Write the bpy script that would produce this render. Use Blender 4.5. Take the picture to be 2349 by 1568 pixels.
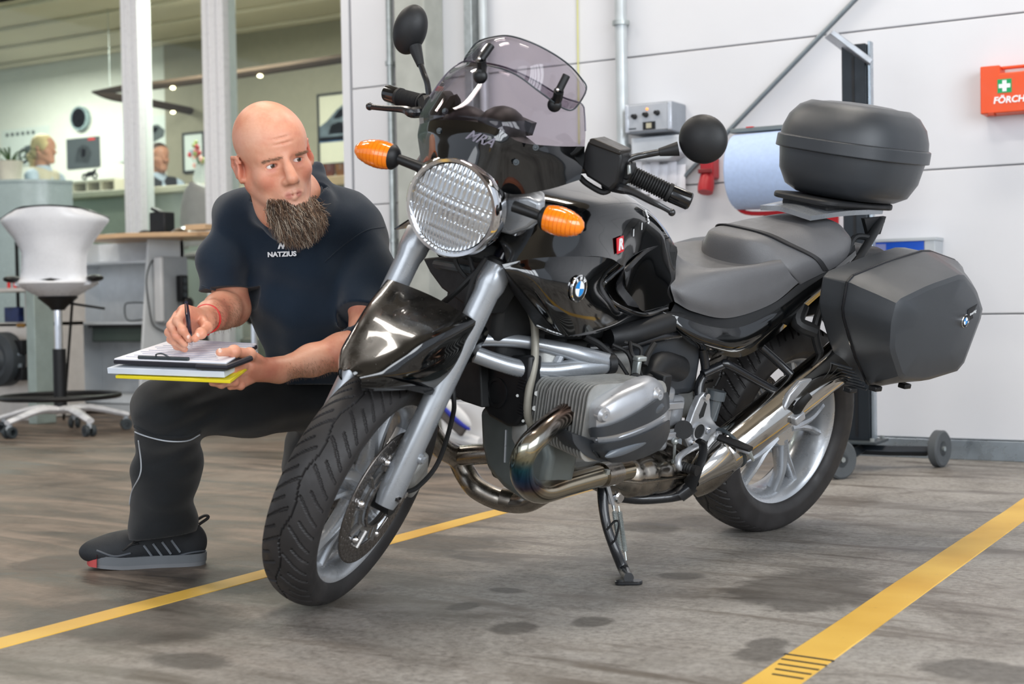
import bpy, bmesh, math, random
import numpy as np
from mathutils import Matrix, Vector

# ------------------------------------------------------------------ scene, camera, light
for o_ in list(bpy.data.objects): bpy.data.objects.remove(o_)
SC = bpy.context.scene
COL = SC.collection
pi = math.pi
rng = np.random.default_rng(7)
random.seed(7)

# surveyed camera (pixels of a 2349x1568 frame) and the motorcycle's pose on the floor
FPX, PITCH, ROLL, HCAM = 3237.5, .0264, -.0174, .6722
XR, YR, YAW, LEAN, STEER = .7028, 4.1635, 3.8648, .2253, .5243
TH = math.radians(-30.4)
def _rz(a):
    c, s = math.cos(a), math.sin(a); return np.array([[c, -s, 0], [s, c, 0], [0, 0, 1.]])
RWm = _rz(-TH)
_F = np.array([0, math.cos(PITCH), -math.sin(PITCH)]); _U = np.array([0, math.sin(PITCH), math.cos(PITCH)]); _R = np.array([1., 0, 0])
_c, _s = math.cos(ROLL), math.sin(ROLL)
CR, CU, CF = RWm @ (_c * _R + _s * _U), RWm @ (-_s * _R + _c * _U), RWm @ _F
CO = np.array([0, 0, HCAM])
cam_d = bpy.data.cameras.new('camera'); cam = bpy.data.objects.new('camera', cam_d); COL.objects.link(cam)
M4 = Matrix.Identity(4)
for i in range(3):
    M4[i][0], M4[i][1], M4[i][2], M4[i][3] = CR[i], CU[i], -CF[i], CO[i]
cam.matrix_world = M4
cam_d.sensor_width = 36; cam_d.lens = FPX / 2349 * 36; cam_d.clip_end = 100
cam_d.dof.use_dof = True; cam_d.dof.focus_distance = 3.65; cam_d.dof.aperture_fstop = 3.8
SC.camera = cam
SC.view_settings.view_transform = 'Standard'; SC.view_settings.look = 'None'
SC.view_settings.gamma = 1; SC.view_settings.use_curve_mapping = False
SC.view_settings.exposure = 0.0

W = bpy.data.worlds.new('world'); SC.world = W; W.use_nodes = True
bg = W.node_tree.nodes['Background']; bg.inputs[0].default_value = (.80, .88, 1, 1); bg.inputs[1].default_value = .85

def area(name, loc, target, sx, sy, power, col=(1, 1, 1)):
    l = bpy.data.lights.new(name, 'AREA'); l.shape = 'RECTANGLE'; l.size = sx; l.size_y = sy; l.energy = power; l.color = col
    o = bpy.data.objects.new(name, l); COL.objects.link(o)
    o.location = loc; d = Vector(target) - Vector(loc); o.rotation_euler = d.to_track_quat('-Z', 'Y').to_euler()
    return o
# the workshop gate: rows of tall glazed sections to the right of and behind the camera
for k in range(5):
    area('gate_light', (3.4, -2.6 + k * 1.25, 2.1), (-2.0, -2.6 + k * 1.25 + 1.0, 1.2), .95, 3.0, 62, (.90, .95, 1))
for k in range(4):
    area('gate_light', (-3.6 + k * 1.5, -4.2, 2.1), (-2.4 + k * 1.0, 2, .9), 1.5, 3.0, 40, (.92, .96, 1))
# ceiling lamps of the workshop; the last is added fill to brighten the window posts
for (x, y) in ((-4.6, 2.2), (-1.4, 2.6), (-4.6, 4.6), (-1.2, 4.9), (-7.6, 5.2)):
    area('ceiling_and_fill_lamp', (x, y, 4.5), (x, y + .01, 0), 1.6, .3, 55, (1, .93, .84))
# ceiling lamps of the office behind the glass
for (x, y) in ((-11.0, 9.2), (-7.8, 8.6), (-9.4, 11.2)):
    area('office_lamp', (x, y, 3.15), (x, y + .01, 0), 1.5, .6, 88, (1, .97, .90))

# ------------------------------------------------------------------ frames
def nrm(a): a = np.asarray(a, float); return a / np.linalg.norm(a)
_hd = np.array([math.cos(YAW), math.sin(YAW), 0]); _l0 = np.array([-math.sin(YAW), math.cos(YAW), 0]); _z = np.array([0, 0, 1.])
_up = math.cos(LEAN) * _z + math.sin(LEAN) * _l0; _lf = math.cos(LEAN) * _l0 - math.sin(LEAN) * _z
BM = RWm @ np.stack([_hd, _lf, _up], 1); BO = RWm @ np.array([XR, YR, 0.])
AX0 = np.array([1.614, 0, 0]); RAKE = math.radians(27); AXD = np.array([-math.sin(RAKE), 0, math.cos(RAKE)])
_K = np.array([[0, -AXD[2], AXD[1]], [AXD[2], 0, -AXD[0]], [-AXD[1], AXD[0], 0]])
SM = np.eye(3) + math.sin(STEER) * _K + (1 - math.cos(STEER)) * _K @ _K
def ray(u, v): return CF * FPX + CR * (u - 1174.5) - CU * (v - 784)
def _hit(o, d, x, y, z):
    for i, val in enumerate((x, y, z)):
        if val is not None: return o + d * (val - o[i]) / d[i]
def b_(u, v, y=None, x=None, z=None):          # a surveyed point on a plane of the motorcycle's frame
    return _hit(BM.T @ (CO - BO), BM.T @ ray(u, v), x, y, z)
def f_(u, v, y=None, x=None, z=None):          # the same in the steered fork's frame
    o = BM.T @ (CO - BO); d = BM.T @ ray(u, v)
    return _hit(SM.T @ (o - AX0) + AX0, SM.T @ d, x, y, z)
def w_(u, v, x=None, y=None, z=None): return _hit(CO, ray(u, v), x, y, z)
def d_(u, v, D): return CO + ray(u, v) * D / FPX
def steer(P): return (np.asarray(P, float) - AX0) @ SM.T + AX0
def b2w(P): return np.asarray(P, float) @ BM.T + BO
def w2b(P): return (np.asarray(P, float) - BO) @ BM

# ------------------------------------------------------------------ materials
def lin(c):
    if isinstance(c, str): c = [int(c[i:i + 2], 16) / 255 for i in (0, 2, 4)]
    return tuple((x / 12.92 if x <= .04045 else ((x + .055) / 1.055) ** 2.4) for x in c[:3]) + (1,)
class NT:
    def __init__(s, m): s.t = m.node_tree; s.n = s.t.nodes; s.l = s.t.links
    def new(s, typ, **kw):
        n = s.n.new(typ)
        for k, v in kw.items():
            if k in ('operation', 'blend_type', 'data_type', 'noise_dimensions', 'wave_type', 'bands_direction', 'distance', 'feature', 'attribute_name', 'interpolation_type'): setattr(n, k, v)
            else: n.inputs[k.replace('_', ' ')].default_value = v
        return n
    def math(s, op, a, b=None, c=None):
        n = s.n.new('ShaderNodeMath'); n.operation = op
        for i, x in enumerate((a, b, c)):
            if x is None: continue
            if isinstance(x, (int, float)): n.inputs[i].default_value = x
            else: s.l.new(x, n.inputs[i])
        return n.outputs[0]
    def noise(s, scale, detail=3, rough=.5, vec=None, dist=0.):
        n = s.new('ShaderNodeTexNoise', Scale=scale, Detail=detail, Roughness=rough, Distortion=dist)
        s.l.new(vec if vec is not None else s.coord(), n.inputs['Vector']); return n.outputs['Fac']
    def coord(s, which='Object'):
        if not hasattr(s, '_c'): s._c = s.n.new('ShaderNodeTexCoord')
        return s._c.outputs[which]
    def ramp(s, fac, stops):
        r = s.n.new('ShaderNodeValToRGB'); s.l.new(fac, r.inputs[0]); e = r.color_ramp.elements
        while len(e) < len(stops): e.new(.5)
        for i, (p, c) in enumerate(stops): e[i].position = p; e[i].color = c if not isinstance(c, str) else lin(c)
        return r.outputs[0]
    def mix(s, fac, a, b, mode='MIX'):
        m = s.n.new('ShaderNodeMix'); m.data_type = 'RGBA'; m.blend_type = mode
        for i, x in ((0, fac), (6, a), (7, b)):
            if isinstance(x, (int, float, tuple)): m.inputs[i].default_value = x
            else: s.l.new(x, m.inputs[i])
        return m.outputs[2]
    def scaled(s, v, vec=None):
        m = s.n.new('ShaderNodeMapping'); m.inputs['Scale'].default_value = v
        s.l.new(vec if vec is not None else s.coord(), m.inputs[0]); return m.outputs[0]
MATS = {}
def mat(name, col, rough=.5, metal=0., coat=0., var=.06, vs=14., bump=0., bs=200., rv=.08, spec=.5, trans=0., ior=1.45, emit=None, estr=0., sheen=0., sss=0., aniso=0.):
    if name in MATS: return MATS[name]
    m = bpy.data.materials.new(name); m.use_nodes = True; t = NT(m); p = t.n['Principled BSDF']
    c = lin(col)
    nz = t.noise(vs, 4)
    hi = tuple(min(1, x * (1 + var)) for x in c[:3]) + (1,); lo = tuple(x * (1 - var) for x in c[:3]) + (1,)
    t.l.new(t.ramp(nz, [(.3, lo), (.7, hi)]), p.inputs['Base Color'])
    p.inputs['Metallic'].default_value = metal
    if rv:
        mr = t.n.new('ShaderNodeMapRange'); t.l.new(t.noise(vs * 1.7, 5, .6), mr.inputs[0])
        mr.inputs[1].default_value = .3; mr.inputs[2].default_value = .7
        mr.inputs[3].default_value = max(0, rough - rv); mr.inputs[4].default_value = min(1, rough + rv)
        t.l.new(mr.outputs[0], p.inputs['Roughness'])
    else: p.inputs['Roughness'].default_value = rough
    p.inputs['Coat Weight'].default_value = coat; p.inputs['Coat Roughness'].default_value = .04
    p.inputs['Specular IOR Level'].default_value = spec
    p.inputs['Transmission Weight'].default_value = trans; p.inputs['IOR'].default_value = ior
    p.inputs['Sheen Weight'].default_value = sheen
    if sss:
        p.inputs['Subsurface Weight'].default_value = sss; p.inputs['Subsurface Radius'].default_value = (1, .35, .2); p.inputs['Subsurface Scale'].default_value = .008
    if emit: p.inputs['Emission Color'].default_value = lin(emit); p.inputs['Emission Strength'].default_value = estr
    if bump:
        b = t.n.new('ShaderNodeBump'); b.inputs['Strength'].default_value = bump; b.inputs['Distance'].default_value = .001
        t.l.new(t.noise(bs, 3), b.inputs['Height']); t.l.new(b.outputs[0], p.inputs['Normal'])
    MATS[name] = m; return m

# ------------------------------------------------------------------ mesh helpers
def cr(P, n):
    """Catmull-Rom through P (k x d), n samples per span"""
    P = np.asarray(P, float)
    if len(P) < 3:
        t = np.linspace(0, 1, n + 1)[:, None]; return P[0] + (P[-1] - P[0]) * t
    Q = np.vstack([2 * P[0] - P[1], P, 2 * P[-1] - P[-2]]); out = []
    for i in range(len(P) - 1):
        a, b, c, d = Q[i:i + 4]
        for t in np.arange(n) / n:
            out.append(.5 * (2 * b + (c - a) * t + (2 * a - 5 * b + 4 * c - d) * t * t + (3 * b - a - 3 * c + d) * t ** 3))
    out.append(P[-1]); return np.array(out)
class G:
    def __init__(s): s.v = []; s.f = []
    def add(s, v, f):
        o = len(s.v); s.v.extend([tuple(map(float, p)) for p in v]); s.f.extend([tuple(int(i) + o for i in q) for q in f]); return s
    def merge(s, g, M=None):
        v = np.array(g.v)
        if M is not None: v = v @ np.asarray(M)[:3, :3].T + np.asarray(M)[:3, 3]
        return s.add(v, g.f)
    def box(s, c, d, R=None):
        c = np.asarray(c, float); d = np.asarray(d, float) / 2
        v = np.array([[x, y, z] for x in (-1, 1) for y in (-1, 1) for z in (-1, 1)]) * d
        if R is not None: v = v @ np.asarray(R).T
        return s.add(v + c, [(0, 1, 3, 2), (4, 6, 7, 5), (0, 4, 5, 1), (2, 3, 7, 6), (0, 2, 6, 4), (1, 5, 7, 3)])
    def b2(s, lo, hi): lo = np.array(lo, float); hi = np.array(hi, float); return s.box((lo + hi) / 2, hi - lo)
    def loft(s, rings, cap=True, close=True):
        n = len(rings[0]); v = [p for r in rings for p in r]; f = []
        m = n if close else n - 1
        for i in range(len(rings) - 1):
            for j in range(m):
                k = (j + 1) % n; f.append((i * n + j, i * n + k, (i + 1) * n + k, (i + 1) * n + j))
        if cap and close: f.append(tuple(range(n))[::-1]); f.append(tuple((len(rings) - 1) * n + j for j in range(n)))
        return s.add(v, f)
    def tube(s, path, r, n=12, smooth=0, cap=True, sq=None, up=None):
        P = np.asarray(path, float); rr = np.full(len(P), r) if np.isscalar(r) else np.asarray(r, float)
        if smooth: q = cr(np.column_stack([P, rr]), smooth); P, rr = q[:, :3], q[:, 3]
        T = np.gradient(P, axis=0); T /= np.linalg.norm(T, axis=1)[:, None] + 1e-12
        a = np.array([0, 0, 1.]) if up is None else np.asarray(up, float)
        if abs(T[0] @ a) > .95: a = np.array([1., 0, 0])
        nn = nrm(a - T[0] * (a @ T[0])); rings = []
        th = np.arange(n) * 2 * pi / n
        for i in range(len(P)):
            nn = nrm(nn - T[i] * (nn @ T[i])); bb = np.cross(T[i], nn)
            kx, ky = (1, 1) if sq is None else sq
            rings.append(P[i] + rr[i] * (np.cos(th)[:, None] * nn * kx + np.sin(th)[:, None] * bb * ky))
        return s.loft(rings, cap)
    def cyl(s, a, b, r, n=20, r2=None): return s.tube([a, b], [r, r if r2 is None else r2], n)
    def lathe(s, prof, o, ax, n=32, close=False, arc=None):
        """prof: list of (radius, along axis)"""
        ax = nrm(ax); u = nrm(np.cross(ax, (0, 0, 1) if abs(ax[2]) < .9 else (1, 0, 0))); w = np.cross(ax, u)
        th = np.arange(n) * 2 * pi / n
        rings = [np.asarray(o, float) + ax * h + r * (np.cos(th)[:, None] * u + np.sin(th)[:, None] * w) for r, h in prof]
        if close: rings.append(rings[0])
        return s.loft(rings, cap=not close)
    def prism(s, poly, d, o=(0, 0, 0), X=(1, 0, 0), Y=(0, 0, 1), N=None):
        """poly: 2-D outline in axes X, Y; extruded by d along N"""
        X = np.asarray(X, float); Y = np.asarray(Y, float); N = nrm(np.cross(X, Y)) if N is None else np.asarray(N, float)
        p = np.asarray(o, float) + np.array([a * X + b * Y for a, b in poly]); n = len(poly)
        return s.add(list(p) + list(p + N * d), [tuple(range(n))[::-1], tuple(range(n, 2 * n))] + [(j, (j + 1) % n, n + (j + 1) % n, n + j) for j in range(n)])
    def poly3(s, pts, off):
        """3-D outline extruded by vector off"""
        p = np.asarray(pts, float); n = len(p); off = np.asarray(off, float)
        return s.add(list(p) + list(p + off), [tuple(range(n))[::-1], tuple(range(n, 2 * n))] + [(j, (j + 1) % n, n + (j + 1) % n, n + j) for j in range(n)])
    def ell(s, c, r, n=16, m=10, R=None):
        v = []; f = []
        for i in range(m + 1):
            t = pi * i / m
            for j in range(n):
                p = 2 * pi * j / n; v.append((math.sin(t) * math.cos(p), math.sin(t) * math.sin(p), math.cos(t)))
        v = np.array(v) * np.asarray(r, float)
        if R is not None: v = v @ np.asarray(R).T
        for i in range(m):
            for j in range(n): k = (j + 1) % n; f.append((i * n + j, (i + 1) * n + j, (i + 1) * n + k, i * n + k))
        return s.add(v + np.asarray(c, float), f)
    def sheet(s, rows, nu=6, nv=6, th=0.):
        """smooth surface through a grid of points; th gives it thickness along its normal"""
        R = [cr(r, nu) for r in rows]; R = np.array(R); Q = np.array([cr(R[:, j], nv) for j in range(R.shape[1])]).transpose(1, 0, 2)
        a, b = Q.shape[:2]
        def idx(o): return [(o + i * b + j, o + i * b + j + 1, o + (i + 1) * b + j + 1, o + (i + 1) * b + j) for i in range(a - 1) for j in range(b - 1)]
        if not th: return s.add(Q.reshape(-1, 3), idx(0))
        du = np.gradient(Q, axis=1); dv = np.gradient(Q, axis=0); N = np.cross(du, dv); N /= np.linalg.norm(N, axis=2)[..., None] + 1e-12
        V = list(Q.reshape(-1, 3)) + list((Q - N * th).reshape(-1, 3)); f = idx(0) + [q[::-1] for q in idx(a * b)]
        rim = [j for j in range(b)] + [i * b + b - 1 for i in range(1, a)] + [(a - 1) * b + j for j in range(b - 2, -1, -1)] + [i * b for i in range(a - 2, 0, -1)]
        for i in range(len(rim)): p, q = rim[i], rim[(i + 1) % len(rim)]; f.append((q, p, p + a * b, q + a * b))
        return s.add(V, f)
    def xf(s, fn): s.v = [tuple(p) for p in fn(np.array(s.v))]; return s
def rrect(w, h, r, n=4, cx=0, cy=0):
    out = []
    for (sx, sy, a0) in ((1, 1, 0), (-1, 1, pi / 2), (-1, -1, pi), (1, -1, 1.5 * pi)):
        for k in range(n + 1):
            a = a0 + pi / 2 * k / n; out.append((cx + sx * (w / 2 - r) + r * math.cos(a), cy + sy * (h / 2 - r) + r * math.sin(a)))
    return out
def flat(poly, d): return G().prism(poly, d, (0, 0, 0), (1, 0, 0), (0, 1, 0), N=(0, 0, 1))
def circle(r, n=24, cx=0, cy=0, sy=1): return [(cx + r * math.cos(2 * pi * k / n), cy + sy * r * math.sin(2 * pi * k / n)) for k in range(n)]
def obj(name, g, m, parent=None, bevel=0, sub=0, ang=35, label=None, cat=None, group=None, kind=None, mats=None, segs=2, fix=True):
    me = bpy.data.meshes.new(name)
    me.from_pydata(g.v, [], g.f); me.validate()
    if fix:
        bm = bmesh.new(); bm.from_mesh(me); bmesh.ops.recalc_face_normals(bm, faces=bm.faces); bm.to_mesh(me); bm.free()
    me.polygons.foreach_set('use_smooth', [True] * len(me.polygons))
    if ang < 180:
        try: me.set_sharp_from_angle(angle=math.radians(ang))
        except Exception: pass
    me.materials.append(m)
    o = bpy.data.objects.new(name, me); COL.objects.link(o)
    if parent: o.parent = parent
    if bevel:
        b = o.modifiers.new('bevel', 'BEVEL'); b.width = bevel; b.segments = segs; b.limit_method = 'ANGLE'; b.angle_limit = math.radians(35); b.harden_normals = False
    if sub: q = o.modifiers.new('sub', 'SUBSURF'); q.levels = sub; q.render_levels = sub
    tag(o, label, cat, group, kind); return o
def tag(o, label=None, cat=None, group=None, kind=None):
    if label: o['label'] = label
    if cat: o['category'] = cat
    if group: o['group'] = group
    if kind: o['kind'] = kind
    return o
def thing(name, label, cat, loc=(0, 0, 0), rz=0, group=None):
    o = bpy.data.objects.new(name, None); COL.objects.link(o); o.empty_display_size = .1
    o.location = loc; o.rotation_euler = (0, 0, rz); return tag(o, label, cat, group)
def copy_tree(o, parent=None):
    c = o.copy(); COL.objects.link(c)
    if parent: c.parent = parent
    for ch in list(o.children): copy_tree(ch, c)
    return c
def text_g(txt, size, ext=.001, font_shear=0., bold=0., align='CENTER'):
    cu = bpy.data.curves.new('t', 'FONT'); cu.body = txt; cu.size = size; cu.extrude = ext; cu.align_x = align; cu.align_y = 'CENTER'; cu.shear = font_shear; cu.offset = bold; cu.resolution_u = 3
    o = bpy.data.objects.new('t', cu); me = bpy.data.meshes.new_from_object(o); g = G()
    g.add([v.co[:] for v in me.vertices], [tuple(p.vertices) for p in me.polygons])
    bpy.data.objects.remove(o); bpy.data.meshes.remove(me); bpy.data.curves.remove(cu); return g
def place(g, o, X, Y):
    """put a flat drawing (x right, y up) at o with in-plane axes X, Y"""
    X = nrm(X); N = nrm(np.cross(X, Y)); Y = np.cross(N, X); M = np.eye(4); M[:3, 0], M[:3, 1], M[:3, 2], M[:3, 3] = X, Y, N, o
    v = np.array(g.v); g.v = [tuple(p) for p in v @ M[:3, :3].T + M[:3, 3]]; return g

# ------------------------------------------------------------------ blended solids (bodies, clothes, upholstery) meshed on a sparse grid
class Sdf:
    """smooth union of round cones and ellipsoids, then cuts"""
    def __init__(s): s.p = []; s.cuts = []; s.post = None
    def cone(s, a, b, ra, rb, k=.02): s.p.append(('c', np.asarray(a, float), np.asarray(b, float), ra, rb, k)); return s
    def chain(s, pts, rs, k=.02):
        for i in range(len(pts) - 1): s.cone(pts[i], pts[i + 1], rs[i], rs[i + 1], k)
        return s
    def ell(s, c, r, R=None, k=.02): s.p.append(('e', np.asarray(c, float), np.asarray(r, float), np.eye(3) if R is None else np.asarray(R, float), None, k)); return s
    def cutp(s, o, n, k=.004): s.cuts.append(('p', np.asarray(o, float), nrm(n), k)); return s     # removes the side n points to
    def cute(s, c, r, R=None, k=.01): s.cuts.append(('e', np.asarray(c, float), np.asarray(r, float), np.eye(3) if R is None else np.asarray(R, float), k)); return s
    def _one(s, q, P):
        if q[0] == 'c':
            a, b, ra, rb = q[1:5]; ba = b - a; L2 = ba @ ba; t = np.clip((P - a) @ ba / L2, 0, 1)
            return np.linalg.norm(P - a - t[:, None] * ba, axis=1) - (ra + (rb - ra) * t)
        c, r, R = q[1:4]; L = (P - c) @ R; k0 = np.linalg.norm(L / r, axis=1); k1 = np.linalg.norm(L / (r * r), axis=1)
        return k0 * (k0 - 1) / (k1 + 1e-9)
    def _bb(s, q):
        if q[0] == 'c': m = np.maximum(q[3], q[4]); return np.minimum(q[1], q[2]) - m, np.maximum(q[1], q[2]) + m
        m = q[2].max(); return q[1] - m, q[1] + m
    def ev(s, P, sel=None):
        d = np.full(len(P), 1e3)
        for i, q in enumerate(s.p):
            if sel is not None and not sel[i]: continue
            e = s._one(q, P); k = q[5]; h = np.clip(.5 + .5 * (d - e) / k, 0, 1); d = d * (1 - h) + e * h - k * h * (1 - h)
        for q in s.cuts:
            if q[0] == 'p': e = (P - q[1]) @ q[2]; k = q[3]
            else: e = -s._one(('e', q[1], q[2], q[3]), P); k = q[4]
            h = np.clip(.5 - .5 * (d - e) / k, 0, 1); d = d * (1 - h) + e * h + k * h * (1 - h)
        if s.post is not None: d = s.post(P, d)
        return d
    def mesh(s, h, B=12):
        bb = [s._bb(q) for q in s.p]; lo = np.min([b[0] for b in bb], 0) - 3 * h; hi = np.max([b[1] for b in bb], 0) + 3 * h
        nb = np.ceil((hi - lo) / (h * B)).astype(int); kmax = max(q[5] for q in s.p)
        lob = np.array([b[0] for b in bb]); hib = np.array([b[1] for b in bb])
        I, J, K = np.meshgrid(*[np.arange(n) for n in nb], indexing='ij'); blk = np.stack([I.ravel(), J.ravel(), K.ravel()], 1)
        cen = lo + (blk + .5) * h * B; dc = s.ev(cen); act = blk[np.abs(dc) < h * B * .95 + kmax * .5 + .01]
        g1 = np.arange(B + 1); gx, gy, gz = np.meshgrid(g1, g1, g1, indexing='ij'); gp = np.stack([gx.ravel(), gy.ravel(), gz.ravel()], 1)
        N = np.array(nb) * B + 4; key = lambda c: (c[..., 0].astype(np.int64) * N[1] + c[..., 1]) * N[2] + c[..., 2]
        keys, verts, quads = [], [], []
        corner = np.array([[i, j, k] for i in (0, 1) for j in (0, 1) for k in (0, 1)])
        E = [(a, b) for a in range(8) for b in range(a + 1, 8) if abs(corner[a] - corner[b]).sum() == 1]
        for bl in act:
            base = bl * B; P = lo + (base + gp) * h; bl0, bl1 = P[0] - kmax, P[-1] + kmax
            sel = ~((lob > bl1).any(1) | (hib < bl0).any(1))
            if not sel.any(): continue
            D = s.ev(P, sel).reshape(B + 1, B + 1, B + 1)
            if (D > 0).all() or (D < 0).all(): continue
            S = D < 0
            Cc = [D[c[0]:B + c[0], c[1]:B + c[1], c[2]:B + c[2]] for c in corner]
            st = np.stack([c < 0 for c in Cc]); cell = st.any(0) & ~st.all(0); ci = np.argwhere(cell)
            if not len(ci): continue
            vals = np.stack([c[cell] for c in Cc], 1); acc = np.zeros((len(ci), 3)); cnt = np.zeros(len(ci))
            for a, b in E:
                va, vb = vals[:, a], vals[:, b]; m = (va < 0) != (vb < 0); t = np.where(m, va / np.where(m, va - vb, 1), 0)[:, None]
                acc += np.where(m[:, None], corner[a] + t * (corner[b] - corner[a]), 0); cnt += m
            verts.append(lo + (base + ci + acc / cnt[:, None]) * h); keys.append(key(base + ci + 1))
            for ax in range(3):
                o1, o2 = [np.eye(3, dtype=int)[(ax + i) % 3] for i in (1, 2)]
                s0 = S[:B, :B, :B]; sl = [slice(0, B)] * 3; sl[ax] = slice(1, B + 1); s1 = S[tuple(sl)]
                for flip, mk in ((0, s0 & ~s1), (1, ~s0 & s1)):
                    e = np.argwhere(mk)
                    if not len(e): continue
                    c = base + e + 1; q = np.stack([key(c), key(c - o1), key(c - o1 - o2), key(c - o2)], 1)
                    quads.append(q[:, ::-1] if flip else q)
        keys = np.concatenate(keys); verts = np.concatenate(verts); quads = np.concatenate(quads)
        ks, ix = np.unique(keys, return_index=True); verts = verts[ix]
        q = np.searchsorted(ks, quads); q = np.clip(q, 0, len(ks) - 1); ok = (ks[q] == quads).all(1); q = q[ok]
        for _ in range(2):
            d = s.ev(verts); e = h * .4; gr = np.stack([s.ev(verts + e * ax) - s.ev(verts - e * ax) for ax in np.eye(3)], 1) / (2 * e)
            n2 = (gr ** 2).sum(1); verts = verts - gr * np.clip(d / np.maximum(n2, .25), -h, h)[:, None]
        g = G(); g.v = [tuple(p) for p in verts.tolist()]; g.f = [tuple(p) for p in q.tolist()]; return g
# ------------------------------------------------------------------ materials in use
m_wall = mat('white_panel', 'dadbdf', .42, vs=3, var=.02, spec=.4)
m_joint = mat('joint_grey', 'c0c2c6', .7)
m_white = mat('white_plastic', 'e2e3e4', .35, var=.02)
m_galv = mat('galvanised', 'b3b9b8', .38, metal=.75, var=.16, vs=30, bump=.1)
m_pipew = mat('painted_pipe', 'c2c8ca', .35, metal=.35)
m_conc = mat('column_concrete', 'a9aca6', .75, var=.12, vs=9, bump=.3, bs=60)
m_steel = mat('brushed_steel', 'a9b4bd', .3, metal=.85)
m_alu = mat('white_alu', 'dfe2e6', .3, var=.02, spec=.6)
m_wood = mat('light_beech', 'd8b48c', .4, var=.08, vs=6)
m_greyl = mat('light_grey_board', 'b9bfc4', .45, var=.03)
m_greyd = mat('dark_grey_plastic', '3b4246', .45)
m_black = mat('black_plastic', '121315', .42, bump=.25, bs=900)
m_blackg = mat('black_gloss', '050607', .09, coat=1, var=0, rv=.02, vs=40)
def dusty_gloss():
    m = bpy.data.materials.new('dusty_black_gloss'); m.use_nodes = True; t = NT(m); p = t.n['Principled BSDF']
    n = t.noise(16, 6, .65); sp = t.noise(240, 2, .5); sx = t.n.new('ShaderNodeSeparateXYZ'); t.l.new(t.coord(), sx.inputs[0])
    d = t.ramp(n, [(.32, (.25, .25, .25, 1)), (.62, (1, 1, 1, 1))]); sk = t.ramp(sp, [(.70, (0, 0, 0, 1)), (.76, (1, 1, 1, 1))])
    up = t.n.new('ShaderNodeNewGeometry'); s2 = t.n.new('ShaderNodeSeparateXYZ'); t.l.new(up.outputs['Normal'], s2.inputs[0])
    k = t.n.new('ShaderNodeMapRange'); t.l.new(s2.outputs[2], k.inputs[0]); k.inputs[1].default_value = .35; k.inputs[2].default_value = .8   # dust settles on upward faces
    f = t.math('MULTIPLY', k.outputs[0], t.math('MULTIPLY', d, .8))
    c = t.mix(t.math('MULTIPLY', f, .22), lin('050607'), lin('4a443d')); p.inputs['Specular IOR Level'].default_value = .35; c = t.mix(t.math('MULTIPLY', sk, .25), c, lin('b0aca4')); t.l.new(c, p.inputs['Base Color'])
    t.l.new(t.math('ADD', t.math('MULTIPLY', f, .38), .07), p.inputs['Roughness']); t.l.new(t.math('SUBTRACT', 1.0, t.math('MULTIPLY', f, .78)), p.inputs['Coat Weight']); p.inputs['Coat Roughness'].default_value = .04
    return m
m_dusty = dusty_gloss()
m_rubber = mat('black_rubber', '161617', .62, bump=.2, bs=500)
m_chrome = mat('chrome', 'e6e6e8', .07, metal=1, var=0, rv=.03)
m_silver = mat('silver_paint', 'a3a7ac', .3, metal=.55, coat=.35, var=.03)
m_cast = mat('cast_alloy', 'a9a9a6', .45, metal=.5, var=.10, vs=40, bump=.3, bs=300)
m_alloy = mat('silver_alloy', 'b2b4b8', .34, metal=.6, var=.03)
m_inox = mat('stained_stainless', '9c958c', .26, metal=1, var=.22, vs=22)
m_red = mat('red_paint', 'b0222a', .4)
m_redl = mat('red_plastic', 'd33331', .3)
m_orange = mat('first_aid_orange', 'e5521f', .4, var=.02)
m_amber = mat('amber_lens', 'ff8400', .18, coat=1, var=.04, spec=.6)
m_blue = mat('bright_blue', '1453c4', .4)
m_green = mat('sign_green', '0f9d5c', .5)
m_pw = mat('print_white', 'eef0f2', .5, var=0)
m_pb = mat('print_black', '101114', .5, var=0)
m_yel = mat('yellow_print', 'c98f2e', .5)
m_paper = mat('paper', 'e6e7ee', .8, var=.02)
m_glassgrey = mat('frosted_panel', 'a9bab8', .25, var=.04, spec=.7)
m_leaf = mat('leaf_green', '3b5a35', .45, var=.3, vs=30)
m_rollb = mat('blue_paper_roll', 'b4c8ea', .9, var=.05, vs=60)

def glass_mat(name, tint, refl, opac=0.):
    m = bpy.data.materials.new(name); m.use_nodes = True; t = NT(m); t.n.remove(t.n['Principled BSDF']); out = t.n['Material Output']
    tr = t.n.new('ShaderNodeBsdfTransparent'); tr.inputs[0].default_value = lin(tint)
    gl = t.n.new('ShaderNodeBsdfGlossy'); gl.inputs['Roughness'].default_value = .02
    fr = t.n.new('ShaderNodeLayerWeight'); f5 = t.math('ADD', t.math('MULTIPLY', t.math('POWER', fr.outputs['Facing'], 4.5), .85), .035)
    mx = t.n.new('ShaderNodeMixShader'); t.l.new(t.math('MULTIPLY', f5, refl), mx.inputs[0])
    t.l.new(tr.outputs[0], mx.inputs[1]); t.l.new(gl.outputs[0], mx.inputs[2]); t.l.new(mx.outputs[0], out.inputs[0])
    return m
m_glass = glass_mat('window_glass', 'f1f7f4', .8)
m_smoke = glass_mat('smoked_screen', 'dcd7dc', 1.0)

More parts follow.
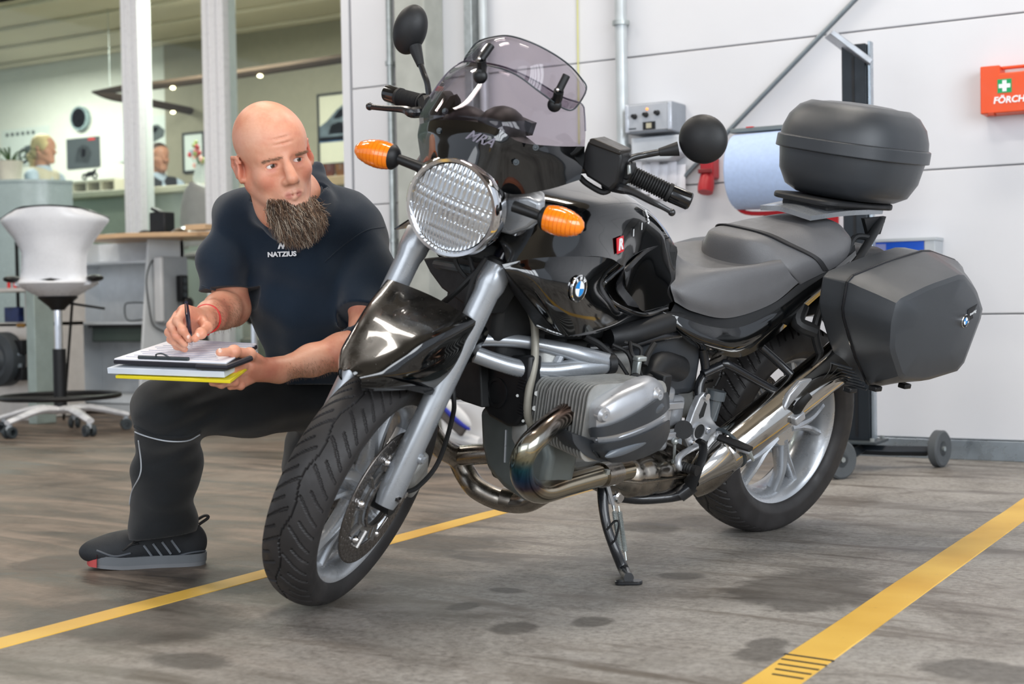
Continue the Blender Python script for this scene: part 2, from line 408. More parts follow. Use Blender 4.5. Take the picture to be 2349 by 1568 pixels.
def floor_material():
    m = bpy.data.materials.new('garage_floor'); m.use_nodes = True; t = NT(m); p = t.n['Principled BSDF']; co = t.coord()
    big = t.noise(.75, 5, .6, dist=.6); fine = t.noise(55, 6, .75); mid = t.noise(6, 6, .7, dist=.3)
    base = t.ramp(fine, [(.3, '716d68'), (.52, '98948e'), (.75, 'aeaaa4')])
    str_ = t.noise(3.2, 6, .65, vec=t.scaled((.35, 1.6, 1)), dist=1.2)
    base = t.mix(t.ramp(str_, [(.36, (1, 1, 1, 1)), (.5, (0, 0, 0, 1))]), base, lin('6e665d'), 'MIX')
    base = t.mix(t.math('MULTIPLY', t.ramp(mid, [(.5, (0, 0, 0, 1)), (.72, (1, 1, 1, 1))]), .5), base, lin('aeaba7'))
    # worn, oil-darkened brown part of the floor where bikes are parked, to the left of the painted line
    sx = t.n.new('ShaderNodeSeparateXYZ'); t.l.new(co, sx.inputs[0])
    e = t.math('ADD', sx.outputs[0], t.math('MULTIPLY', t.math('SUBTRACT', big, .5), 2.6))
    left = t.n.new('ShaderNodeMapRange'); t.l.new(e, left.inputs[0]); left.inputs[1].default_value = -1.75; left.inputs[2].default_value = -2.75
    brown = t.ramp(str_, [(.34, '352c25'), (.47, '5f5144'), (.62, '87776a')])
    base = t.mix(t.math('MULTIPLY', left.outputs[0], .85), base, brown)
    base = t.mix(1.0, base, t.ramp(t.noise(2.3, 7, .68, dist=.8), [(.34, (.62, .60, .58, 1)), (.5, (.97, .96, .95, 1)), (.68, (1.12, 1.12, 1.12, 1))]), 'MULTIPLY')
    # single stains
    tot = None
    for (u, v, rx, ry) in ((1062, 1391, .035, .03), (1355, 1425, .045, .035), (1758, 1476, .04, .035), (1743, 1500, .05, .035), (1835, 1388, .07, .05), (1850, 1350, .17, .16), (1160, 1353, .05, .02),
                           (1180, 1440, .05, .04), (130, 1290, .12, .08), (560, 1330, .2, .1), (300, 1420, .3, .12), (1010, 1245, .22, .09), (1480, 1210, .12, .06), (2250, 1540, .12, .05), (430, 1515, .1, .04), (1560, 1320, .06, .03)):
        q = w_(u, v, z=0); d = t.n.new('ShaderNodeVectorMath'); d.operation = 'SUBTRACT'; t.l.new(co, d.inputs[0]); d.inputs[1].default_value = tuple(q)
        r = math.radians(30.4); mp = t.n.new('ShaderNodeMapping'); mp.inputs['Rotation'].default_value = (0, 0, -r); mp.inputs['Scale'].default_value = (1 / rx, 1 / (ry * 1.6), 0); mp.vector_type = 'POINT'
        mp.inputs['Rotation'].default_value = (0, 0, 0); t.l.new(d.outputs[0], mp.inputs[0])
        ln = t.n.new('ShaderNodeVectorMath'); ln.operation = 'LENGTH'; t.l.new(mp.outputs[0], ln.inputs[0])
        dd = t.math('ADD', ln.outputs['Value'], t.math('MULTIPLY', t.math('SUBTRACT', mid, .5), 1.2))
        mr = t.n.new('ShaderNodeMapRange'); t.l.new(dd, mr.inputs[0]); mr.inputs[1].default_value = 1.12; mr.inputs[2].default_value = .8
        tot = mr.outputs[0] if tot is None else t.math('MAXIMUM', tot, mr.outputs[0])
    base = t.mix(t.math('MULTIPLY', tot, .62), base, lin('3e3a36'))
    t.l.new(base, p.inputs['Base Color'])
    mr = t.n.new('ShaderNodeMapRange'); t.l.new(str_, mr.inputs[0]); mr.inputs[1].default_value = .35; mr.inputs[2].default_value = .6; mr.inputs[3].default_value = .36; mr.inputs[4].default_value = .62
    t.l.new(mr.outputs[0], p.inputs['Roughness']); p.inputs['Specular IOR Level'].default_value = .35
    b = t.n.new('ShaderNodeBump'); b.inputs['Strength'].default_value = .35; b.inputs['Distance'].default_value = .004; t.l.new(fine, b.inputs['Height']); t.l.new(b.outputs[0], p.inputs['Normal'])
    return m
m_floor = floor_material()
def line_material():
    m = bpy.data.materials.new('worn_yellow_paint'); m.use_nodes = True; t = NT(m); p = t.n['Principled BSDF']
    n = t.noise(28, 6, .75); n2 = t.noise(2.5, 4)
    c = t.ramp(n2, [(.35, 'd3a238'), (.65, 'e8bd52')]); w = t.ramp(n, [(.30, (1, 1, 1, 1)), (.37, (0, 0, 0, 1))])
    t.l.new(t.mix(t.math('MULTIPLY', w, .55), c, lin('6d6452')), p.inputs['Base Color']); p.inputs['Roughness'].default_value = .5
    return m
m_line = line_material()

# ------------------------------------------------------------------ the setting
YW = 5.962; XL = -4.44
g = G(); g.b2((-16, -6, -.1), (5, 7.9, 0)); obj('floor', g, m_floor, kind='structure')
m_ceil = mat('hall_ceiling', '9c8e79', .8, vs=1)
g = G(); g.b2((-16, -3.0, 4.9), (5, 7.9, 5.0)); obj('ceiling', g, m_ceil, kind='structure')
wb = obj('wall_back', G().b2((XL, YW + .03, 0), (5, YW + .16, 4.9)), m_joint, kind='structure')
xs = [XL, -4.10, -3.655, -2.905, 5.0]
zs = [.083, .600, 1.202, 1.808, 2.41, 3.01, 3.61, 4.9]
for i in range(len(xs) - 1):
    for j in range(len(zs) - 1):
        obj('panel', G().b2((xs[i] + .0025, YW - .0, zs[j] + .0025), (xs[i + 1] - .0025, YW + .03, zs[j + 1] - .0025)), m_wall, wb, bevel=.004)
obj('baseboard_back', G().b2((XL, YW - .012, 0), (5, YW + .03, .082)), m_steel, kind='structure', bevel=.003)
g = G(); g.b2((XL - .06, YW, 0), (XL - .012, 7.9, 4.9)); obj('wall_left', g, m_wall, kind='structure')
obj('trim_1', G().b2((-4.045, YW - .17, 0), (-3.865, YW + .0, 4.9)), m_conc, kind='structure', bevel=.006)
obj('trim_2', G().b2((-3.70, YW - .07, 0), (-3.655, YW + .0, 4.9)), m_galv, kind='structure', bevel=.003)

# painted floor lines
def line(x0, x1, y0, y1, label):
    n = 40; V = []; F = []
    for i in range(n + 1):
        y = y0 + (y1 - y0) * i / n
        V += [(x0 + random.uniform(-.002, .002), y, .0015), (x1 + random.uniform(-.002, .002), y, .0015), (x0 - .001, y, 0), (x1 + .001, y, 0)]
    for i in range(n):
        a = i * 4; F += [(a, a + 1, a + 5, a + 4), (a + 2, a, a + 4, a + 6), (a + 1, a + 3, a + 7, a + 5)]
    F += [(0, 2, 3, 1), (4 * n, 4 * n + 1, 4 * n + 3, 4 * n + 2)]
    obj('floor_line', G().add(V, F), m_line, label=label, cat='painted line', ang=30)
line(-2.395, -2.322, -1.0, 5.9, 'yellow painted floor line running left under the front wheel')
line(-.905, -.815, .5, 5.9, 'yellow painted floor line at lower right with black scuffs')
scf = mat('scuff_black', '2b2926', .7)
for k in range(5):
    q = w_(1880 - k * 12, 1512 + k * 11, z=0); g = G().box((q[0] - .02, q[1], .0021), (.10 - .01 * k, .006, .0012), _rz(math.radians(-6))); 
    obj('scuff_mark', g, scf, bpy.data.objects['floor_line.001'])

# pipes on the wall
def pipe(u, v, y, r, m, label, brackets=(), z0=0, z1=4.9):
    p = w_(u, v, y=y); t = thing('wall_pipe', label, 'pipe', (p[0], y, 0))
    obj('pipe', G().tube([(0, 0, z0), (0, 0, z1)], r, 16), m, t)
    for z in brackets: obj('bracket', G().tube([(0, 0, z), (0, 0, z + .02)], r * 1.45, 16).box((0, .03, z + .01), (r * 1.2, .08, .018)), m_galv, t)
    return t
pipe(898, 300, YW - .035, .018, m_galv, 'slim galvanised pipe on white wall, left of the pair behind the mechanic', (.55, 1.0, 1.9))
pipe(921, 300, YW - .035, .020, m_galv, 'galvanised pipe beside the grey column, right of the pair', (.6, 1.13, 2.0))
pipe(1109, 100, YW - .04, .022, m_pipew, 'pale painted pipe on wall behind the windscreen', (1.92,))
pipe(1425, 100, YW - .05, .028, m_pipew, 'white painted vertical pipe left of the grey control box', (1.38, 1.95))
g = G(); a = w_(1990, -30, y=YW - .03); c = w_(1545, 432, y=YW - .03); g.cyl(c + (a - c) * ((4.9 - c[2]) / (a[2] - c[2])), c, .011); obj('diagonal_rod', g, mat('brace', '7d868c', .4, metal=.6), label='thin grey diagonal steel rod across the white wall', cat='rod')
g = G(); a = w_(1331, -20, y=YW - .006); a[2] = 4.9; c = w_(1328, 330, y=YW - .006); g.cyl(a, c, .0035, 8); obj('pull_rope', g, mat('cord_yellow', 'd6d58a', .6), label='thin yellow rope hanging down the white wall', cat='rope')

# ---- control box
def wallp(u, v, off=0): return w_(u, v, y=YW - off)
P0 = wallp(1437, 308, .16); P1 = wallp(1541, 240, .16)
t = thing('control_box', 'grey metal control box with three knobs on wall', 'control box', ((P0[0] + P1[0]) / 2, YW - .08, (P0[2] + wallp(1437, 240, .16)[2]) / 2))
bw = P1[0] - P0[0]; bh = wallp(1437, 240, .16)[2] - P0[2]
m_cb = mat('control_grey', 'b4b8be', .35, metal=.3)
obj('housing', G().b2((-bw / 2, -.08, -bh / 2), (bw / 2, .08, bh / 2)), mat('cb_side', '8e959e', .4), t, bevel=.006)
obj('front_panel', G().b2((-bw / 2 + .012, -.088, -bh / 2 + .008), (bw / 2 - .012, -.078, bh / 2 - .006)), m_cb, t, bevel=.003)
for s in (-1, 1): obj('rail', G().b2((s * (bw / 2 - .008) - .009, -.092, -bh / 2 + .004), (s * (bw / 2 - .008) + .009, -.08, bh / 2 - .004)), mat('rail_grey', 'c9ced6', .3, metal=.5), t, bevel=.003)
for k in (-1, 0, 1): obj('knob', G().lathe([(.0, -.024), (.009, -.024), (.011, -.002), (.013, 0), (0, .0)], (k * .056 - .01, -.089, .012 + k * .004), (0, 1, 0), 14), m_black, t)
obj('status_lamp', G().ell((-.004, -.09, bh / 2 - .03), (.006, .005, .006)), mat('lamp_orange', 'ff9a4a', .3, emit='ff9a4a', estr=1.5), t)
obj('display', G().b2((-.025, -.092, -bh / 2 + .012), (.035, -.087, -.02)), m_pb, t)
obj('sticker', G().b2((-.008, -.094, -bh / 2 + .018), (.018, -.0915, -.026)), mat('st', 'b9b49c', .6), t)
obj('name_plate', G().b2((-.095, -.0895, -bh / 2 + .018), (-.06, -.087, -bh / 2 + .024)), m_greyd, t)
# the instrument cover under it, with papers hanging
lo = wallp(1448, 372, .12); hi = wallp(1556, 308, .12)
g = G(); w2 = (hi[0] - lo[0]) / 2; hh = hi[2] - lo[2]
prof = [(-w2, hh), (w2, hh), (w2, .03), (w2 * .6, 0), (-w2 * .6, 0.004), (-w2, .03)]
g.prism(prof, -.11, (0, -.12, 0), (1, 0, 0), (0, 0, 1)); obj('wall_housing', g, mat('housing_pale', 'c4c9cf', .4), label='pale grey rounded housing directly under the control box', cat='housing', bevel=.006).location = (lo[0] + w2, YW, lo[2])
for k in range(6):
    u = 1452 + k * 20; a = wallp(u, 372 + (k % 2) * 6, .03); L = .10 + .035 * (k % 3)
    rows = [[(0, 0, 0), (.022, -.006, 0), (.045, 0, 0)], [(.003, -.012, -L * .5), (.026, -.02, -L * .5), (.046, -.01, -L * .5)], [(-.002, -.006, -L), (.02, -.014, -L * 1.03), (.044, -.004, -L)]]
    o = obj('hanging_paper', G().sheet(rows, 4, 4, .0008), m_paper, label='loose white paper strip hanging below the wall housing', cat='paper', group='papers under the wall housing'); o.location = a
# red socket
t = thing('wall_socket', 'red industrial power socket on the white wall', 'socket', tuple(wallp(1626, 400, .05)))
obj('body', G().b2((-.032, -.03, -.02), (.032, .05, .075)), m_red, t, bevel=.008)
obj('plug_collar', G().lathe([(0, -.075), (.034, -.075), (.037, -.05), (.034, -.02), (.03, .01), (0, .01)], (0, -.02, -.012), (0, .35, 1), 18), m_red, t)
obj('cap', G().box((0, -.045, .012), (.062, .02, .02)), mat('darkred', '7f1f20', .4), t, bevel=.004)

# ---- blue paper roll on a red wall bracket
cR = d_(1775, 390, 5.75); t = thing('paper_roll_holder', 'wide blue paper roll on red wall bracket behind the top case', 'roll holder', tuple(cR))
rr_ = .155; L = .42; axx = nrm((1, 0, 0)); wy = YW - cR[1]
obj('paper_roll', G().lathe([(.03, -L / 2), (rr_ * .96, -L / 2), (rr_, -L / 2 + .006), (rr_ * 1.015, -.02), (rr_, L / 2 - .006), (rr_ * .96, L / 2), (.03, L / 2)], (0.05, 0, 0), axx, 48), m_rollb, t, label='blue paper roll')
obj('core', G().cyl(np.array((0.05, 0, 0)) - axx * (L / 2 + .03), np.array((0.05, 0, 0)) + axx * (L / 2 + .03), .024), m_black, t)
obj('tear_bar', G().box((0.05, -.02, rr_ + .012), (L + .02, .05, .018)), mat('bar_grey', '70787a', .4, metal=.4), t, bevel=.003)
obj('tear_bar_mark', G().box((-.085, -.02, rr_ + .022), (.03, .052, .004)), m_redl, t)
g = G()
for s in (-1, 1):
    x = .05 + s * (L / 2 + .012); g.tube([(x, 0, 0), (x, -.0, -rr_ * .7), (x - s * .05, 0, -rr_ - .012), (.05, 0, -rr_ - .02)], .009, 8, 5)
g.tube([(.05, 0, -rr_ - .016), (.04, .03, -.28), (.04, wy, -.34)], .012, 8, 4).tube([(.05, 0, -rr_ - .02), (.05, wy, -rr_ - .02)], .012, 8)
obj('wall_plate', G().b2((-.03, wy - .008, -.40), (.13, wy, -.10)), m_red, t)
obj('bracket', g, m_red, t)
obj('cable', G().tube([(-.09, .01, -.29), (-.085, .01, -.22), (-.04, .01, -rr_ - .03), (.02, .01, -.2)], .004, 6, 6), m_greyd, t)

# ---- diagnostic column on a wheeled base
q = w_(1972, 1005, z=.12); t = thing('equipment_column', 'black wheeled equipment column with tilted grey panel on top', 'equipment stand', (q[0], q[1], 0))
hgt = d_(1972, 108, (q - CO) @ CF)[2]
obj('column', G().b2((-.048, -.03, .115), (.048, .05, hgt)), mat('anthracite', '22282e', .35, metal=.3), t, bevel=.004)
obj('groove', G().b2((-.006, -.033, .13), (.004, -.028, hgt - .05)), m_pb, t)
obj('side_rail', G().b2((.05, -.01, .115), (.062, .03, hgt + .01)), m_steel, t, bevel=.002)
obj('base_plate', G().b2((-.09, -.09, .105), (.09, .09, .116)), m_greyd, t, bevel=.002)
for x, y in ((-.07, -.07), (.07, -.07), (.07, .07), (-.07, .07)): obj('bolt', G().cyl((x, y, .115), (x, y, .128), .009, 6), m_galv, t)
m_ant = MATS['anthracite']
g = G(); hub = np.array((0, 0, .085)); w1 = w_(2155, 1030, z=.07) - np.array((q[0], q[1], 0)); w2_ = w_(1925, 1055, z=.07) - np.array((q[0], q[1], 0))
w1[2] = w2_[2] = .075; arms = [w1, w2_, np.array((-.30, .22, .075))]
for k, a in enumerate(arms):
    d = nrm(a - hub * [1, 1, 0]); mid = hub + (a - hub) * .35
    obj('base_arm', G().tube([hub * [1, 1, .9], mid * [1, 1, .85], a * [1, 1, 1] - d * .05 + np.array((0, 0, 0))], .03, 4, sq=(.7, 1)), m_ant, t, bevel=.003)
    ax = np.array((-.98, .2, 0)) if k == 0 else np.array((-.86, .5, 0)) ; ax = nrm(ax)
    wh = obj('wheel', G().lathe([(.03, -.016), (.066, -.02), (.073, -.014), (.073, .014), (.066, .02), (.03, .016), (.03, -.016)], (a[0], a[1], .073), ax, 32), mat('wheel_grey', '53575a', .6), t)
    obj('wheel_hub', G().lathe([(0, -.014), (.032, -.014), (.032, .014), (0, .014)], (a[0], a[1], .073), ax, 20), m_greyd, wh)
    obj('axle_bolt', G().cyl((a[0], a[1], .073) - ax * .024, (a[0], a[1], .073) + ax * .024, .01, 10), m_galv, wh)
pa = d_(1908, 82, (q - CO) @ CF - .05); pb = d_(1985, 140, (q - CO) @ CF - .05); o0 = np.array((q[0], q[1], 0))
g = G(); mid = (pa + pb) / 2 - o0; dr = nrm(pb - pa); nz_ = nrm(np.cross(dr, (-.3, -.9, .45))); R_ = np.stack([dr, np.cross(nz_, dr), nz_], 1)
obj('tilted_panel', G().box(mid, (np.linalg.norm(pb - pa) + .03, .17, .022), R_), mat('panel_grey', 'a9adb3', .35, metal=.3), t, bevel=.003)
obj('hinge', G().box(mid + dr * .07 + np.array((0, .03, -.02)), (.02, .05, .09)), m_ant, t, bevel=.003)

# ---- blue wall tray behind the pannier
a = w_(2008, 583, y=YW - .12); c = w_(2120, 545, y=YW - .12)
t = thing('wall_tray', 'bright blue tray with grey end cap fixed to the wall', 'tray', ((a[0] + c[0]) / 2, YW - .1, (a[2] + c[2]) / 2))
w2 = (c[0] - a[0]) / 2; h2 = (c[2] - a[2]) / 2
obj('tray', G().b2((-w2, -.02, -h2 - .02), (w2, .1, h2 - .008)), m_blue, t, bevel=.004)
obj('rim', G().b2((-w2 - .005, -.028, h2 - .012), (w2 + .05, .1, h2 + .002)), m_greyl, t, bevel=.002)
obj('end_cap', G().b2((w2, -.024, -h2 - .02), (w2 + .045, .1, h2 - .01)), m_greyl, t, bevel=.004)
obj('label_plate', G().b2((-w2 + .005, -.026, -h2 + .01), (-w2 + .045, -.018, h2 - .02)), mat('lp', '7f86b8', .5), t)

# ---- first aid case
DP = .11; a = w_(2249, 262, y=YW - DP); c = w_(2249, 153, y=YW - DP); hF = c[2] - a[2]; wF = hF * 1.38
t = thing('first_aid_case', 'orange first aid case with white cross hanging on wall', 'first aid kit', (a[0] + wF / 2, YW - DP / 2, a[2] + hF / 2))
g = G(); x0, x1, z0, z1 = -wF / 2, wF / 2, -hF / 2, hF / 2; hx0, hx1 = x0 + .075, x1 - .075
out = [(x0, z0), (x1, z0), (x1, z1), (hx1, z1), (hx1, z1 - .035), (hx0, z1 - .035), (hx0, z1), (x0, z1)]
g.prism(out, DP, (0, -DP / 2, 0), (1, 0, 0), (0, 0, 1), N=(0, 1, 0)); obj('case', g, m_orange, t, bevel=.004)
obj('carry_handle', G().b2((hx0, -.018, z1 - .012), (hx1, .012, z1 - .001)).b2((hx0 - .004, -.05, z1 - .045), (hx1 + .004, -.02, z1 - .032)), m_orange, t, bevel=.003)
for s in (-1, 1): obj('latch', G().b2((s * .09 - .012, -DP / 2 - .004, z0 - .01), (s * .09 + .012, -.01, z0 + .004)), mat('dkorange', 'b03a18', .4), t, bevel=.002)
gx = x0 + .094; gz_ = .010
obj('green_sign', G().b2((gx - .027, -DP / 2 - .002, gz_ - .027), (gx + .027, -DP / 2 + .002, gz_ + .027)), m_green, t)
g = G(); k1, k2 = .008, .022; g.prism([(-k1, -k2), (k1, -k2), (k1, -k1), (k2, -k1), (k2, k1), (k1, k1), (k1, k2), (-k1, k2), (-k1, k1), (-k2, k1), (-k2, -k1), (-k1, -k1)], .0015, (gx, -DP / 2 - .002, gz_), (1, 0, 0), (0, 0, 1), N=(0, -1, 0))
obj('white_cross', g, m_pw, t)
obj('lettering', place(text_g('FÖRCH', .036, .0006, .15, .0012, 'LEFT'), (x0 + .050, -DP / 2 - .001, -.046), (1, 0, 0), (0, 0, 1)), m_pw, t)

# ---- brush in its white caddy against the wall
q = w_(1062, 1020, z=0); t = thing('brush_caddy', 'white plastic caddy standing on floor by the wall behind the motorcycle', 'caddy', (q[0], q[1], 0))
obj('tray', G().tube([(-.10, 0, .05), (.06, 0, .015), (.10, 0, .012)], [.03, .035, .03], 8, 4).tube([(-.11, .01, .2), (-.11, .01, .1), (-.09, 0, .05)], [.018, .016, .018], 8, 4).b2((-.1, .05, .0), (.12, .07, .2)), m_white, t, bevel=.003)
tb = thing('hand_brush', 'white backed hand brush with blue rim leaning in the white caddy', 'brush', (q[0], q[1] - .02, .0))
R_ = np.array(Matrix.Rotation(math.radians(38), 3, 'Y'))
obj('brush_back', G().ell((0, -.035, .16), (.105, .02, .033), R=R_), m_white, tb)
obj('rim', G().ell((-.008, -.035, .145), (.108, .022, .022), R=R_), mat('rimblue', '3a44b4', .4), tb)
obj('bristles', G().box((-.02, -.03, .115), (.16, .03, .06), R_), mat('bristle', '5f5a58', .9, bump=1, bs=700), tb, bevel=.012)
# ------------------------------------------------------------------ office behind the glass
YG, YB, ZF = 8.0, 10.4, .45
m_off = mat('office_wall', 'e2e2da', .8, var=.02)
m_olive = mat('olive_wall', '948e7c', .8, var=.04)
m_frame = mat('white_frame', 'f6f6f8', .3, var=.0, spec=.6)
obj('floor_office', G().b2((-17, YG + .05, -.1), (-3.5, YB + .2, ZF)), mat('office_floor', '8d887c', .5), kind='structure')
obj('wall_office', G().b2((-17, YB, ZF), (-3.5, YB + .15, 3.6)), m_off, kind='structure')
obj('wall_office_side', G().b2((-17, 5.9, -.1), (-16.8, YB, 4.9)), m_off, kind='structure')
obj('ceiling_office', G().b2((-17, 7.9, 3.3), (-3.5, YB + .2, 3.45)), mat('office_ceiling', 'd3cbb4', .8, vs=1), kind='structure')
a = w_(397, 200, y=YB); obj('wall_olive', G().b2((a[0], YB - .12, ZF), (-3.5, YB, 3.3)), m_olive, kind='structure')
# beams under the office ceiling
for k in range(4): obj('trim_%d' % (k + 3), G().b2((-16, YG + .3 + k * .62, 3.265), (-3.5, YG + .42 + k * .62, 3.3)), MATS['office_ceiling'], kind='structure', bevel=.01)
obj('wall_office_upper', G().b2((-17, YG + .1, 3.3), (-3.5, YG + .2, 5.0)), m_off, kind='structure')
# windows with their posts
def post(u0, u1, name, mid=True):
    a = w_(u0, 300, y=YG)[0]; b = w_(u1, 300, y=YG)[0]; w = b - a
    g = G().b2((a, YG - .04, 0.0), (b, YG + .08, 4.9)); o = obj(name, g, m_frame, kind='structure', bevel=.004)
    if mid:
        for f0, f1 in ((.0, .22), (.42, .62), (.80, 1.)):
            obj('profile', G().b2((a + w * f0, YG - .065, 0), (a + w * f1, YG - .04, 4.9)), m_frame, o, bevel=.004)
    return a, b
A1 = post(296, 334, 'window_frame_1'); A2 = post(481, 530, 'window_frame_2'); A3 = post(803, 815, 'window_frame_3', False)
for i, (x0, x1) in enumerate(((-16, A1[0]), (A1[1], A2[0]), (A2[1], A3[0]))):
    obj('window_%d' % (i + 1), G().b2((x0, YG, .0), (x1, YG + .012, 4.8)), m_glass, kind='structure')
obj('window_sill', G().b2((-16, YG - .05, 0), (A3[1], YG + .05, .08)), m_galv, kind='structure')
# neighbours' hardware on the ceiling: the row of halogen spots
p = d_(150, 28, 12.6); t = thing('ceiling_spot', 'bright halogen spot cluster on the office ceiling', 'ceiling lamp', tuple(p))
for dx in (-.045, 0, .05): obj('bulb', G().ell((dx, 0, -.015 * (dx == 0)), (.024, .02, .018)), mat('lamp_on', 'fff3d0', .4, emit='ffedc0', estr=9), t)
obj('spot_bracket', G().b2((-.08, -.01, .015), (.08, .01, .03)).cyl((0, 0, .02), (0, 0, 3.3 - p[2]), .006, 8), m_galv, t)
# suspended lamp with two long arms
z0 = 2.60
def zp(u, v): return w_(u, v, z=z0)
m_lamp = mat('lamp_brown', '4a3d32', .9, spec=.1)
t = thing('suspended_lamp', 'long brown suspended lamp with two arms meeting in a point', 'lamp', tuple(zp(212, 211)))
o0 = zp(212, 211)
for nm, pts in (('lamp_arm', [(212, 211), (300, 201), (400, 190), (600, 162), (820, 129)]), ('lamp_arm', [(212, 211), (255, 221), (320, 231), (400, 247), (492, 266)])):
    P = [zp(*q) - o0 for q in pts]; g = G(); g.tube(P, [.012, .05, .05, .05, .05], 8, 5, sq=(.75, .9)); arm = obj(nm, g, m_lamp, t)
    for q in P[2:4]: obj('lamp_spot', G().ell(q + np.array((0, -.02, -.045)), (.022, .022, .014)), MATS['lamp_on'], arm)
obj('suspension_wire', G().tube([zp(252, 205) - o0 + np.array((0, 0, .02)), zp(252, 205) - o0 + np.array((0, 0, .93))], .003, 6), m_galv, t)

# ---- things on the office wall
def onwall(u0, v0, u1, v1, dep=.02, y=None):
    y = YB if y is None else y
    a = w_(u0, v1, y=y); b = w_(u1, v0, y=y); return np.array(((a[0] + b[0]) / 2, y - dep / 2 - .001, (a[2] + b[2]) / 2)), (b[0] - a[0]), (b[2] - a[2])
c, w, h = onwall(166, 242, 213, 302, .05); t = thing('wall_clock', 'round wall clock with pale rim and dark face', 'clock', tuple(c)); r = h / 2
obj('rim', G().lathe([(r * .84, -.03), (r, -.03), (r, .02), (0, .02), (0, .0), (r * .84, .0), (r * .84, -.03)], (0, 0, 0), (0, 1, 0), 36), mat('rim_pale', '9fb4b9', .3, metal=.4), t)
obj('dial', G().lathe([(0, -.012), (r * .84, -.012), (r * .84, 0), (0, 0)], (0, 0, 0), (0, 1, 0), 36), mat('dial', '5b7876', .4), t)
obj('hour_hand', G().box((.02, -.016, .02), (.008, .004, r * .5), np.array(Matrix.Rotation(.8, 3, 'Y'))), m_pw, t)
obj('minute_hand', G().box((-.02, -.016, .03), (.006, .004, r * .7), np.array(Matrix.Rotation(-.6, 3, 'Y'))), m_pw, t)
def poster(name, label, u0, v0, u1, v1, base, y=None, frame=None, dep=.012):
    c, w, h = onwall(u0, v0, u1, v1, dep, y); t = thing(name, label, 'poster' if name == 'poster' else 'picture', tuple(c))
    obj('sheet', G().b2((-w / 2, -dep / 2, -h / 2), (w / 2, dep / 2, h / 2)), base, t)
    if frame:
        g = G(); b = .022
        for (x0, x1, z0_, z1_) in ((-w / 2 - b, w / 2 + b, h / 2, h / 2 + b), (-w / 2 - b, w / 2 + b, -h / 2 - b, -h / 2), (-w / 2 - b, -w / 2, -h / 2, h / 2), (w / 2, w / 2 + b, -h / 2, h / 2)): g.b2((x0, -dep, z0_), (x1, dep / 2, z1_))
        obj('frame', g, frame, t)
    return t, w, h, dep
def shape(t, pts, w, h, dep, m, name='print'):
    g = G(); g.prism([(x * w / 2, z * h / 2) for x, z in pts], .002, (0, -dep / 2 - .0005, 0), (1, 0, 0), (0, 0, 1), N=(0, -1, 0)); return obj(name, g, m, t)
m_pg = mat('print_grey', '4d5557', .6); m_pl = mat('print_pale', 'd9e0dc', .6, var=.02); m_pd = mat('print_dark', '2b3033', .5, var=.5, vs=9); m_pbl = mat('print_blue', '2f5f93', .5, var=.4, vs=9)
t, w, h, d = poster('poster', 'pale motorcycle poster at the far left behind the blond person', 7, 287, 114, 384, m_pl)
shape(t, [(-.1, -.55), (.1, -.2), (-.05, .0), (.2, .05), (.5, .2), (.7, .5), (.62, .1), (.8, -.4), (.5, -.7), (.2, -.62)], w, h, d, m_pg)
for cx, cz in ((-.05, -.5), (.7, -.6)): obj('print_wheel', G().lathe([(.05, 0), (.085, 0), (.085, .002), (.05, .002)], (cx * w / 2, -d / 2 - .003, cz * h / 2), (0, 1, 0), 20, close=True), m_pd, t)
for k in range(6): shape(t, [(-.8 + k * .22, .62), (-.68 + k * .22, .62), (-.68 + k * .22, .8), (-.8 + k * .22, .8)], w, h, d, m_pg)
t, w, h, d = poster('poster', 'dark poster with red mark to the right of the wall clock', 156, 312, 229, 388, mat('poster_dark', '454b4f', .5))
shape(t, [(-.5, -.6), (-.3, .3), (0, .55), (.35, .4), (.55, -.1), (.3, -.7)], w, h, d, m_pd); shape(t, [(-.1, -.3), (.15, -.3), (.2, .2), (-.05, .3)], w, h, d, mat('print_light2', '9aa3a4', .5, var=.5, vs=12), 'print')
shape(t, [(.35, .78), (.75, .78), (.75, .92), (.35, .92)], w, h, d, m_redl)
t, w, h, d = poster('poster', 'large white poster with a dark car behind the seated man', 275, 262, 395, 372, m_pl)
shape(t, [(-.6, -.5), (-.75, -.1), (-.4, .1), (.1, .55), (.5, .6), (.75, .3), (.7, 0), (.1, -.35)], w, h, d, m_pg); shape(t, [(.05, .3), (.35, .5), (.55, .45), (.4, .2)], w, h, d, m_pd)
t, w, h, d = poster('picture', 'small framed picture with pale print on the olive wall', 426, 306, 466, 392, m_pl, YB - .12, m_pb)
shape(t, [(-.5, -.2), (.5, -.2), (.5, .2), (-.5, .1)], w, h, d, mat('print_bluegrey', '8fa6b8', .6))
t, w, h, d = poster('picture', 'tall black-framed car picture above the amber glasses', 737, 212, 822, 376, mat('print_cream', 'd7d2bd', .5, var=.02), YB - .12, m_pb)
shape(t, [(-1, -.35), (-1, .1), (-.6, .25), (-.1, .55), (.4, .75), (1, .7), (1, -.35)], w, h, d, mat('print_slate', '5a6670', .5, var=.5, vs=7)); shape(t, [(-.3, .3), (.0, .52), (.45, .66), (.6, .5), (.1, .3)], w, h, d, m_pbl); shape(t, [(-.55, -.15), (-.4, .12), (0, .2), (.6, .1), (.9, -.15)], w, h, d, mat('print_light3', 'b9bdbd', .5, var=.3, vs=12)); shape(t, [(-1, -.38), (-1, -.22), (1, -.22), (1, -.38)], w, h, d, m_pbl)

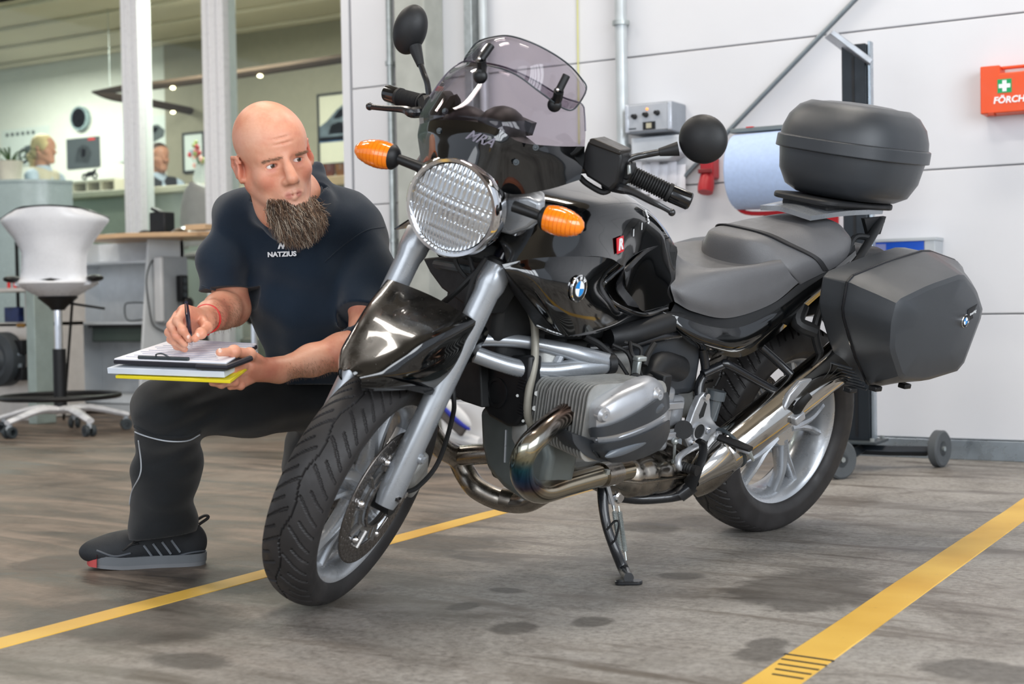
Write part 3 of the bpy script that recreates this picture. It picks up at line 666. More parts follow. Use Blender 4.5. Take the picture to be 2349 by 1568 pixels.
# ---- reception counter
def d3(u, v, D): return d_(u, v, D)
m_ct = mat('counter_top', 'd9d2bd', .4, var=.03); m_cf = mat('counter_front', 'c2c5be', .4, var=.05)
zc = d_(230, 446, 11.6)[2]
a = d_(170, 450, 11.9); b = d_(500, 444, 11.2)
t = thing('reception_counter', 'long cream-topped office counter in front of the seated man', 'counter', ((a[0] + b[0]) / 2, (a[1] + b[1]) / 2, ZF))
L = np.linalg.norm(b[:2] - a[:2]); t.rotation_euler[2] = math.atan2(b[1] - a[1], b[0] - a[0]); zz = zc - ZF
obj('countertop', G().b2((-L / 2, -.25, zz - .03), (L / 2 + .15, .30, zz + .02)), m_ct, t, bevel=.006)
obj('body', G().b2((-L / 2 + .1, -.12, 0), (L / 2 + .1, .25, zz - .03)), m_cf, t, bevel=.004)
a = d_(170, 435, 12.6); b = d_(300, 425, 12.2); t = thing('pigeonhole_rack', 'low cream pigeonhole rack on the office counter', 'rack', tuple((a + b) / 2))
t.rotation_euler[2] = 0
L = .52
obj('rack_top', G().b2((-L / 2, -.1, .04), (L / 2, .1, .06)), m_ct, t); obj('rack_floor', G().b2((-L / 2, -.1, -.1), (L / 2, .1, -.085)), m_ct, t)
for k in range(4): obj('divider', G().b2((-L / 2 + k * (L - .015) / 3, -.1, -.085), (-L / 2 + .015 + k * (L - .015) / 3, .1, .04)), m_ct, t)
obj('rack_back', G().b2((-L / 2, .09, -.09), (L / 2, .1, .05)), mat('rackback', '6f5c45', .6), t)
# curved silver reception front at the far left, with the potted plant on it
C = d_(85, 465, 10.9); t = thing('reception_counter', 'curved frosted reception front at far left behind the stool', 'counter', (C[0], C[1], ZF))
zt = d_(85, 428, 10.9)[2] - ZF; R0 = .42
arc = [(R0 * math.cos(a), R0 * math.sin(a)) for a in np.linspace(-pi * .98, -.02 * pi, 24)]
g = G(); ring = arc + [(x * .95, y * .95) for x, y in arc[::-1]]; g.prism(ring, zt, (0, 0, 0), (1, 0, 0), (0, 1, 0), N=(0, 0, 1)); obj('curved_panel', g, m_glassgrey, t)
obj('front_top', G().prism([(x * 1.02, y * 1.02) for x, y in arc], .02, (0, 0, zt), (1, 0, 0), (0, 1, 0), N=(0, 0, 1)), m_glassgrey, t)
obj('side_panel', G().b2((-2.2, -.04, 0), (-R0, .0, zt)), m_glassgrey, t)
obj('dark_edge', G().b2((-.285, -.335, 0), (-.27, -.32, zt + .01)), m_pb, t)
C = d_(88, 460, 10.2)
def plant(name, label, c, n, L, m, pot=True, spread=1.):
    t = thing(name, label, 'plant', tuple(c))
    if pot: obj('pot', G().lathe([(0, 0), (.075, 0), (.095, .15), (.10, .16), (.09, .16), (.085, .14), (0, .14)], (0, 0, 0), (0, 0, 1), 24), mat('pot_cream', 'd9d3c2', .5), t)
    for k in range(n):
        a = 2 * pi * k / n + random.uniform(-.3, .3); l = L * random.uniform(.7, 1.1); up = random.uniform(.3, .9); w = .014; rows = []
        for s in np.linspace(0, 1, 5):
            r = l * s * spread; z = .14 * pot + l * up * (1.7 * s - 1.35 * s * s); p = np.array((math.cos(a) * r, math.sin(a) * r, z)); q = np.array((-math.sin(a), math.cos(a), 0)) * w * (1 - s) ** .5 * (.4 + s)
            rows.append([p - q, p + np.array((0, 0, -.003)), p + q])
        obj('leaf', G().sheet(rows, 1, 2, .001), m, t)
    return t
p = d_(24, 426, 10.75); p[2] = ZF + zt + .022; plant('potted_plant', 'green strappy plant in cream pot at the far left', p, 13, .26, m_leaf)
# flowers in front of the framed picture
p = d_(462, 440, 11.3); p[2] = zc + .022; t = thing('flower_arrangement', 'pink and red flowers in vase beside the white window post', 'flowers', tuple(p))
obj('vase', G().lathe([(0, 0), (.05, 0), (.065, .07), (.04, .16), (.045, .18), (.035, .17), (0, .02)], (0, 0, 0), (0, 0, 1), 18), m_greyl, t)
for k in range(22):
    a = random.uniform(0, 2 * pi); r = random.uniform(0, .11); z = random.uniform(.17, .38); c = (r * math.cos(a), r * math.sin(a), z)
    obj('stem', G().tube([(0, 0, .12), c], .002, 5), m_leaf, t)
    obj('blossom', G().ell(c, (.017, .017, .021), 8, 6), (mat('bl_red', 'b2383f', .6), mat('bl_pink', 'e0a7a0', .6), mat('bl_green', '8f9a5a', .6))[k % 3], t)
# amber glasses on a shelf at the right edge of the glass
a = d_(728, 432, 11.2); b = d_(830, 424, 10.9); t = thing('office_shelf', 'light wooden shelf behind the mechanic, under the car picture', 'shelf', tuple((a + b) / 2)); t.location.z = ZF
zt = (a[2] + b[2]) / 2 - ZF
obj('shelf_top', G().b2((-.28, -.15, zt - .0), (.35, .15, zt + .07)), m_wood, t, bevel=.003); obj('shelf_body', G().b2((-.26, -.13, 0), (.33, .14, zt)), MATS['olive_wall'], t)
for k, (u, r) in enumerate(((737, .03), (757, .042), (783, .045), (806, .03))):
    p = d_(u, 407, 11.0); p[2] = zt + ZF + .07
    tag(obj('amber_glass', G().lathe([(0, 0), (r * .8, 0), (r, .03), (r, .10), (r * .9, .10), (r * .9, .02), (0, .015)], (0, 0, 0), (0, 0, 1), 18), mat('amber_%d' % (k % 2), ('8e5a1d', '7c3b22')[k % 2], .12, spec=.8)), ('leftmost of the amber glasses on the office shelf', 'second amber glass from the left on the office shelf', 'widest dark amber glass on the office shelf', 'rightmost amber glass on the office shelf')[k], 'glass', 'amber glasses on the office shelf').location = p
# small dark scale-model bike on the rack
p = d_(205, 410, 12.35); p[2] = d_(235, 430, 12.4)[2] + .064; t = thing('model_motorcycle', 'small dark motorcycle model under the dark poster', 'model', tuple(p))
obj('body', G().tube([(-.05, 0, .04), (0, 0, .05), (.05, 0, .06), (.08, 0, .09)], [.012, .025, .018, .008], 8, 4), m_black, t)
for x in (-.06, .07): obj('wheel', G().lathe([(.018, -.006), (.03, -.004), (.03, .004), (.018, .006)], (x, 0, .03), (0, 1, 0), 16, close=True), m_black, t)
# pale dome-backed chair behind the glass
p = d_(452, 500, 10.6); t = thing('office_chair_shell', 'grey dome-backed office chair behind the black desk holder', 'chair', (p[0], p[1], ZF))
g = G(); rows = []
for k, (z, w) in enumerate(((.45, .20), (.6, .24), (.75, .23), (.88, .17), (.93, .06))): rows.append([(-w, .08, z), (-w * .6, -.02, z + .01), (0, -.06, z + .02), (w * .6, -.02, z + .01), (w, .08, z)])
zs_ = p[2] - ZF; obj('backrest', G().sheet(rows, 5, 5, .03).xf(lambda v: v + np.array((0, 0, zs_ - .68))), mat('dome_grey', '9a9c97', .4), t)
obj('seat', G().ell((0, .15, zs_ - .28), (.22, .22, .04)), MATS['dome_grey'], t); obj('stem', G().cyl((0, .15, .04), (0, .15, zs_ - .28), .03), m_black, t); obj('foot', G().lathe([(0, 0), (.24, 0), (.05, .05), (0, .05)], (0, .15, 0), (0, 0, 1), 20), m_black, t)
# green plant seen under the worktop
p = w_(290, 640, y=YG - .22); p[2] = d_(290, 640, (p - CO) @ CF)[2]; 
t = plant('grass_plant', 'bushy bright green plant visible under the worktop', p, 40, .30, mat('grass_green', '6ea24a', .6, var=.3, vs=20), False, .3)
obj('planter', G().b2((-.13, -.1, -p[2] + .0), (.13, .1, .05)), m_greyl, t, bevel=.01)

# ------------------------------------------------------------------ standing desk
c0 = w_(308, 950, z=0); YD = c0[1]; xr = w_(330, 700, y=YD)[0]; xl = w_(196, 700, y=YD)[0]; zt = w_(330, 536, y=YD)[2]; yb_ = YG - .1
xr_ = xr; yb2 = w_(436, 700, x=xr)[1]; yb2 = min(yb2, YG - .12)
t = thing('standing_desk', 'tall grey desk cabinet with light wood worktop and open shelves', 'desk', (xr, YD, 0))
DY = yb2 - YD
m_desk = mat('desk_pale_grey', 'dde1e4', .45, var=.02)
def trap(x, th, name, m=m_desk):
    g = G(); g.prism([(-.06, .03), (DY + .06, .03), (DY - .05, zt - .03), (.06, zt - .03)], th, (x, 0, 0), (0, 1, 0), (0, 0, 1), N=(1, 0, 0)); return obj(name, g, m, t, bevel=.003)
trap(-.02, .02, 'side_panel'); Wd = xr - xl; trap(-Wd - .25, .02, 'side_panel')
obj('back_panel', G().b2((-Wd - .25, DY - .08, .03), (0, DY - .05, zt - .03)), mat('cab_back', 'e2e6ea', .5), t)
g = G(); g.poly3([(-Wd - .05, -.12, zt - .03), (.02, -.16, zt - .03), (.95, .35, zt - .03), (.95, DY + .05, zt - .03), (-Wd - .05, DY + .05, zt - .03)], (0, 0, .03)); obj('worktop', g, m_wood, t, bevel=.004)
def hz(v): return w_(300, v, y=YD + .1)[2]
for v in (601, 740): obj('shelf', G().b2((-Wd - .24, .03, hz(v) - .01), (-.02, DY - .08, hz(v) + .006)), mat('shelf_grey', 'cdd3d8', .45), t, bevel=.002)
obj('plinth', G().b2((-Wd - .23, .0, hz(922)), (-.02, DY - .05, hz(905))), MATS['shelf_grey'], t); obj('plinth', G().b2((-Wd - .23, -.03, .02), (-.02, DY - .05, hz(925))), m_greyl, t)
tr = obj('drawer', G().b2((-Wd + .03, .02, hz(783)), (-.03, DY - .12, hz(748))), mat('drawer_greygreen', '3d4a45', .4), t, bevel=.008); obj('drawer_rim', G().b2((-Wd + .02, .0, hz(750)), (-.02, DY - .12, hz(744))), m_black, tr)
obj('shelf_cable', G().tube([(-.05, .05, hz(740) + .02), (-.2, .05, hz(740) + .02), (-.22, .05, hz(700)), (-.16, .05, hz(694)), (-.03, .05, hz(695))], .005, 6, 6), m_greyd, t)
dw = np.array((xr, YD, 0))
# things on the side of the desk
def side(u, v): return w_(u, v, x=xr + .02)
a = side(362, 742); b = side(415, 590)
tp = thing('mini_computer', 'flat grey computer box hung on the desk side', 'computer', tuple((a + b) / 2))
hy, hzz = abs(b[1] - a[1]) / 2, (b[2] - a[2]) / 2
obj('computer_case', G().b2((0, -hy, -hzz), (.06, hy, hzz)), mat('pc_grey', 'a3a8ac', .4), tp, bevel=.006); obj('bright_edge', G().b2((.0, -hy - .03, -hzz * .95), (.065, -hy, hzz * .98)), m_white, tp, bevel=.008)
a = side(387, 692); b = side(402, 632); tp = thing('power_strip', 'black power strip with plug on the desk side', 'power strip', tuple((a + b) / 2)); tp.location.x += .07
hy, hzz = abs(b[1] - a[1]) / 2, (b[2] - a[2]) / 2
obj('strip_body', G().b2((0, -hy, -hzz), (.045, hy, hzz)), m_black, tp, bevel=.006)
for k in range(3): obj('outlet', G().cyl((.045, 0, hzz * (.6 - .55 * k)), (.05, 0, hzz * (.6 - .55 * k)), .018, 14), m_greyd, tp)
obj('plug', G().ell((.06, .01, -hzz * 1.15), (.03, .045, .045)), m_black, tp)
g = G(); g.tube([side(368, 596), side(348, 600), side(336, 640), side(342, 700), side(352, 745), side(380, 762)], .005, 6, 6).tube([side(403, 645), side(418, 665), side(422, 700), side(405, 715)], .005, 6, 6)
obj('desk_cable', g, m_greyd, label='grey cables looping on the side panel of the standing desk', cat='cable')
# on the worktop
def top(u, v=530): q = w_(u, v, z=zt); return q
p = np.array((w_(372, 520, y=YD + .25)[0], YD + .25, zt)); t2 = thing('desk_holder', 'black document holder standing on the light wood worktop', 'holder', tuple(p))
obj('holder_body', G().b2((-.07, -.05, 0), (.07, .05, .155)).b2((-.08, -.06, 0), (.08, .07, .02)), m_black, t2, bevel=.01); obj('holder_arm', G().box((-.02, -.02, .165), (.08, .05, .02), np.array(Matrix.Rotation(.4, 3, 'Y'))), m_black, t2, bevel=.004)
p = np.array((w_(338, 520, y=YD + .12)[0], YD + .1, zt)); tag(obj('computer_mouse', G().ell((0, 0, .012), (.055, .035, .02)).b2((.02, -.02, 0), (.12, .03, .008)), m_black), 'black computer mouse near the corner of the worktop', 'mouse').location = p
p = np.array((w_(280, 520, y=YD + .45)[0], YD + .45, zt)); t2 = thing('keyboard_tray', 'dark glossy tray left of the computer mouse', 'tray', tuple(p)); obj('tray', G().b2((-.14, -.1, 0), (.12, .1, .012)), m_pb, t2, bevel=.004); obj('dark_case', G().b2((-.12, -.06, .012), (.08, .08, .045)), mat('teal_dark', '17302c', .3), t2, bevel=.01)
p = np.array((w_(437, 520, y=YD + .3)[0], YD + .3, zt)); t2 = thing('plastic_bag', 'crumpled clear plastic sleeve on the worktop by the mechanic', 'plastic sleeve', tuple(p))
obj('sleeve', G().sheet([[(-.12, -.08, .01), (-.03, -.08, .045), (.05, -.08, .02), (.13, -.08, .012)], [(-.12, 0, .02), (-.04, 0, .06), (.04, 0, .045), (.13, 0, .02)], [(-.12, .08, .01), (-.03, .08, .04), (.05, .08, .03), (.13, .08, .01)]], 5, 5, .003), mat('sleeve', 'c9d0d4', .15, spec=.8), t2)
p = np.array((w_(458, 530, y=YD - .02)[0], YD - .02, zt)); tag(obj('wood_block', G().b2((-.07, -.06, 0), (.1, .06, .035)), m_wood, bevel=.003), 'light wooden block on the worktop edge beside the mechanic', 'block').location = p

# ------------------------------------------------------------------ stools
def stool(label, u, v, s=1., rz=0.):
    c = w_(u, v, z=0); t = thing('standing_stool', label, 'stool', (c[0], c[1], 0), rz, 'white shell stools on castors')
    t.scale = (s, s, s)
    m_sh = mat('stool_white', 'e6e7ea', .28, var=.01, spec=.6)
    zs = .815
    rows = []
    for (z, w, d, cv) in ((.80, .09, .02, .0), (.825, .205, -.02, .02), (.87, .182, -.035, .05), (.95, .178, -.05, .07), (1.01, .185, -.06, .09), (1.08, .225, -.07, .11), (1.14, .27, -.085, .12), (1.19, .295, -.095, .125), (1.235, .21, -.10, .09)):
        ctr = 1.245 - z if z > 1.2 else 0
        rows.append([(-w, d + cv * 1.5, z - .0), (-w * .8, d + cv * .7, z + ctr * .2), (-w * .4, d + cv * .15, z + ctr), (0, d, z + ctr * 1.3), (w * .4, d + cv * .15, z + ctr), (w * .8, d + cv * .7, z + ctr * .2), (w, d + cv * 1.5, z)])
    sh = obj('shell', G().sheet(rows, 6, 4, .012), m_sh, t)
    top_ = [tuple(np.array(p) + (0, .006, .004)) for p in rows[-2][:1] + rows[-1][1:6] + rows[-2][6:]]
    obj('dark_edge', G().tube(top_, .006, 6, 6), m_black, sh)
    obj('seat_pan', G().lathe([(.05, -.065), (.11, -.05), (.20, .0), (.225, .02), (.22, .03), (0, .035)], (0, .12, zs), (0, 0, 1), 36), m_sh, t)
    obj('seat_cushion', G().ell((0, .16, zs + .04), (.20, .20, .035)), m_black, t)
    for s_ in (-1, 1): obj('armrest', G().ell((s_ * .225, .04, zs + .045), (.045, .075, .02)), m_black, t)
    obj('mechanism', G().lathe([(.035, -.13), (.05, -.11), (.11, -.06), (.10, -.05), (0, -.05)], (0, .12, zs), (0, 0, 1), 20), m_black, t)
    obj('adjust_lever', G().tube([(.05, .12, zs - .09), (.26, .10, zs - .125)], .007, 8), m_black, t)
    obj('piston', G().cyl((0, .12, .40), (0, .12, zs - .1), .021), m_chrome, t)
    obj('column', G().cyl((0, .12, .12), (0, .12, .47), .036, 20), m_black, t)
    obj('foot_ring', G().tube([(.32 * math.cos(a), .12 + .32 * math.sin(a), .205) for a in np.linspace(0, 2 * pi, 49)], .014, 8).tube([(-.30, .12, .2), (.30, .12, .2)], .010, 8), m_black, t)
    for k in range(5):
        a = 2 * pi * k / 5 + .35; d = np.array((math.cos(a), math.sin(a), 0)); c0_ = np.array((0, .12, 0))
        obj('leg', G().tube([c0_ + d * .02 + (0, 0, .13), c0_ + d * .16 + (0, 0, .135), c0_ + d * .37 + (0, 0, .085)], [.036, .032, .024], 8, 3, sq=(.65, 1)), m_sh, t, ang=50)
        cc = c0_ + d * .355
        cs = obj('castor', G().cyl(cc + (0, 0, .05), cc + (0, 0, .09), .013, 8).box(cc + (0, 0, .055), (.03, .03, .02)), m_greyl, t)
        for s_ in (-1, 1):
            n_ = np.array((-d[1], d[0], 0)); obj('castor_wheel', G().lathe([(.018, -.011), (.03, -.011), (.033, 0), (.03, .011), (.018, .011), (.018, -.011)], cc + n_ * s_ * .019 + (0, 0, .033), n_, 20), m_greyd, cs)
    return t
stool('tall white shell stool with black foot ring at far left', 128, 997, 1., math.radians(34))
stool('white shell stool mostly hidden behind the crouching mechanic', 566, 988, .86, math.radians(10))

# ------------------------------------------------------------------ far left: plinth, workshop cupboard, hose reel
a = w_(66, 972, z=0); b = w_(132, 968, z=0); zt = w_(100, 640, y=a[1])[2]
obj('steel_plinth', G().b2((a[0], a[1], 0), (b[0], a[1] + .15, zt)), mat('plinth_greygreen', 'a6b4ae', .5, var=.15, vs=7, metal=.3), label='grey-green mottled steel plinth standing behind the tall stool', cat='plinth', bevel=.004)
g = G(); a = d_(166, 690, 8.2); c = w_(146, 962, z=0); g.cyl(a, c, .008); obj('dark_rod', g, m_black, label='thin dark slanting rod between the tall stool and the desk', cat='rod'); g = G().cyl(d_(36, 490, 9.6), w_(48, 938, z=0), .012); obj('dark_rod', g, m_black, label='thin dark upright rod left of the tall stool', cat='rod')
YC = w_(30, 962, z=0)[1]; xa = -9.0; xb = w_(66, 800, y=YC)[0]
def cz(v): return w_(30, v, y=YC)[2]
t = thing('tool_cupboard', 'pale workshop cupboard with open shelf at the far left', 'cupboard', (xb, YC, 0)); wdt = .55
obj('carcass', G().b2((-wdt, .0, .0), (0, .02, cz(742))).b2((-wdt, .45, cz(742)), (0, .47, cz(665))).b2((-wdt, 0, cz(668)), (0, .47, cz(660))), mat('cup_pale', 'd7d2cc', .5), t)
obj('shelf', G().b2((-wdt, .0, cz(748)), (0, .45, cz(740))), MATS['cup_pale'], t)
obj('side', G().b2((-.012, 0.021, 0.01), (0, .45, cz(669))), MATS['cup_pale'], t)
p = w_(26, 742, y=YC + .03); tag(obj('oil_can', G().b2((-.065, -.0, 0), (.065, .05, .095)), mat('can_blue', '1d2b58', .35, var=.5, vs=16), bevel=.004), 'dark blue box on the cupboard shelf at far left', 'box').location = (p[0], YC + .03, cz(740) + .004)
for k, u in enumerate((12, 26, 41, 56)):
    p = w_(u, 672, y=YC); tag(obj('red_bottle', G().lathe([(0, 0), (.011, 0), (.011, .03), (.005, .045), (0, .045)], (0, 0, 0), (0, 0, 1), 10), m_redl), 'small red bottle on top of the tool cupboard', 'bottle', 'red bottles on the cupboard').location = (p[0], YC + .03, cz(660))
C = w_(2, 824, y=YC - .14); t = thing('hose_reel', 'big dark hose reel mounted on the cupboard at left edge', 'hose reel', tuple(C)); R0 = .17
obj('drum', G().lathe([(0, -.05), (.06, -.05), (.07, -.065), (.085, -.05), (.11, -.05), (.12, -.06), (.135, -.05), (R0 * .96, -.04), (R0, -.02), (R0, .05), (0, .06)], (0, 0, 0), (0, 1, 0), 48), mat('reel_grey', '3b4044', .45), t)
[obj('bracket', G().b2((.10, .0, z0_), (R0 + .02, .13, z1_)), m_black, t, bevel=.004) for z0_, z1_ in ((-.13, -.05), (.03, .12))]; obj('clip', G().b2((R0 - .02, -.01, -.05), (R0 - .002, .02, .04)), m_steel, t, bevel=.002)
obj('brass_fitting', G().cyl((.14, .02, .21), (.19, .02, .21), .014, 10), mat('brass', 'b0844a', .3, metal=.9), t)
# ------------------------------------------------------------------ the motorcycle
moto = thing('motorcycle', 'black touring motorcycle on its side stand with panniers and top case', 'motorcycle')
Mb = Matrix.Identity(4)
for i in range(3):
    for j in range(3): Mb[i][j] = BM[i, j]
    Mb[i][3] = BO[i]
moto.matrix_world = Mb
m_tyre = mat('tyre_rubber', '2b2929', .55, var=.3, vs=13, bump=.15, bs=500, rv=.12)
m_rim = mat('rim_silver', 'b3b6ba', .3, metal=.65, var=.03, coat=.3)
m_disc = mat('disc_steel', '77726e', .3, metal=.9, var=.1, vs=60)
m_seat = mat('seat_vinyl', '626264', .40, var=.04, bump=.7, bs=650, spec=.6)
m_case = mat('case_plastic', '383b3f', .30, rv=.025, var=.03, bump=.35, bs=1200, spec=.55)
m_mat = mat('matte_black', '1a1b1d', .5, var=.1, bump=.2, bs=600)
m_dark = mat('engine_dark', '1e1f20', .6, var=.25, vs=25)
m_mdark = mat('tube_black', '1b1c1f', .28, spec=.6, coat=.3)
m_guard = mat('guard_grey', '34373b', .38)
def P_(name, g, m, par=None, **k): return obj(name, g, m, par or moto, **k)
def Pf(name, g, m, par=None, **k): return obj(name, g.xf(steer), m, par or moto, **k)
def bt(*pts): return [b_(u, v, y=y) for u, v, y in pts]
def ft(*pts): return [f_(u, v, x=x) for u, v, x in pts]
def mirror(g, axis=1):
    v = np.array(g.v); v[:, axis] *= -1; h = G(); h.add(v, [f[::-1] for f in g.f]); return h
def both(g): return g.merge(mirror(g))

def tyre(c, R, hw, side=1, per=36, seed=1):
    prof = [(.214, hw * .70), (.222, hw * .86), (.236, hw * .97), (.250, hw)] ; Rs = R - .016 - hw * .18
    half = cr(np.array(prof + [(Rs, hw * .96), (R - .0155, hw * .80), (R - .0065, hw * .55), (R - .0015, hw * .27), (R, 0)]), 6)
    full = np.vstack([half, (half[:-1] * [1, -1])[::-1]]); n = 1008; th = np.arange(n) * 2 * pi / n
    T, Rr = np.meshgrid(th, full[:, 0]); _, Y = np.meshgrid(th, full[:, 1]); s = Y / hw; a = np.abs(s)
    ph = T / (2 * pi) * per; d = np.zeros_like(s)
    def groove(p, lo, hi, w):
        q = np.abs(((p + .5) % 1) - .5); return ((q < w) & (a > lo) & (a < hi))
    gA = groove(ph + np.where(s > 0, 0, .5) + .95 * (a ** 1.35), .10, .90, .055); gB = groove(ph + np.where(s > 0, .5, 0) + .85 * (a ** 1.2), .38, .93, .05)
    gC = np.abs(s - .10 * np.sin(ph * pi)) < .025
    m = (gA | gB | gC) & (Rr > Rs - .002); Rr = Rr - m * .0042
    V = np.stack([c[0] + Rr * np.cos(T), c[1] + Y, c[2] + Rr * np.sin(T)], -1); k = len(full); g = G()
    vv = V.reshape(-1, 3); i, j = np.meshgrid(np.arange(k - 1), np.arange(n), indexing='ij'); j2 = (j + 1) % n
    f = np.stack([i * n + j, (i + 1) * n + j, (i + 1) * n + j2, i * n + j2], -1).reshape(-1, 4)
    g.v = vv.tolist(); g.f = f.tolist(); return g
def rimg(c, hw):
    pr_ = [(.2155, -hw + .004), (.229, -hw), (.2305, -hw + .004), (.224, -hw + .012), (.212, -hw + .022), (.196, -hw * .35), (.196, hw * .35), (.212, hw - .022), (.224, hw - .012), (.2305, hw - .004), (.229, hw), (.2155, hw - .004), (.205, hw - .014), (.188, hw * .32), (.186, 0), (.188, -hw * .32), (.205, -hw + .014)]
    return G().lathe(pr_, c, (0, 1, 0), 96, close=True)
def spoke_pts(c, r, a, y): return np.array((c[0] + r * math.cos(a), c[1] + y, c[2] + r * math.sin(a)))
def disc(c, y, r0, r1, name, par, st=True):
    nr, na = 9, 240; g = G(); V = [spoke_pts(c, r0 + (r1 - r0) * i / nr, 2 * pi * j / na, y) for i in range(nr + 1) for j in range(na)]; F = []
    for i in range(nr):
        for j in range(na):
            if i in (1, 3, 5, 7) and (j + {1: 0, 3: 2, 5: 4, 7: 1}[i]) % 6 == 0: continue
            F.append((i * na + j, i * na + (j + 1) % na, (i + 1) * na + (j + 1) % na, (i + 1) * na + j))
    g.add(V, F); o = (Pf if st else P_)(name, g, m_disc, par, ang=20, fix=False); s = o.modifiers.new('sol', 'SOLIDIFY'); s.thickness = .0045; s.offset = 0; return o

# ---- front wheel
FC = np.array((1.470, 0, .2845))
fw = Pf('front_wheel', rimg(FC, .052), m_rim, label='silver cast front wheel')
Pf('tyre', tyre(FC, .2885, .062, per=26), m_tyre, fw, fix=False, ang=28)
g = G().lathe([(0, -.06), (.034, -.06), (.040, -.03), (.042, 0), (.040, .03), (.034, .06), (0, .06)], FC, (0, 1, 0), 32); Pf('hub', g, m_rim, fw)
def yspokes(c, ph, yoff, w0, par, mk, y1=.0):
    for k in range(5):
        a = ph + 2 * pi * k / 5; g = G()
        for s in (-1, 1):
            pts = [spoke_pts(c, .035, a, yoff), spoke_pts(c, .085, a + s * .05, yoff), spoke_pts(c, .135, a + s * .13, yoff * .8 + y1), spoke_pts(c, .19, a + s * .21, yoff * .4 + y1), spoke_pts(c, .214, a + s * .23, y1)]
            g.tube(pts, [w0, w0 * .9, w0 * .72, w0 * .75, w0 * 1.1], 10, 4, up=(0, 1, 0), sq=(1.25, .72))
        mk('spoke', g, m_rim, par)
yspokes(FC, .3, .012, .020, fw, Pf)
for s in (1, -1):
    dk = disc(FC, s * .066, .118, .160, 'brake_disc', fw)
    g = G(); g.lathe([(.072, s * .060), (.084, s * .064), (.084, s * .068), (.072, s * .068)], FC, (0, 1, 0), 60, close=True)
    for k in range(10):
        a = 2 * pi * k / 10; p0, p1 = spoke_pts(FC, .08, a, s * .066), spoke_pts(FC, .121, a + .10, s * .066); g.tube([p0, p1], .008, 8, sq=(1, .4), up=(0, 1, 0))
    Pf('disc_carrier', g, mat('carrier', '8e8b88', .3, metal=.8), fw)
    g = G(); g.lathe([(.064, s * .072), (.070, s * .072), (.070, s * .077), (.064, s * .077)], FC, (0, 1, 0), 72, close=True)
    Pf('sensor_ring', g, m_disc, fw)
    for k in range(6):
        a = 2 * pi * k / 6 + .2; Pf('disc_bolt', G().lathe([(0, .008), (.006, .008), (.0095, .003), (.0095, -.004), (0, -.004)], spoke_pts(FC, .108, a, s * .070), (0, s, 0), 12), m_chrome, fw)
Pf('axle', G().cyl(FC - (0, .12, 0), FC + (0, .105, 0), .026, 24).cyl(FC - (0, .12, 0), FC + (0, .10, 0), .012, 16), m_mat, fw)

# ---- fork
Ltop, Lbot = f_(1146, 608, y=.1), f_(887, 1148, y=.1)
for s in (1, -1):
    sy = np.array((1, s, 1)); a, b = Lbot * sy, Ltop * sy; d = nrm(b - a)
    g = G(); g.tube([a - d * .012, a + d * .02, a + d * .25, b - d * .07, b - d * .05, b - d * .006, b], [.022, .029, .0285, .0285, .0335, .034, .031], 28)
    fk = Pf('fork_leg', g, m_silver)
    Pf('fork_tube', G().cyl(b - d * .01, b + d * .16, .0225, 24), mat('tube_blueblack', '12131c', .08, coat=1, var=0), fk)
    Pf('dust_seal', G().lathe([(.023, 0), (.032, 0), (.032, .008), (.026, .014), (.023, .014)], b - d * .002, d, 24, close=True), m_rubber, fk)
    if s == 1:
        Pf('boss', G().cyl(a + d * .115 + (0, .01, 0), a + d * .115 + (0, .034, 0), .012, 16).cyl(a + d * .115 + (0, .03, 0), a + d * .115 + (0, .04, 0), .008, 6), m_silver, fk)
        Pf('axle_clamp', G().box(a + d * .035 + (-.022, 0, -.004), (.05, .036, .055), np.array(Matrix.Rotation(-.35, 3, 'Y'))), m_silver, fk, bevel=.006)
        Pf('clamp_bolt', G().cyl(a + d * .03 + (-.02, .018, -.01), a + d * .03 + (-.02, .028, -.01), .008, 6), m_chrome, fk)
        Pf('clamp_bolt', G().cyl(a + d * .02 + (.012, .020, 0), a + d * .02 + (.012, .033, 0), .007, 6), m_chrome, fk)
    cal = G(); c0 = FC + np.array((-.125, s * .072, .03)); cal.box(c0, (.075, .055, .10), np.array(Matrix.Rotation(.5, 3, 'Y'))); Pf('brake_caliper', cal, m_cast, fk, bevel=.012)
g = G().tube(ft((1022, 742, 1.28)) + [f_(1040, 900, y=.11), f_(1037, 960, y=.12), f_(1005, 1060, y=.125), f_(960, 1115, y=.12), f_(925, 1130, y=.11)], .0055, 8, 6); Pf('brake_hose', g, m_rubber)
g = G().tube([f_(955, 1095, y=.085), f_(965, 1060, y=.085), f_(975, 1020, y=.08), f_(978, 985, y=.08)], .004, 6, 5); Pf('brake_line', g, m_galv)

# ---- front fender
def fsym(l, r, hw):                        # a pair of edge points seen on both flanks, made symmetric
    a, b = f_(*l, y=-hw), f_(*r, y=hw); return np.array(((a[0] + b[0]) / 2, hw, (a[2] + b[2]) / 2))
R = []
for l, r, hw, sd in (((893, 650), (1080, 724), .104, ((1118, 757, .122), (1092, 806, .120), (1044, 862, .104))),
                     ((850, 712), (990, 769), .080, ((1046, 800, .108), (1032, 850, .110), (1006, 892, .096))),
                     ((820, 765), (930, 808), .062, ((972, 836, .088), (965, 866, .090), (955, 890, .080))),
                     ((800, 815), (868, 838), .039, ((898, 856, .060), (894, 878, .061), (888, 893, .055))),
                     ((790, 852), (812, 860), .012, ((826, 868, .024), (828, 884, .026), (830, 893, .024)))):
    c = fsym(l, r, hw); R.append([c * (1, 0, 1) + (.002, 0, .008), c] + [f_(u, v, y=y) for u, v, y in sd])
R = [[np.array(p, float) for p in r] for r in R]
rows = [[p * (1, -1, 1) for p in r[:0:-1]] + r for r in R]
fend = Pf('front_fender', G().sheet(rows, 7, 8, .003), m_dusty, ang=60)
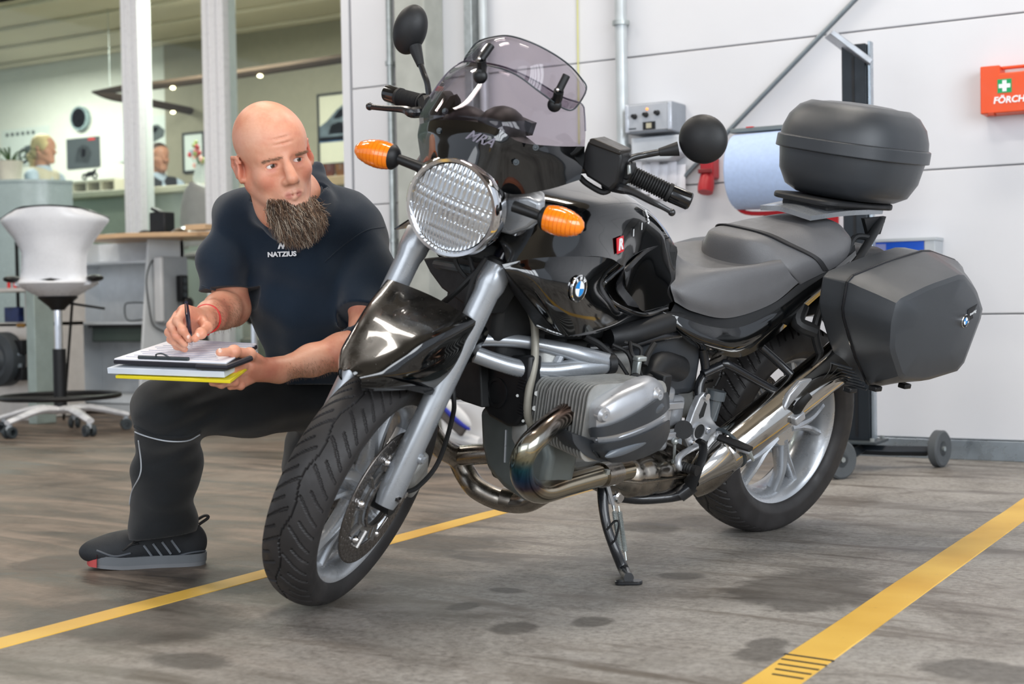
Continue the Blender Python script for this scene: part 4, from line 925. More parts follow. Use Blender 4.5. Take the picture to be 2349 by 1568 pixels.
g = G(); g.poly3([f_(u, v, y=.099) for u, v in ((1003, 892), (1042, 858), (1040, 880), (1012, 908), (975, 900))], (0, -.006, 0)); g.poly3([f_(u, v, y=.096) for u, v in ((885, 890), (960, 886), (1008, 893), (1012, 908), (990, 906), (930, 893))], (0, -.005, 0))
Pf('fender_bracket', g, m_mat, fend); Pf('bracket_bolt', G().cyl(f_(1018, 896, y=.100), f_(1018, 896, y=.108), .006, 8), m_galv, fend)

# ---- headlight
HC = np.array((1.405, -.008, .944)); ax = nrm((1, 0, -.06))
hl = Pf('headlight', G().lathe([(0, -.155), (.05, -.145), (.085, -.11), (.103, -.05), (.107, -.01), (.107, .0), (.095, .0), (.094, -.02), (0, -.05)], HC, ax, 64), mat('lamp_shell', '5e6066', .12, metal=1, var=0))
Pf('chrome_ring', G().lathe([(.094, .0), (.098, .014), (.1045, .015), (.110, .006), (.1115, -.006), (.111, -.03), (.106, -.03), (.106, -.002)], HC, ax, 72, close=True), m_chrome, hl)
Pf('reflector', G().lathe([(.093, .002), (.085, -.02), (.06, -.045), (.03, -.06), (.0, -.064)], HC, ax, 48), m_chrome, hl, fix=False)
# fluted glass: vertical ribs of real relief
n = 200; V = []; F = []; u_ = nrm(np.cross((0, 0, 1), ax)); w_v = np.cross(ax, u_)
for i in range(n):
    for j in range(n):
        x = (i / (n - 1) * 2 - 1); y = (j / (n - 1) * 2 - 1); r = math.hypot(x, y); k = max(1, r); x, y = x / k, y / k; r = min(r, 1)
        band = 1 if (abs(y) > .28 or x < -.2) else .6; V.append(HC + u_ * x * .094 + w_v * y * .094 + ax * (.004 + .013 * (1 - r * r) + .0022 * band * abs(math.sin(x * (24 if y > -.25 else 36) + (.8 if abs(y) < .25 else 0))) + .0012 * (.5 + .5 * math.sin(y * 9 + 1)) * abs(math.sin(y * 16))))
for i in range(n - 1):
    for j in range(n - 1): F.append((i * n + j, (i + 1) * n + j, (i + 1) * n + j + 1, i * n + j + 1))
mg = bpy.data.materials.new('headlamp_glass'); mg.use_nodes = True; t_ = NT(mg); t_.n.remove(t_.n['Principled BSDF'])
a_ = t_.n.new('ShaderNodeBsdfTransparent'); a_.inputs[0].default_value = (.9, .93, .95, 1); b2_ = t_.n.new('ShaderNodeBsdfPrincipled'); b2_.inputs['Base Color'].default_value = lin('f2f6fa'); b2_.inputs['Metallic'].default_value = .9; b2_.inputs['Roughness'].default_value = .09
mx_ = t_.n.new('ShaderNodeMixShader'); mx_.inputs[0].default_value = .55; t_.l.new(a_.outputs[0], mx_.inputs[1]); t_.l.new(b2_.outputs[0], mx_.inputs[2]); t_.l.new(mx_.outputs[0], t_.n['Material Output'].inputs[0])
Pf('lens', G().add(V, F), mg, hl, ang=180)
Pf('bulb_cap', G().ell(HC + ax * -.02, (.02, .022, .022)), m_chrome, hl)
Pf('rim_marker', G().box(f_(1127, 492, x=1.40), (.012, .006, .02)), mat('marker_orange', 'ff5a1e', .3), hl)

# ---- nose screen: black lower half, smoked upper half
rb = [(966, 374, 1.36), (1008, 362, 1.42), (1075, 370, 1.445), (1128, 405, 1.43), (1165, 444, 1.385), (1250, 436, 1.31), (1331, 412, 1.22)]
rm = [(958, 310, 1.31), (1000, 300, 1.39), (1078, 305, 1.435), (1135, 322, 1.435), (1172, 352, 1.40), (1262, 355, 1.31), (1340, 365, 1.20)]
rq = [(967, 255, 1.27), (1010, 245, 1.36), (1085, 245, 1.405), (1152, 262, 1.41), (1215, 292, 1.37), (1285, 310, 1.28), (1343, 300, 1.18)]
rt = [(1022, 172, 1.20), (1052, 168, 1.28), (1105, 165, 1.335), (1160, 178, 1.35), (1222, 208, 1.32), (1292, 240, 1.25), (1338, 245, 1.17)]
re = [(1058, 143, 1.18), (1085, 141, 1.25), (1125, 146, 1.305), (1170, 158, 1.325), (1228, 185, 1.30), (1290, 222, 1.235), (1334, 238, 1.165)]
F7 = [ft(*r) for r in (rb, rm, rq, rt, re)]
def rowmix(a, b, t): return [p * (1 - t) + q * t for p, q in zip(a, b)]
low = [F7[0], rowmix(F7[0], F7[1], .5), F7[1], rowmix(F7[1], F7[2], .45)]
Pf('headlight_fairing', G().sheet(low, 8, 6, .003), m_blackg, ang=60)
upp = [rowmix(F7[1], F7[2], .45), F7[2], F7[3], F7[4]]
ws = Pf('windscreen', G().sheet(upp, 8, 8, .003), m_smoke, ang=60, label='smoked clear screen')
d1 = [(1063, 147, 1.20), (1092, 150, 1.28), (1130, 152, 1.335), (1185, 172, 1.36), (1240, 212, 1.34), (1290, 247, 1.27), (1318, 249, 1.22)]
d2 = [(1066, 130, 1.19), (1098, 120, 1.27), (1140, 118, 1.325), (1195, 135, 1.35), (1250, 168, 1.33), (1305, 205, 1.26), (1340, 222, 1.20)]
d3_ = [(1085, 106, 1.19), (1112, 95, 1.26), (1150, 92, 1.31), (1205, 108, 1.335), (1262, 140, 1.31), (1310, 170, 1.25), (1345, 205, 1.19)]
d4 = [(1100, 93, 1.185), (1125, 86, 1.245), (1165, 82, 1.295), (1215, 96, 1.315), (1262, 119, 1.295), (1303, 147, 1.245), (1332, 178, 1.195)]
dfl = Pf('wind_deflector', G().sheet([ft(*r) for r in (d1, d2, d3_, d4)], 8, 6, .004), m_smoke, ang=60, label='smaller smoked deflector blade on top of the screen')
edge = ft(*(d4 + [(1345, 205, 1.19)] + d1[::-1] + [(1085, 106, 1.19), (1100, 93, 1.185)])); Pf('blade_edge', G().tube(edge, .0018, 6, 5), m_greyd, dfl)
e2 = ft(*([rq[6], (1341, 262, 1.17)] + re[::-1] + [(1022, 172, 1.20), (985, 222, 1.25)])); Pf('screen_edge', G().tube(e2, .0018, 6, 5), mat('edge_grey', '6e6a75', .2), ws)
for (a, b, c) in (((1127, 103, 1.34), (1103, 137, 1.36), (1102, 175, 1.35)), ((1300, 172, 1.30), (1282, 208, 1.31), (1272, 240, 1.29))):
    A, B, C_ = ft(a, b, c); cl = Pf('clamp', G().tube([A, B], .0085, 12), m_black, dfl, bevel=.001); Pf('clamp_foot', G().tube([B, (B + C_) / 2 + (-.006, 0, 0), C_], .011, 8).ell(C_, (.012, .016, .016)), m_black, cl); Pf('clamp_screw', G().ell(B + (.010, 0, 0.002), (.003, .004, .004)), m_chrome, cl)
for u, v, x in ((1021, 255, 1.372), (1008, 300, 1.394), (1229, 338, 1.366), (1184, 372, 1.385)):
    p = f_(u, v, x=x + .006); Pf('screen_screw', G().lathe([(0, .004), (.003, .004), (.004, .001), (.0065, .001), (.0065, -.003), (0, -.003)], p, (1, .1, .25), 14), m_greyd, ws)
g = place(text_g('MRA', .030, .0004, .5, .0003), f_(1100, 318, x=1.447), (-.1, 1, .04), (-.35, 0, 1)); Pf('screen_lettering', g, mat('etched', '6f6a76', .4), ws)
# instruments behind the screen
ic = Pf('instrument_cluster', G().ell(f_(1150, 300, x=1.24), (.07, .055, .055)).ell(f_(1075, 290, x=1.22), (.06, .06, .045)).ell(f_(1140, 335, x=1.25), (.09, .12, .045)), m_black)
Pf('gauge_face', G().cyl(f_(1152, 298, x=1.20), f_(1152, 298, x=1.18), .05, 24), m_greyd, ic)
Pf('inner_bracket', G().tube([f_(1020, 255, x=1.25), f_(1045, 225, x=1.24), f_(1050, 265, x=1.24)], .010, 8, 4).box(f_(1205, 290, x=1.20), (.03, .035, .03)), m_black, ic)
# silver head bracket carrying the indicator
g = G(); pts = [(1150, 450), (1215, 448), (1243, 462), (1240, 500), (1212, 525), (1168, 541), (1142, 536), (1138, 505), (1152, 490)]
A = [f_(u, v, x=1.33) for u, v in pts]; c = np.mean(A, 0); g.loft([[c + (p - c) * .9 + (.0, 0, 0) for p in A], [c + (p - c) * 1.0 + (-.02, .0, 0) for p in A], [c + (p - c) * 1. + (-.09, -.03, 0) for p in A]], cap=True)
hb = Pf('head_bracket', g, m_silver, bevel=.006, segs=3)
g = G(); g.loft([[(p * (1, -1, 1)) for p in A], [(p * (1, -1, 1)) + (-.09, .03, 0) for p in A]]); Pf('head_bracket', g, m_silver, bevel=.006)
Pf('yoke', G().tube([f_(1190, 490, x=1.24), (1.22, 0, .93), f_(1190, 490, x=1.24) * (1, -1, 1)], .03, 12, 4), m_silver)
Pf('yoke_lower', G().tube([(1.28, .1, .86), (1.30, 0, .84), (1.28, -.1, .86)], .025, 10, 4), m_dark)
# indicators
for nm, root, base, c, tip in (('left', (1198, 478), (1245, 497), (1287, 513), (1331, 520)), ('right', (968, 388), (908, 362), (865, 353), (823, 343))):
    X = 1.385; r0, b0, c0, t0 = [f_(*q, x=X) for q in (root, base, c, tip)]; d = nrm(t0 - b0)
    ind = Pf('turn_signal', G().tube([r0 - d * .02, b0], [.0125, .011], 14).lathe([(.010, -.012), (.020, -.006), (.027, .002), (.028, .006), (0, .006)], b0 + d * .003, d, 24), m_black)
    L_ = np.linalg.norm(t0 - b0); R_ = np.stack([nrm(np.cross(d, (1, 0, 0))), nrm(np.cross(d, np.cross(d, (1, 0, 0)))), d], 1)
    g = G().lathe([(.0275, 0), (.0305, L_ * .2), (.031, L_ * .38), (.028, L_ * .6), (.021, L_ * .82), (.012, L_ * .95), (0, L_)], b0 + d * .009, d, 36)
    V = np.array(g.v); 
    Pf('amber_lens', g, m_amber, ind)
    g = G()
    for k in range(1, 9): 
        zz = L_ * k / 9.5; rr0 = float(np.interp(zz, [0, L_ * .2, L_ * .38, L_ * .6, L_ * .82, L_ * .95, L_], [.0275, .0305, .031, .028, .021, .012, 0])); g.lathe([(rr0 - .001, -.0006), (rr0 + .0004, -.0006), (rr0 + .0004, .0006), (rr0 - .001, .0006)], b0 + d * (.009 + zz), d, 28, close=True)
    Pf('lens_ribs', g, mat('amber_dark', 'e06c00', .25), ind, kind='stuff')

# ---- handlebar, grips, levers, mirrors
hb_pts = [f_(1583, 462, x=1.05), f_(1440, 395, x=1.10), f_(1400, 385, x=1.13), (1.17, .10, 1.055), (1.18, 0, 1.03), (1.17, -.10, 1.04), f_(1010, 255, x=1.13), f_(972, 240, x=1.10), f_(888, 213, x=1.05)]
bar = Pf('handlebar', G().tube(hb_pts, .011, 12, 6), m_mdark)
for s, (pi_, po, tail) in (('l', (f_(1432, 392, x=1.10), f_(1538, 443, x=1.067), f_(1584, 462, x=1.05))), ('r', (f_(972, 237, x=1.10), f_(915, 222, x=1.067), f_(888, 213, x=1.05)))):
    d = nrm(po - pi_); L = np.linalg.norm(po - pi_); prof = [(.011, 0), (.0235, 0), (.0235, .006), (.0195, .010)]
    for k in range(15):
        h = .012 + (L - .022) * k / 15; hh = (L - .022) / 15; prof += [(.0175, h), (.0205, h + hh * .3), (.0205, h + hh * .7), (.0175, h + hh)]
    prof += [(.022, L - .008), (.022, L), (.011, L)]
    Pf('grip', G().lathe(prof, pi_, d, 28), m_rubber, bar); e = nrm(tail - po); Pf('bar_end', G().lathe([(0, 0), (.0195, 0), (.0205, .003), (.021, np.linalg.norm(tail - po) - .004), (.018, np.linalg.norm(tail - po)), (0, np.linalg.norm(tail - po))], po, e, 28), mat('bar_end_black', '0d0e10', .15, coat=.6), bar)
lv = Pf('clutch_lever', G().tube(ft((1392, 425, 1.13), (1425, 432, 1.14), (1452, 440, 1.14), (1495, 462, 1.13), (1520, 475, 1.12), (1540, 486, 1.11)), [.012, .012, .0085, .0075, .006, .006], 10, 4).ell(f_(1541, 487, x=1.11), (.0085, .0085, .0085)), m_mdark)
Pf('lever_perch', G().tube(ft((1385, 428, 1.12), (1418, 418, 1.12), (1440, 400, 1.11)), .015, 8, 3), m_black, lv)
lv = Pf('brake_lever', G().tube(ft((968, 256, 1.13), (945, 258, 1.15), (925, 251, 1.14), (880, 248, 1.13), (852, 245, 1.12)), [.014, .013, .009, .007, .007], 10, 4).ell(f_(848, 244, x=1.12), (.0095, .0095, .0095)), m_mdark)
Pf('lever_perch', G().tube(ft((975, 230, 1.11), (985, 260, 1.13)), .02, 8), m_black, lv)
# reservoirs and switches
def fblock(name, pts, x, dep, m, par=None, **k):
    A = [f_(u, v, x=x) for u, v in pts]; return Pf(name, G().poly3(A, (-dep, 0, 0)), m, par, **k)
rs = fblock('clutch_reservoir', [(1348, 323), (1360, 320), (1424, 348), (1427, 362), (1416, 420), (1398, 438), (1345, 405), (1335, 385), (1336, 358)], 1.17, .06, m_black, bevel=.007, segs=3)
fblock('reservoir_lid', [(1352, 318), (1362, 317), (1424, 345), (1422, 356), (1350, 330)], 1.178, .075, mat('lid_brownblack', '25211d', .35), rs, bevel=.003)
fblock('switch_block', [(1428, 375), (1447, 372), (1450, 400), (1440, 414), (1424, 410)], 1.13, .04, m_black, rs, bevel=.004); fblock('switch', [(1438, 378), (1445, 378), (1446, 398), (1438, 402)], 1.134, .02, m_galv, rs, bevel=.002)
rs = fblock('brake_reservoir', [(968, 262), (972, 225), (990, 212), (1012, 208), (1022, 225), (1010, 270), (985, 290), (970, 285)], 1.15, .06, m_black, bevel=.007, segs=3)
Pf('red_switch', G().box(f_(1008, 204, x=1.12), (.02, .012, .012)), m_redl, rs, bevel=.002)
def mirror_part(c, rx, rz_, yaw, stem, cone, fc):
    R_ = np.array(Matrix.Rotation(yaw, 3, 'Z')); g = G().ell(c, (.034, rx, rz_), 40, 24, R_); V = np.array(g.v); L = (V - c) @ R_; L[:, 0] = np.maximum(L[:, 0], -.008); g.v = (L @ R_.T + c).tolist()
    m = Pf('mirror', g, m_mat); Pf('mirror_glass', G().lathe([(0, 0), (.94, 0), (.94, .002), (0, .002)], (0, 0, 0), (1, 0, 0), 40).xf(lambda v: (v * (1, rx, rz_) + (-.0105, 0, 0)) @ R_.T + c), m_chrome, m)
    Pf('mirror_stem', G().tube(stem, [.0075] * len(stem), 12, 5), m_mdark, m); Pf('stem_cone', G().tube(cone, [.009, .0165], 16), m_mat, m)
mirror_part(f_(1613, 319, x=1.06), .0565, .054, -.1, ft((1428, 402, 1.12), (1431, 382, 1.12), (1448, 363, 1.11), (1480, 355, 1.09), (1512, 349, 1.08)), ft((1512, 349, 1.08), (1556, 341, 1.065)), None)
mirror_part(f_(941, 68, x=1.06), .040, .060, .35, ft((985, 222, 1.11), (980, 190, 1.10), (973, 170, 1.09), (965, 148, 1.08)), ft((965, 150, 1.08), (952, 108, 1.065)), None)
Pf('clutch_cable', G().tube(ft((1330, 405, 1.15), (1345, 420, 1.15), (1380, 440, 1.14), (1398, 436, 1.13)), .007, 8, 5), m_rubber, bar)

# ---- tank
TR = [[(1.275, 0, .90), (1.275, .09, .895), (1.275, .16, .865), b_(1163, 600, y=.205)],
      [(1.16, 0, .972), (1.16, .13, .955), b_(1250, 522, y=.180), b_(1270, 594, y=.222)],
      [(1.02, 0, 1.000), (1.02, .152, .968), b_(1335, 515, y=.195), b_(1375, 588, y=.212)],
      [(.88, 0, 1.000), (.88, .142, .965), b_(1420, 530, y=.175), b_(1428, 612, y=.175)],
      [(.77, 0, .970), (.77, .115, .935), b_(1472, 560, y=.135), b_(1440, 665, y=.135)],
      [(.68, 0, .927), (.68, .092, .893), b_(1515, 590, y=.115), b_(1480, 716, y=.125)],
      [(.60, 0, .868), (.60, .055, .855), b_(1550, 625, y=.10), b_(1543, 692, y=.115)]]
TR = [[np.array(p, float) for p in r] for r in TR]; TR = [[p * (1, -1, 1) for p in r[:0:-1]] + r for r in TR]
tank = P_('fuel_tank', G().sheet(TR, 8, 8, .004), m_blackg, ang=60)
EC = [[(1153, 606, .205), (1166, 627, .212), (1212, 682, .218), (1272, 754, .205)], [(1228, 592, .228), (1238, 640, .250), (1262, 705, .242), (1300, 769, .212)],
      [(1315, 588, .226), (1322, 650, .244), (1332, 715, .230), (1342, 766, .203)], [(1398, 592, .206), (1375, 652, .206), (1398, 706, .188), (1408, 746, .172)], [(1426, 612, .176), (1387, 648, .178), (1418, 700, .158), (1450, 722, .150)]]
for s in (1, -1):
    sh_ = np.array((0, 0, 0) if s > 0 else (-.09, .03, 0)); g = G().sheet([[b_(u, v, y=y) * (1, s, 1) + sh_ for u, v, y in c] for c in EC], 8, 8, .004); ear = P_('tank_side_panel', g, m_blackg, ang=60)
    g = G().sheet([[b_(u, v, y=y) * (1, s, 1) + sh_ for u, v, y in c] for c in ([(1158, 612, .20), (1178, 642, .205), (1228, 700, .205), (1272, 752, .20)], [(1160, 616, .15), (1172, 655, .15), (1205, 705, .15), (1230, 746, .15)])], 6, 3, .004); P_('air_duct', g, m_mat, ear)
    P_('panel_lip', G().tube([b_(u, v, y=y) * (1, s, 1) + sh_ for u, v, y in ((1230, 746, .17), (1285, 766, .205), (1342, 766, .203), (1408, 746, .172), (1450, 722, .15))], .004, 8, 5), m_blackg, ear)
for k in range(4): P_('duct_fin', G().box(b_(1190 + k * 17, 662 + k * 20, y=.17), (.004, .03, .012)), m_black, ear)
g = G().tube([b_(1428, 612, y=.180), b_(1400, 635, y=.184), b_(1383, 655, y=.184), b_(1395, 685, y=.172), b_(1430, 708, y=.158), b_(1480, 722, y=.135), b_(1530, 708, y=.122)], .006, 8, 6); P_('knee_edge', g, m_blackg, tank)
rec = G().sheet([[b_(1430, 620, y=.17), b_(1415, 660, y=.155), b_(1440, 700, y=.15)], [b_(1480, 575, y=.135), b_(1458, 640, y=.115), b_(1470, 705, y=.125)], [b_(1520, 560, y=.112), b_(1510, 625, y=.105), b_(1515, 695, y=.115)]], 6, 6, .003); P_('knee_recess', rec, mat('knee_black', '121316', .22, coat=.6), tank)
# roundel
def roundel(c, r, par, X=(-1, 0, 0), Y=(0, 0, 1), txt=True, mk=P_):
    def L(prof_m): pass
    X = nrm(X); N = nrm(np.cross(X, Y)); Y = np.cross(N, X); pt = lambda a, b, h: np.asarray(c) + X * a * r + Y * b * r + N * h
    e = mk('emblem', G().lathe([(0, -.003), (r, -.003), (r, .0015), (r * .93, .003), (r * .90, .0015), (0, .0015)], c, N, 48), m_chrome, par)
    mk('black_ring', G().lathe([(r * .60, .0014), (r * .89, .0014), (r * .89, .0022), (r * .60, .0022)], c, N, 48, close=True), m_pb, e)
    mk('inner_ring', G().lathe([(r * .56, .0014), (r * .61, .0014), (r * .61, .003), (r * .56, .003)], c, N, 40, close=True), m_chrome, e)
    for k in range(4):
        a0 = pi / 2 * k; pts = [pt(0, 0, .002)] + [pt(.56 * math.cos(a0 + pi / 2 * i / 8), .56 * math.sin(a0 + pi / 2 * i / 8), .002) for i in range(9)]
        mk('quadrant', G().poly3(pts, N * .0006), (mat('emblem_blue', '1f8ad6', .3), m_pw)[k % 2 == 0], e)
    if txt:
        for ch, a in (('B', 2.25), ('M', pi / 2), ('W', .89)):
            g = place(text_g(ch, r * .36, .0004, 0, .0004), pt(.745 * math.cos(a), .745 * math.sin(a), .0028), X * math.sin(a) - Y * math.cos(a), X * math.cos(a) + Y * math.sin(a)); mk('letter', g, m_pw, e)
    return e
from mathutils.bvhtree import BVHTree
def on_(o, u, v, off=.0015):
    """where the surveyed ray meets a finished panel: point just off its surface, and outward normal"""
    me = o.data; t = BVHTree.FromPolygons([v_.co[:] for v_ in me.vertices], [tuple(p.vertices) for p in me.polygons])
    oo = BM.T @ (CO - BO); dd = BM.T @ nrm(ray(u, v)); h = t.ray_cast(Vector(oo), Vector(dd))
    if h[0] is None: return None, None
    n = np.array(h[1]); n = n if n @ dd < 0 else -n; n = nrm(n); return np.array(h[0]) + n * off, n
def decal(o, u, v, du=(1, 0), off=.0015, w=14):
    """frame on the panel: X along the given picture direction, from points a little apart"""
    hit = lambda a, b: on_(o, a, b, 0)[0]
    for _ in range(14):
        c = hit(u, v); p = [hit(u + w * a, v + w * b) for a, b in ((du[0], du[1]), (-du[0], -du[1]), (0, 1), (0, -1))]
        if c is not None and all(q is not None for q in p): break
        u -= 4
    X = nrm(p[0] - p[1]); n = nrm(np.cross(X, p[3] - p[2])); m = (c + sum(p) / 4 * 0) ; return m + n * off, X, np.cross(n, X)
LEFTEAR = bpy.data.objects['tank_side_panel']
c_, X_, Y_ = decal(LEFTEAR, 1325, 661, (1, .02), .003); roundel(c_, .031, LEFTEAR, X=X_, Y=Y_)
# red badge and capacity figures
c_, X_, Y_ = decal(tank, 1419, 561, (1, -.45), .0035, 12)
bd = P_('red_badge', place(flat([(-.0175, -.0185), (.0175, -.0185), (.0175, .0185), (-.0175, .0185)], .0012), c_, X_, Y_), mat('badge_red', 'd0202c', .3), tank); P_('badge_letter', place(text_g('R', .036, .0006, .2, .0015), c_ + np.cross(X_, Y_) * .0018, X_, Y_), m_pw, bd)
for ch, u, v in (('1', 1451, 534), ('1', 1470, 519), ('5', 1485, 505), ('0', 1501, 491)):
    c_, X_, Y_ = decal(tank, u, v, (1, -.7), .003, 8); P_('tank_figure', place(text_g(ch, .025, .0004, 0, .0005), c_, X_, Y_), m_pw, tank)

# ---- seats
SR = [[(.605, 0, .85), (.608, .05, .848), b_(1543, 622, y=.085), b_(1538, 655, y=.112), b_(1548, 692, y=.118)],
      [(.555, 0, .812), (.555, .06, .812), b_(1580, 628, y=.115), b_(1575, 675, y=.138), b_(1592, 715, y=.138)],
      [(.46, 0, .792), (.46, .08, .795), b_(1655, 620, y=.145), b_(1660, 690, y=.165), b_(1672, 729, y=.158)],
      [(.34, 0, .800), (.34, .09, .805), b_(1735, 610, y=.16), b_(1755, 665, y=.172), b_(1770, 697, y=.168)],
      [(.23, 0, .83), (.23, .09, .83), b_(1795, 600, y=.155), b_(1815, 630, y=.165), b_(1832, 648, y=.165)]]
def halfrows(R): R = [[np.array(p, float) for p in r] for r in R]; return [[p * (1, -1, 1) for p in r[:0:-1]] + r for r in R]
P_('rider_seat', G().sheet(halfrows(SR), 7, 8, .01), m_seat, ang=60)
PR = [[(.335, 0, .80), (.325, .07, .80), (.29, .125, .79), b_(1810, 632, y=.150), b_(1834, 656, y=.150)],
      [(.340, 0, .860), (.330, .065, .858), (.285, .115, .845), b_(1812, 618, y=.160), b_(1840, 650, y=.162)],
      [(.315, 0, .880), (.305, .07, .878), (.26, .115, .866), b_(1850, 595, y=.165), b_(1880, 630, y=.165)],
      [(.22, 0, .900), (.215, .08, .895), (.19, .13, .872), b_(1885, 590, y=.165), b_(1905, 618, y=.162)],
      [(.10, 0, .918), (.10, .08, .914), (.09, .13, .892), b_(1925, 575, y=.155), b_(1935, 600, y=.150)],
      [(-.03, 0, .935), (-.03, .07, .930), (-.03, .11, .91), b_(1952, 550, y=.125), b_(1955, 575, y=.122)],
      [(-.09, 0, .915), (-.09, .06, .91), (-.085, .095, .89), (-.08, .11, .87), (-.07, .11, .855)]]
ps = P_('pillion_seat', G().sheet(halfrows(PR), 6, 7, .01), m_seat, ang=60)
HR = halfrows(PR)
st_ = cr(np.array([cr(np.array([HR[3][j], HR[2][j]]), 2)[1] for j in range(9)]), 6); nrmz = np.array([0, 0, .002])
P_('seat_strap', G().sheet([[p + np.array((.012, 0, .004)) + np.array((0, .004 * np.sign(p[1]), 0)) for p in st_], [p + np.array((-.012, 0, .005)) + np.array((0, .004 * np.sign(p[1]), 0)) for p in st_]], 1, 1, .003), mat('strap', '2e2e30', .6), ps)

# ---- side cover and tail
for s in (1, -1):
    up_ = [(1518, 716, .125), (1560, 728, .15), (1620, 748, .165), (1690, 752, .172), (1770, 718, .178), (1850, 660, .172), (1905, 622, .165), (1960, 575, .14)]
    md = [(1522, 724, .13), (1568, 760, .162), (1630, 782, .182), (1695, 786, .188), (1770, 745, .19), (1850, 682, .18), (1905, 638, .172), (1962, 588, .146)]
    lw = [(1526, 734, .12), (1590, 788, .15), (1640, 806, .168), (1700, 816, .172), (1765, 778, .175), (1848, 702, .165), (1905, 652, .16), (1965, 600, .14)]
    sc = P_('side_cover', G().sheet([[b_(u, v, y=y) * (1, s, 1) for u, v, y in r] for r in (up_, md, lw)], 6, 6, .004), m_blackg, ang=60)
    sr = [(1550, 690, .10), (1592, 714, .125), (1672, 728, .15), (1770, 698, .16), (1835, 650, .155), (1905, 608, .15), (1958, 562, .12)]
    sr2 = [(1535, 720, .13), (1592, 742, .155), (1672, 756, .168), (1770, 722, .174), (1850, 662, .168), (1905, 625, .160), (1960, 580, .13)]
    P_('seat_base_trim', G().sheet([[b_(u, v, y=y) * (1, s, 1) for u, v, y in r] for r in (sr, sr2)], 6, 3, .004), m_mat, sc)
P_('rear_mudguard', G().sheet([[(.30, -.09, .62), (.30, 0, .65), (.30, .09, .62)], [(.10, -.10, .66), (.10, 0, .70), (.10, .10, .66)], [(-.15, -.10, .68), (-.15, 0, .73), (-.15, .10, .68)], [(-.33, -.09, .58), (-.36, 0, .62), (-.33, .09, .58)]], 5, 5, .004), m_mat)
P_('tail_unit', G().b2((-.30, -.10, .72), (.20, .10, .86)), m_mat, bevel=.03, segs=3)

# ---- luggage rack, grab rails, top case
rk = P_('luggage_rack', G().sheet([[(.10, -.09, .945), (.12, 0, .955), (.10, .09, .945)], [(-.05, -.10, .965), (-.05, 0, .972), (-.05, .10, .965)], [(-.22, -.10, .975), (-.22, 0, .98), (-.22, .10, .975)]], 5, 5, .014), m_silver)
P_('rack_strut', G().sheet([[b_(1975, 500, y=.10), b_(2025, 495, y=.10)], [b_(1985, 540, y=.10), b_(2012, 535, y=.10)]], 3, 3, .012), m_mat, rk)
for s in (1, -1): P_('grab_rail', G().tube([b_(u, v, y=y) * (1, s, 1) for u, v, y in ((2020, 505, .11), (1998, 545, .13), (1965, 598, .15), (1925, 640, .16))], .013, 12, 5).tube([b_(u, v, y=y) * (1, s, 1) for u, v, y in ((1998, 545, .13), (1960, 545, .12), (1940, 590, .13))], .009, 8, 5), m_mat, rk)
P_('mount_plate', G().prism(rrect(.34, .22, .05), .018, (-.115, 0, .972), (1, 0, 0), (0, 1, 0), N=(0, 0, 1)).b2((-.20, -.08, .955), (.02, .08, .98)), m_mat, rk, bevel=.006)
def sell(hx, hy, z, cx=0, n=44, e=2.7, tap=.0):
    out = []
    for k in range(n):
        a = 2 * pi * k / n; c, s = math.cos(a), math.sin(a); x = np.sign(c) * abs(c) ** (2 / e) * hx; y = np.sign(s) * abs(s) ** (2 / e) * hy; out.append((cx + x, y * (1 - tap * (x / hx)), z))
    return out
TX = -.165
tc = P_('top_case', G().loft([sell(.09, .08, .99, TX), sell(.14, .125, .994, TX), sell(.172, .155, 1.012, TX), sell(.195, .175, 1.055, TX), sell(.200, .182, 1.10, TX), sell(.203, .185, 1.118, TX)]), m_case, label='black ribbed plastic top case', ang=50)
P_('case_lip', G().loft([sell(.205, .187, 1.114, TX), sell(.213, .195, 1.116, TX), sell(.213, .194, 1.150, TX), sell(.204, .186, 1.154, TX)]), m_case, tc, ang=40, bevel=.002)
P_('case_lid', G().loft([sell(.206, .187, 1.150, TX), sell(.203, .184, 1.175, TX), sell(.192, .172, 1.21, TX), sell(.168, .150, 1.24, TX), sell(.140, .122, 1.256, TX), sell(.134, .116, 1.2565, TX), sell(.130, .112, 1.253, TX), sell(.09, .075, 1.260, TX), sell(.03, .03, 1.263, TX)]), m_case, tc, ang=50)

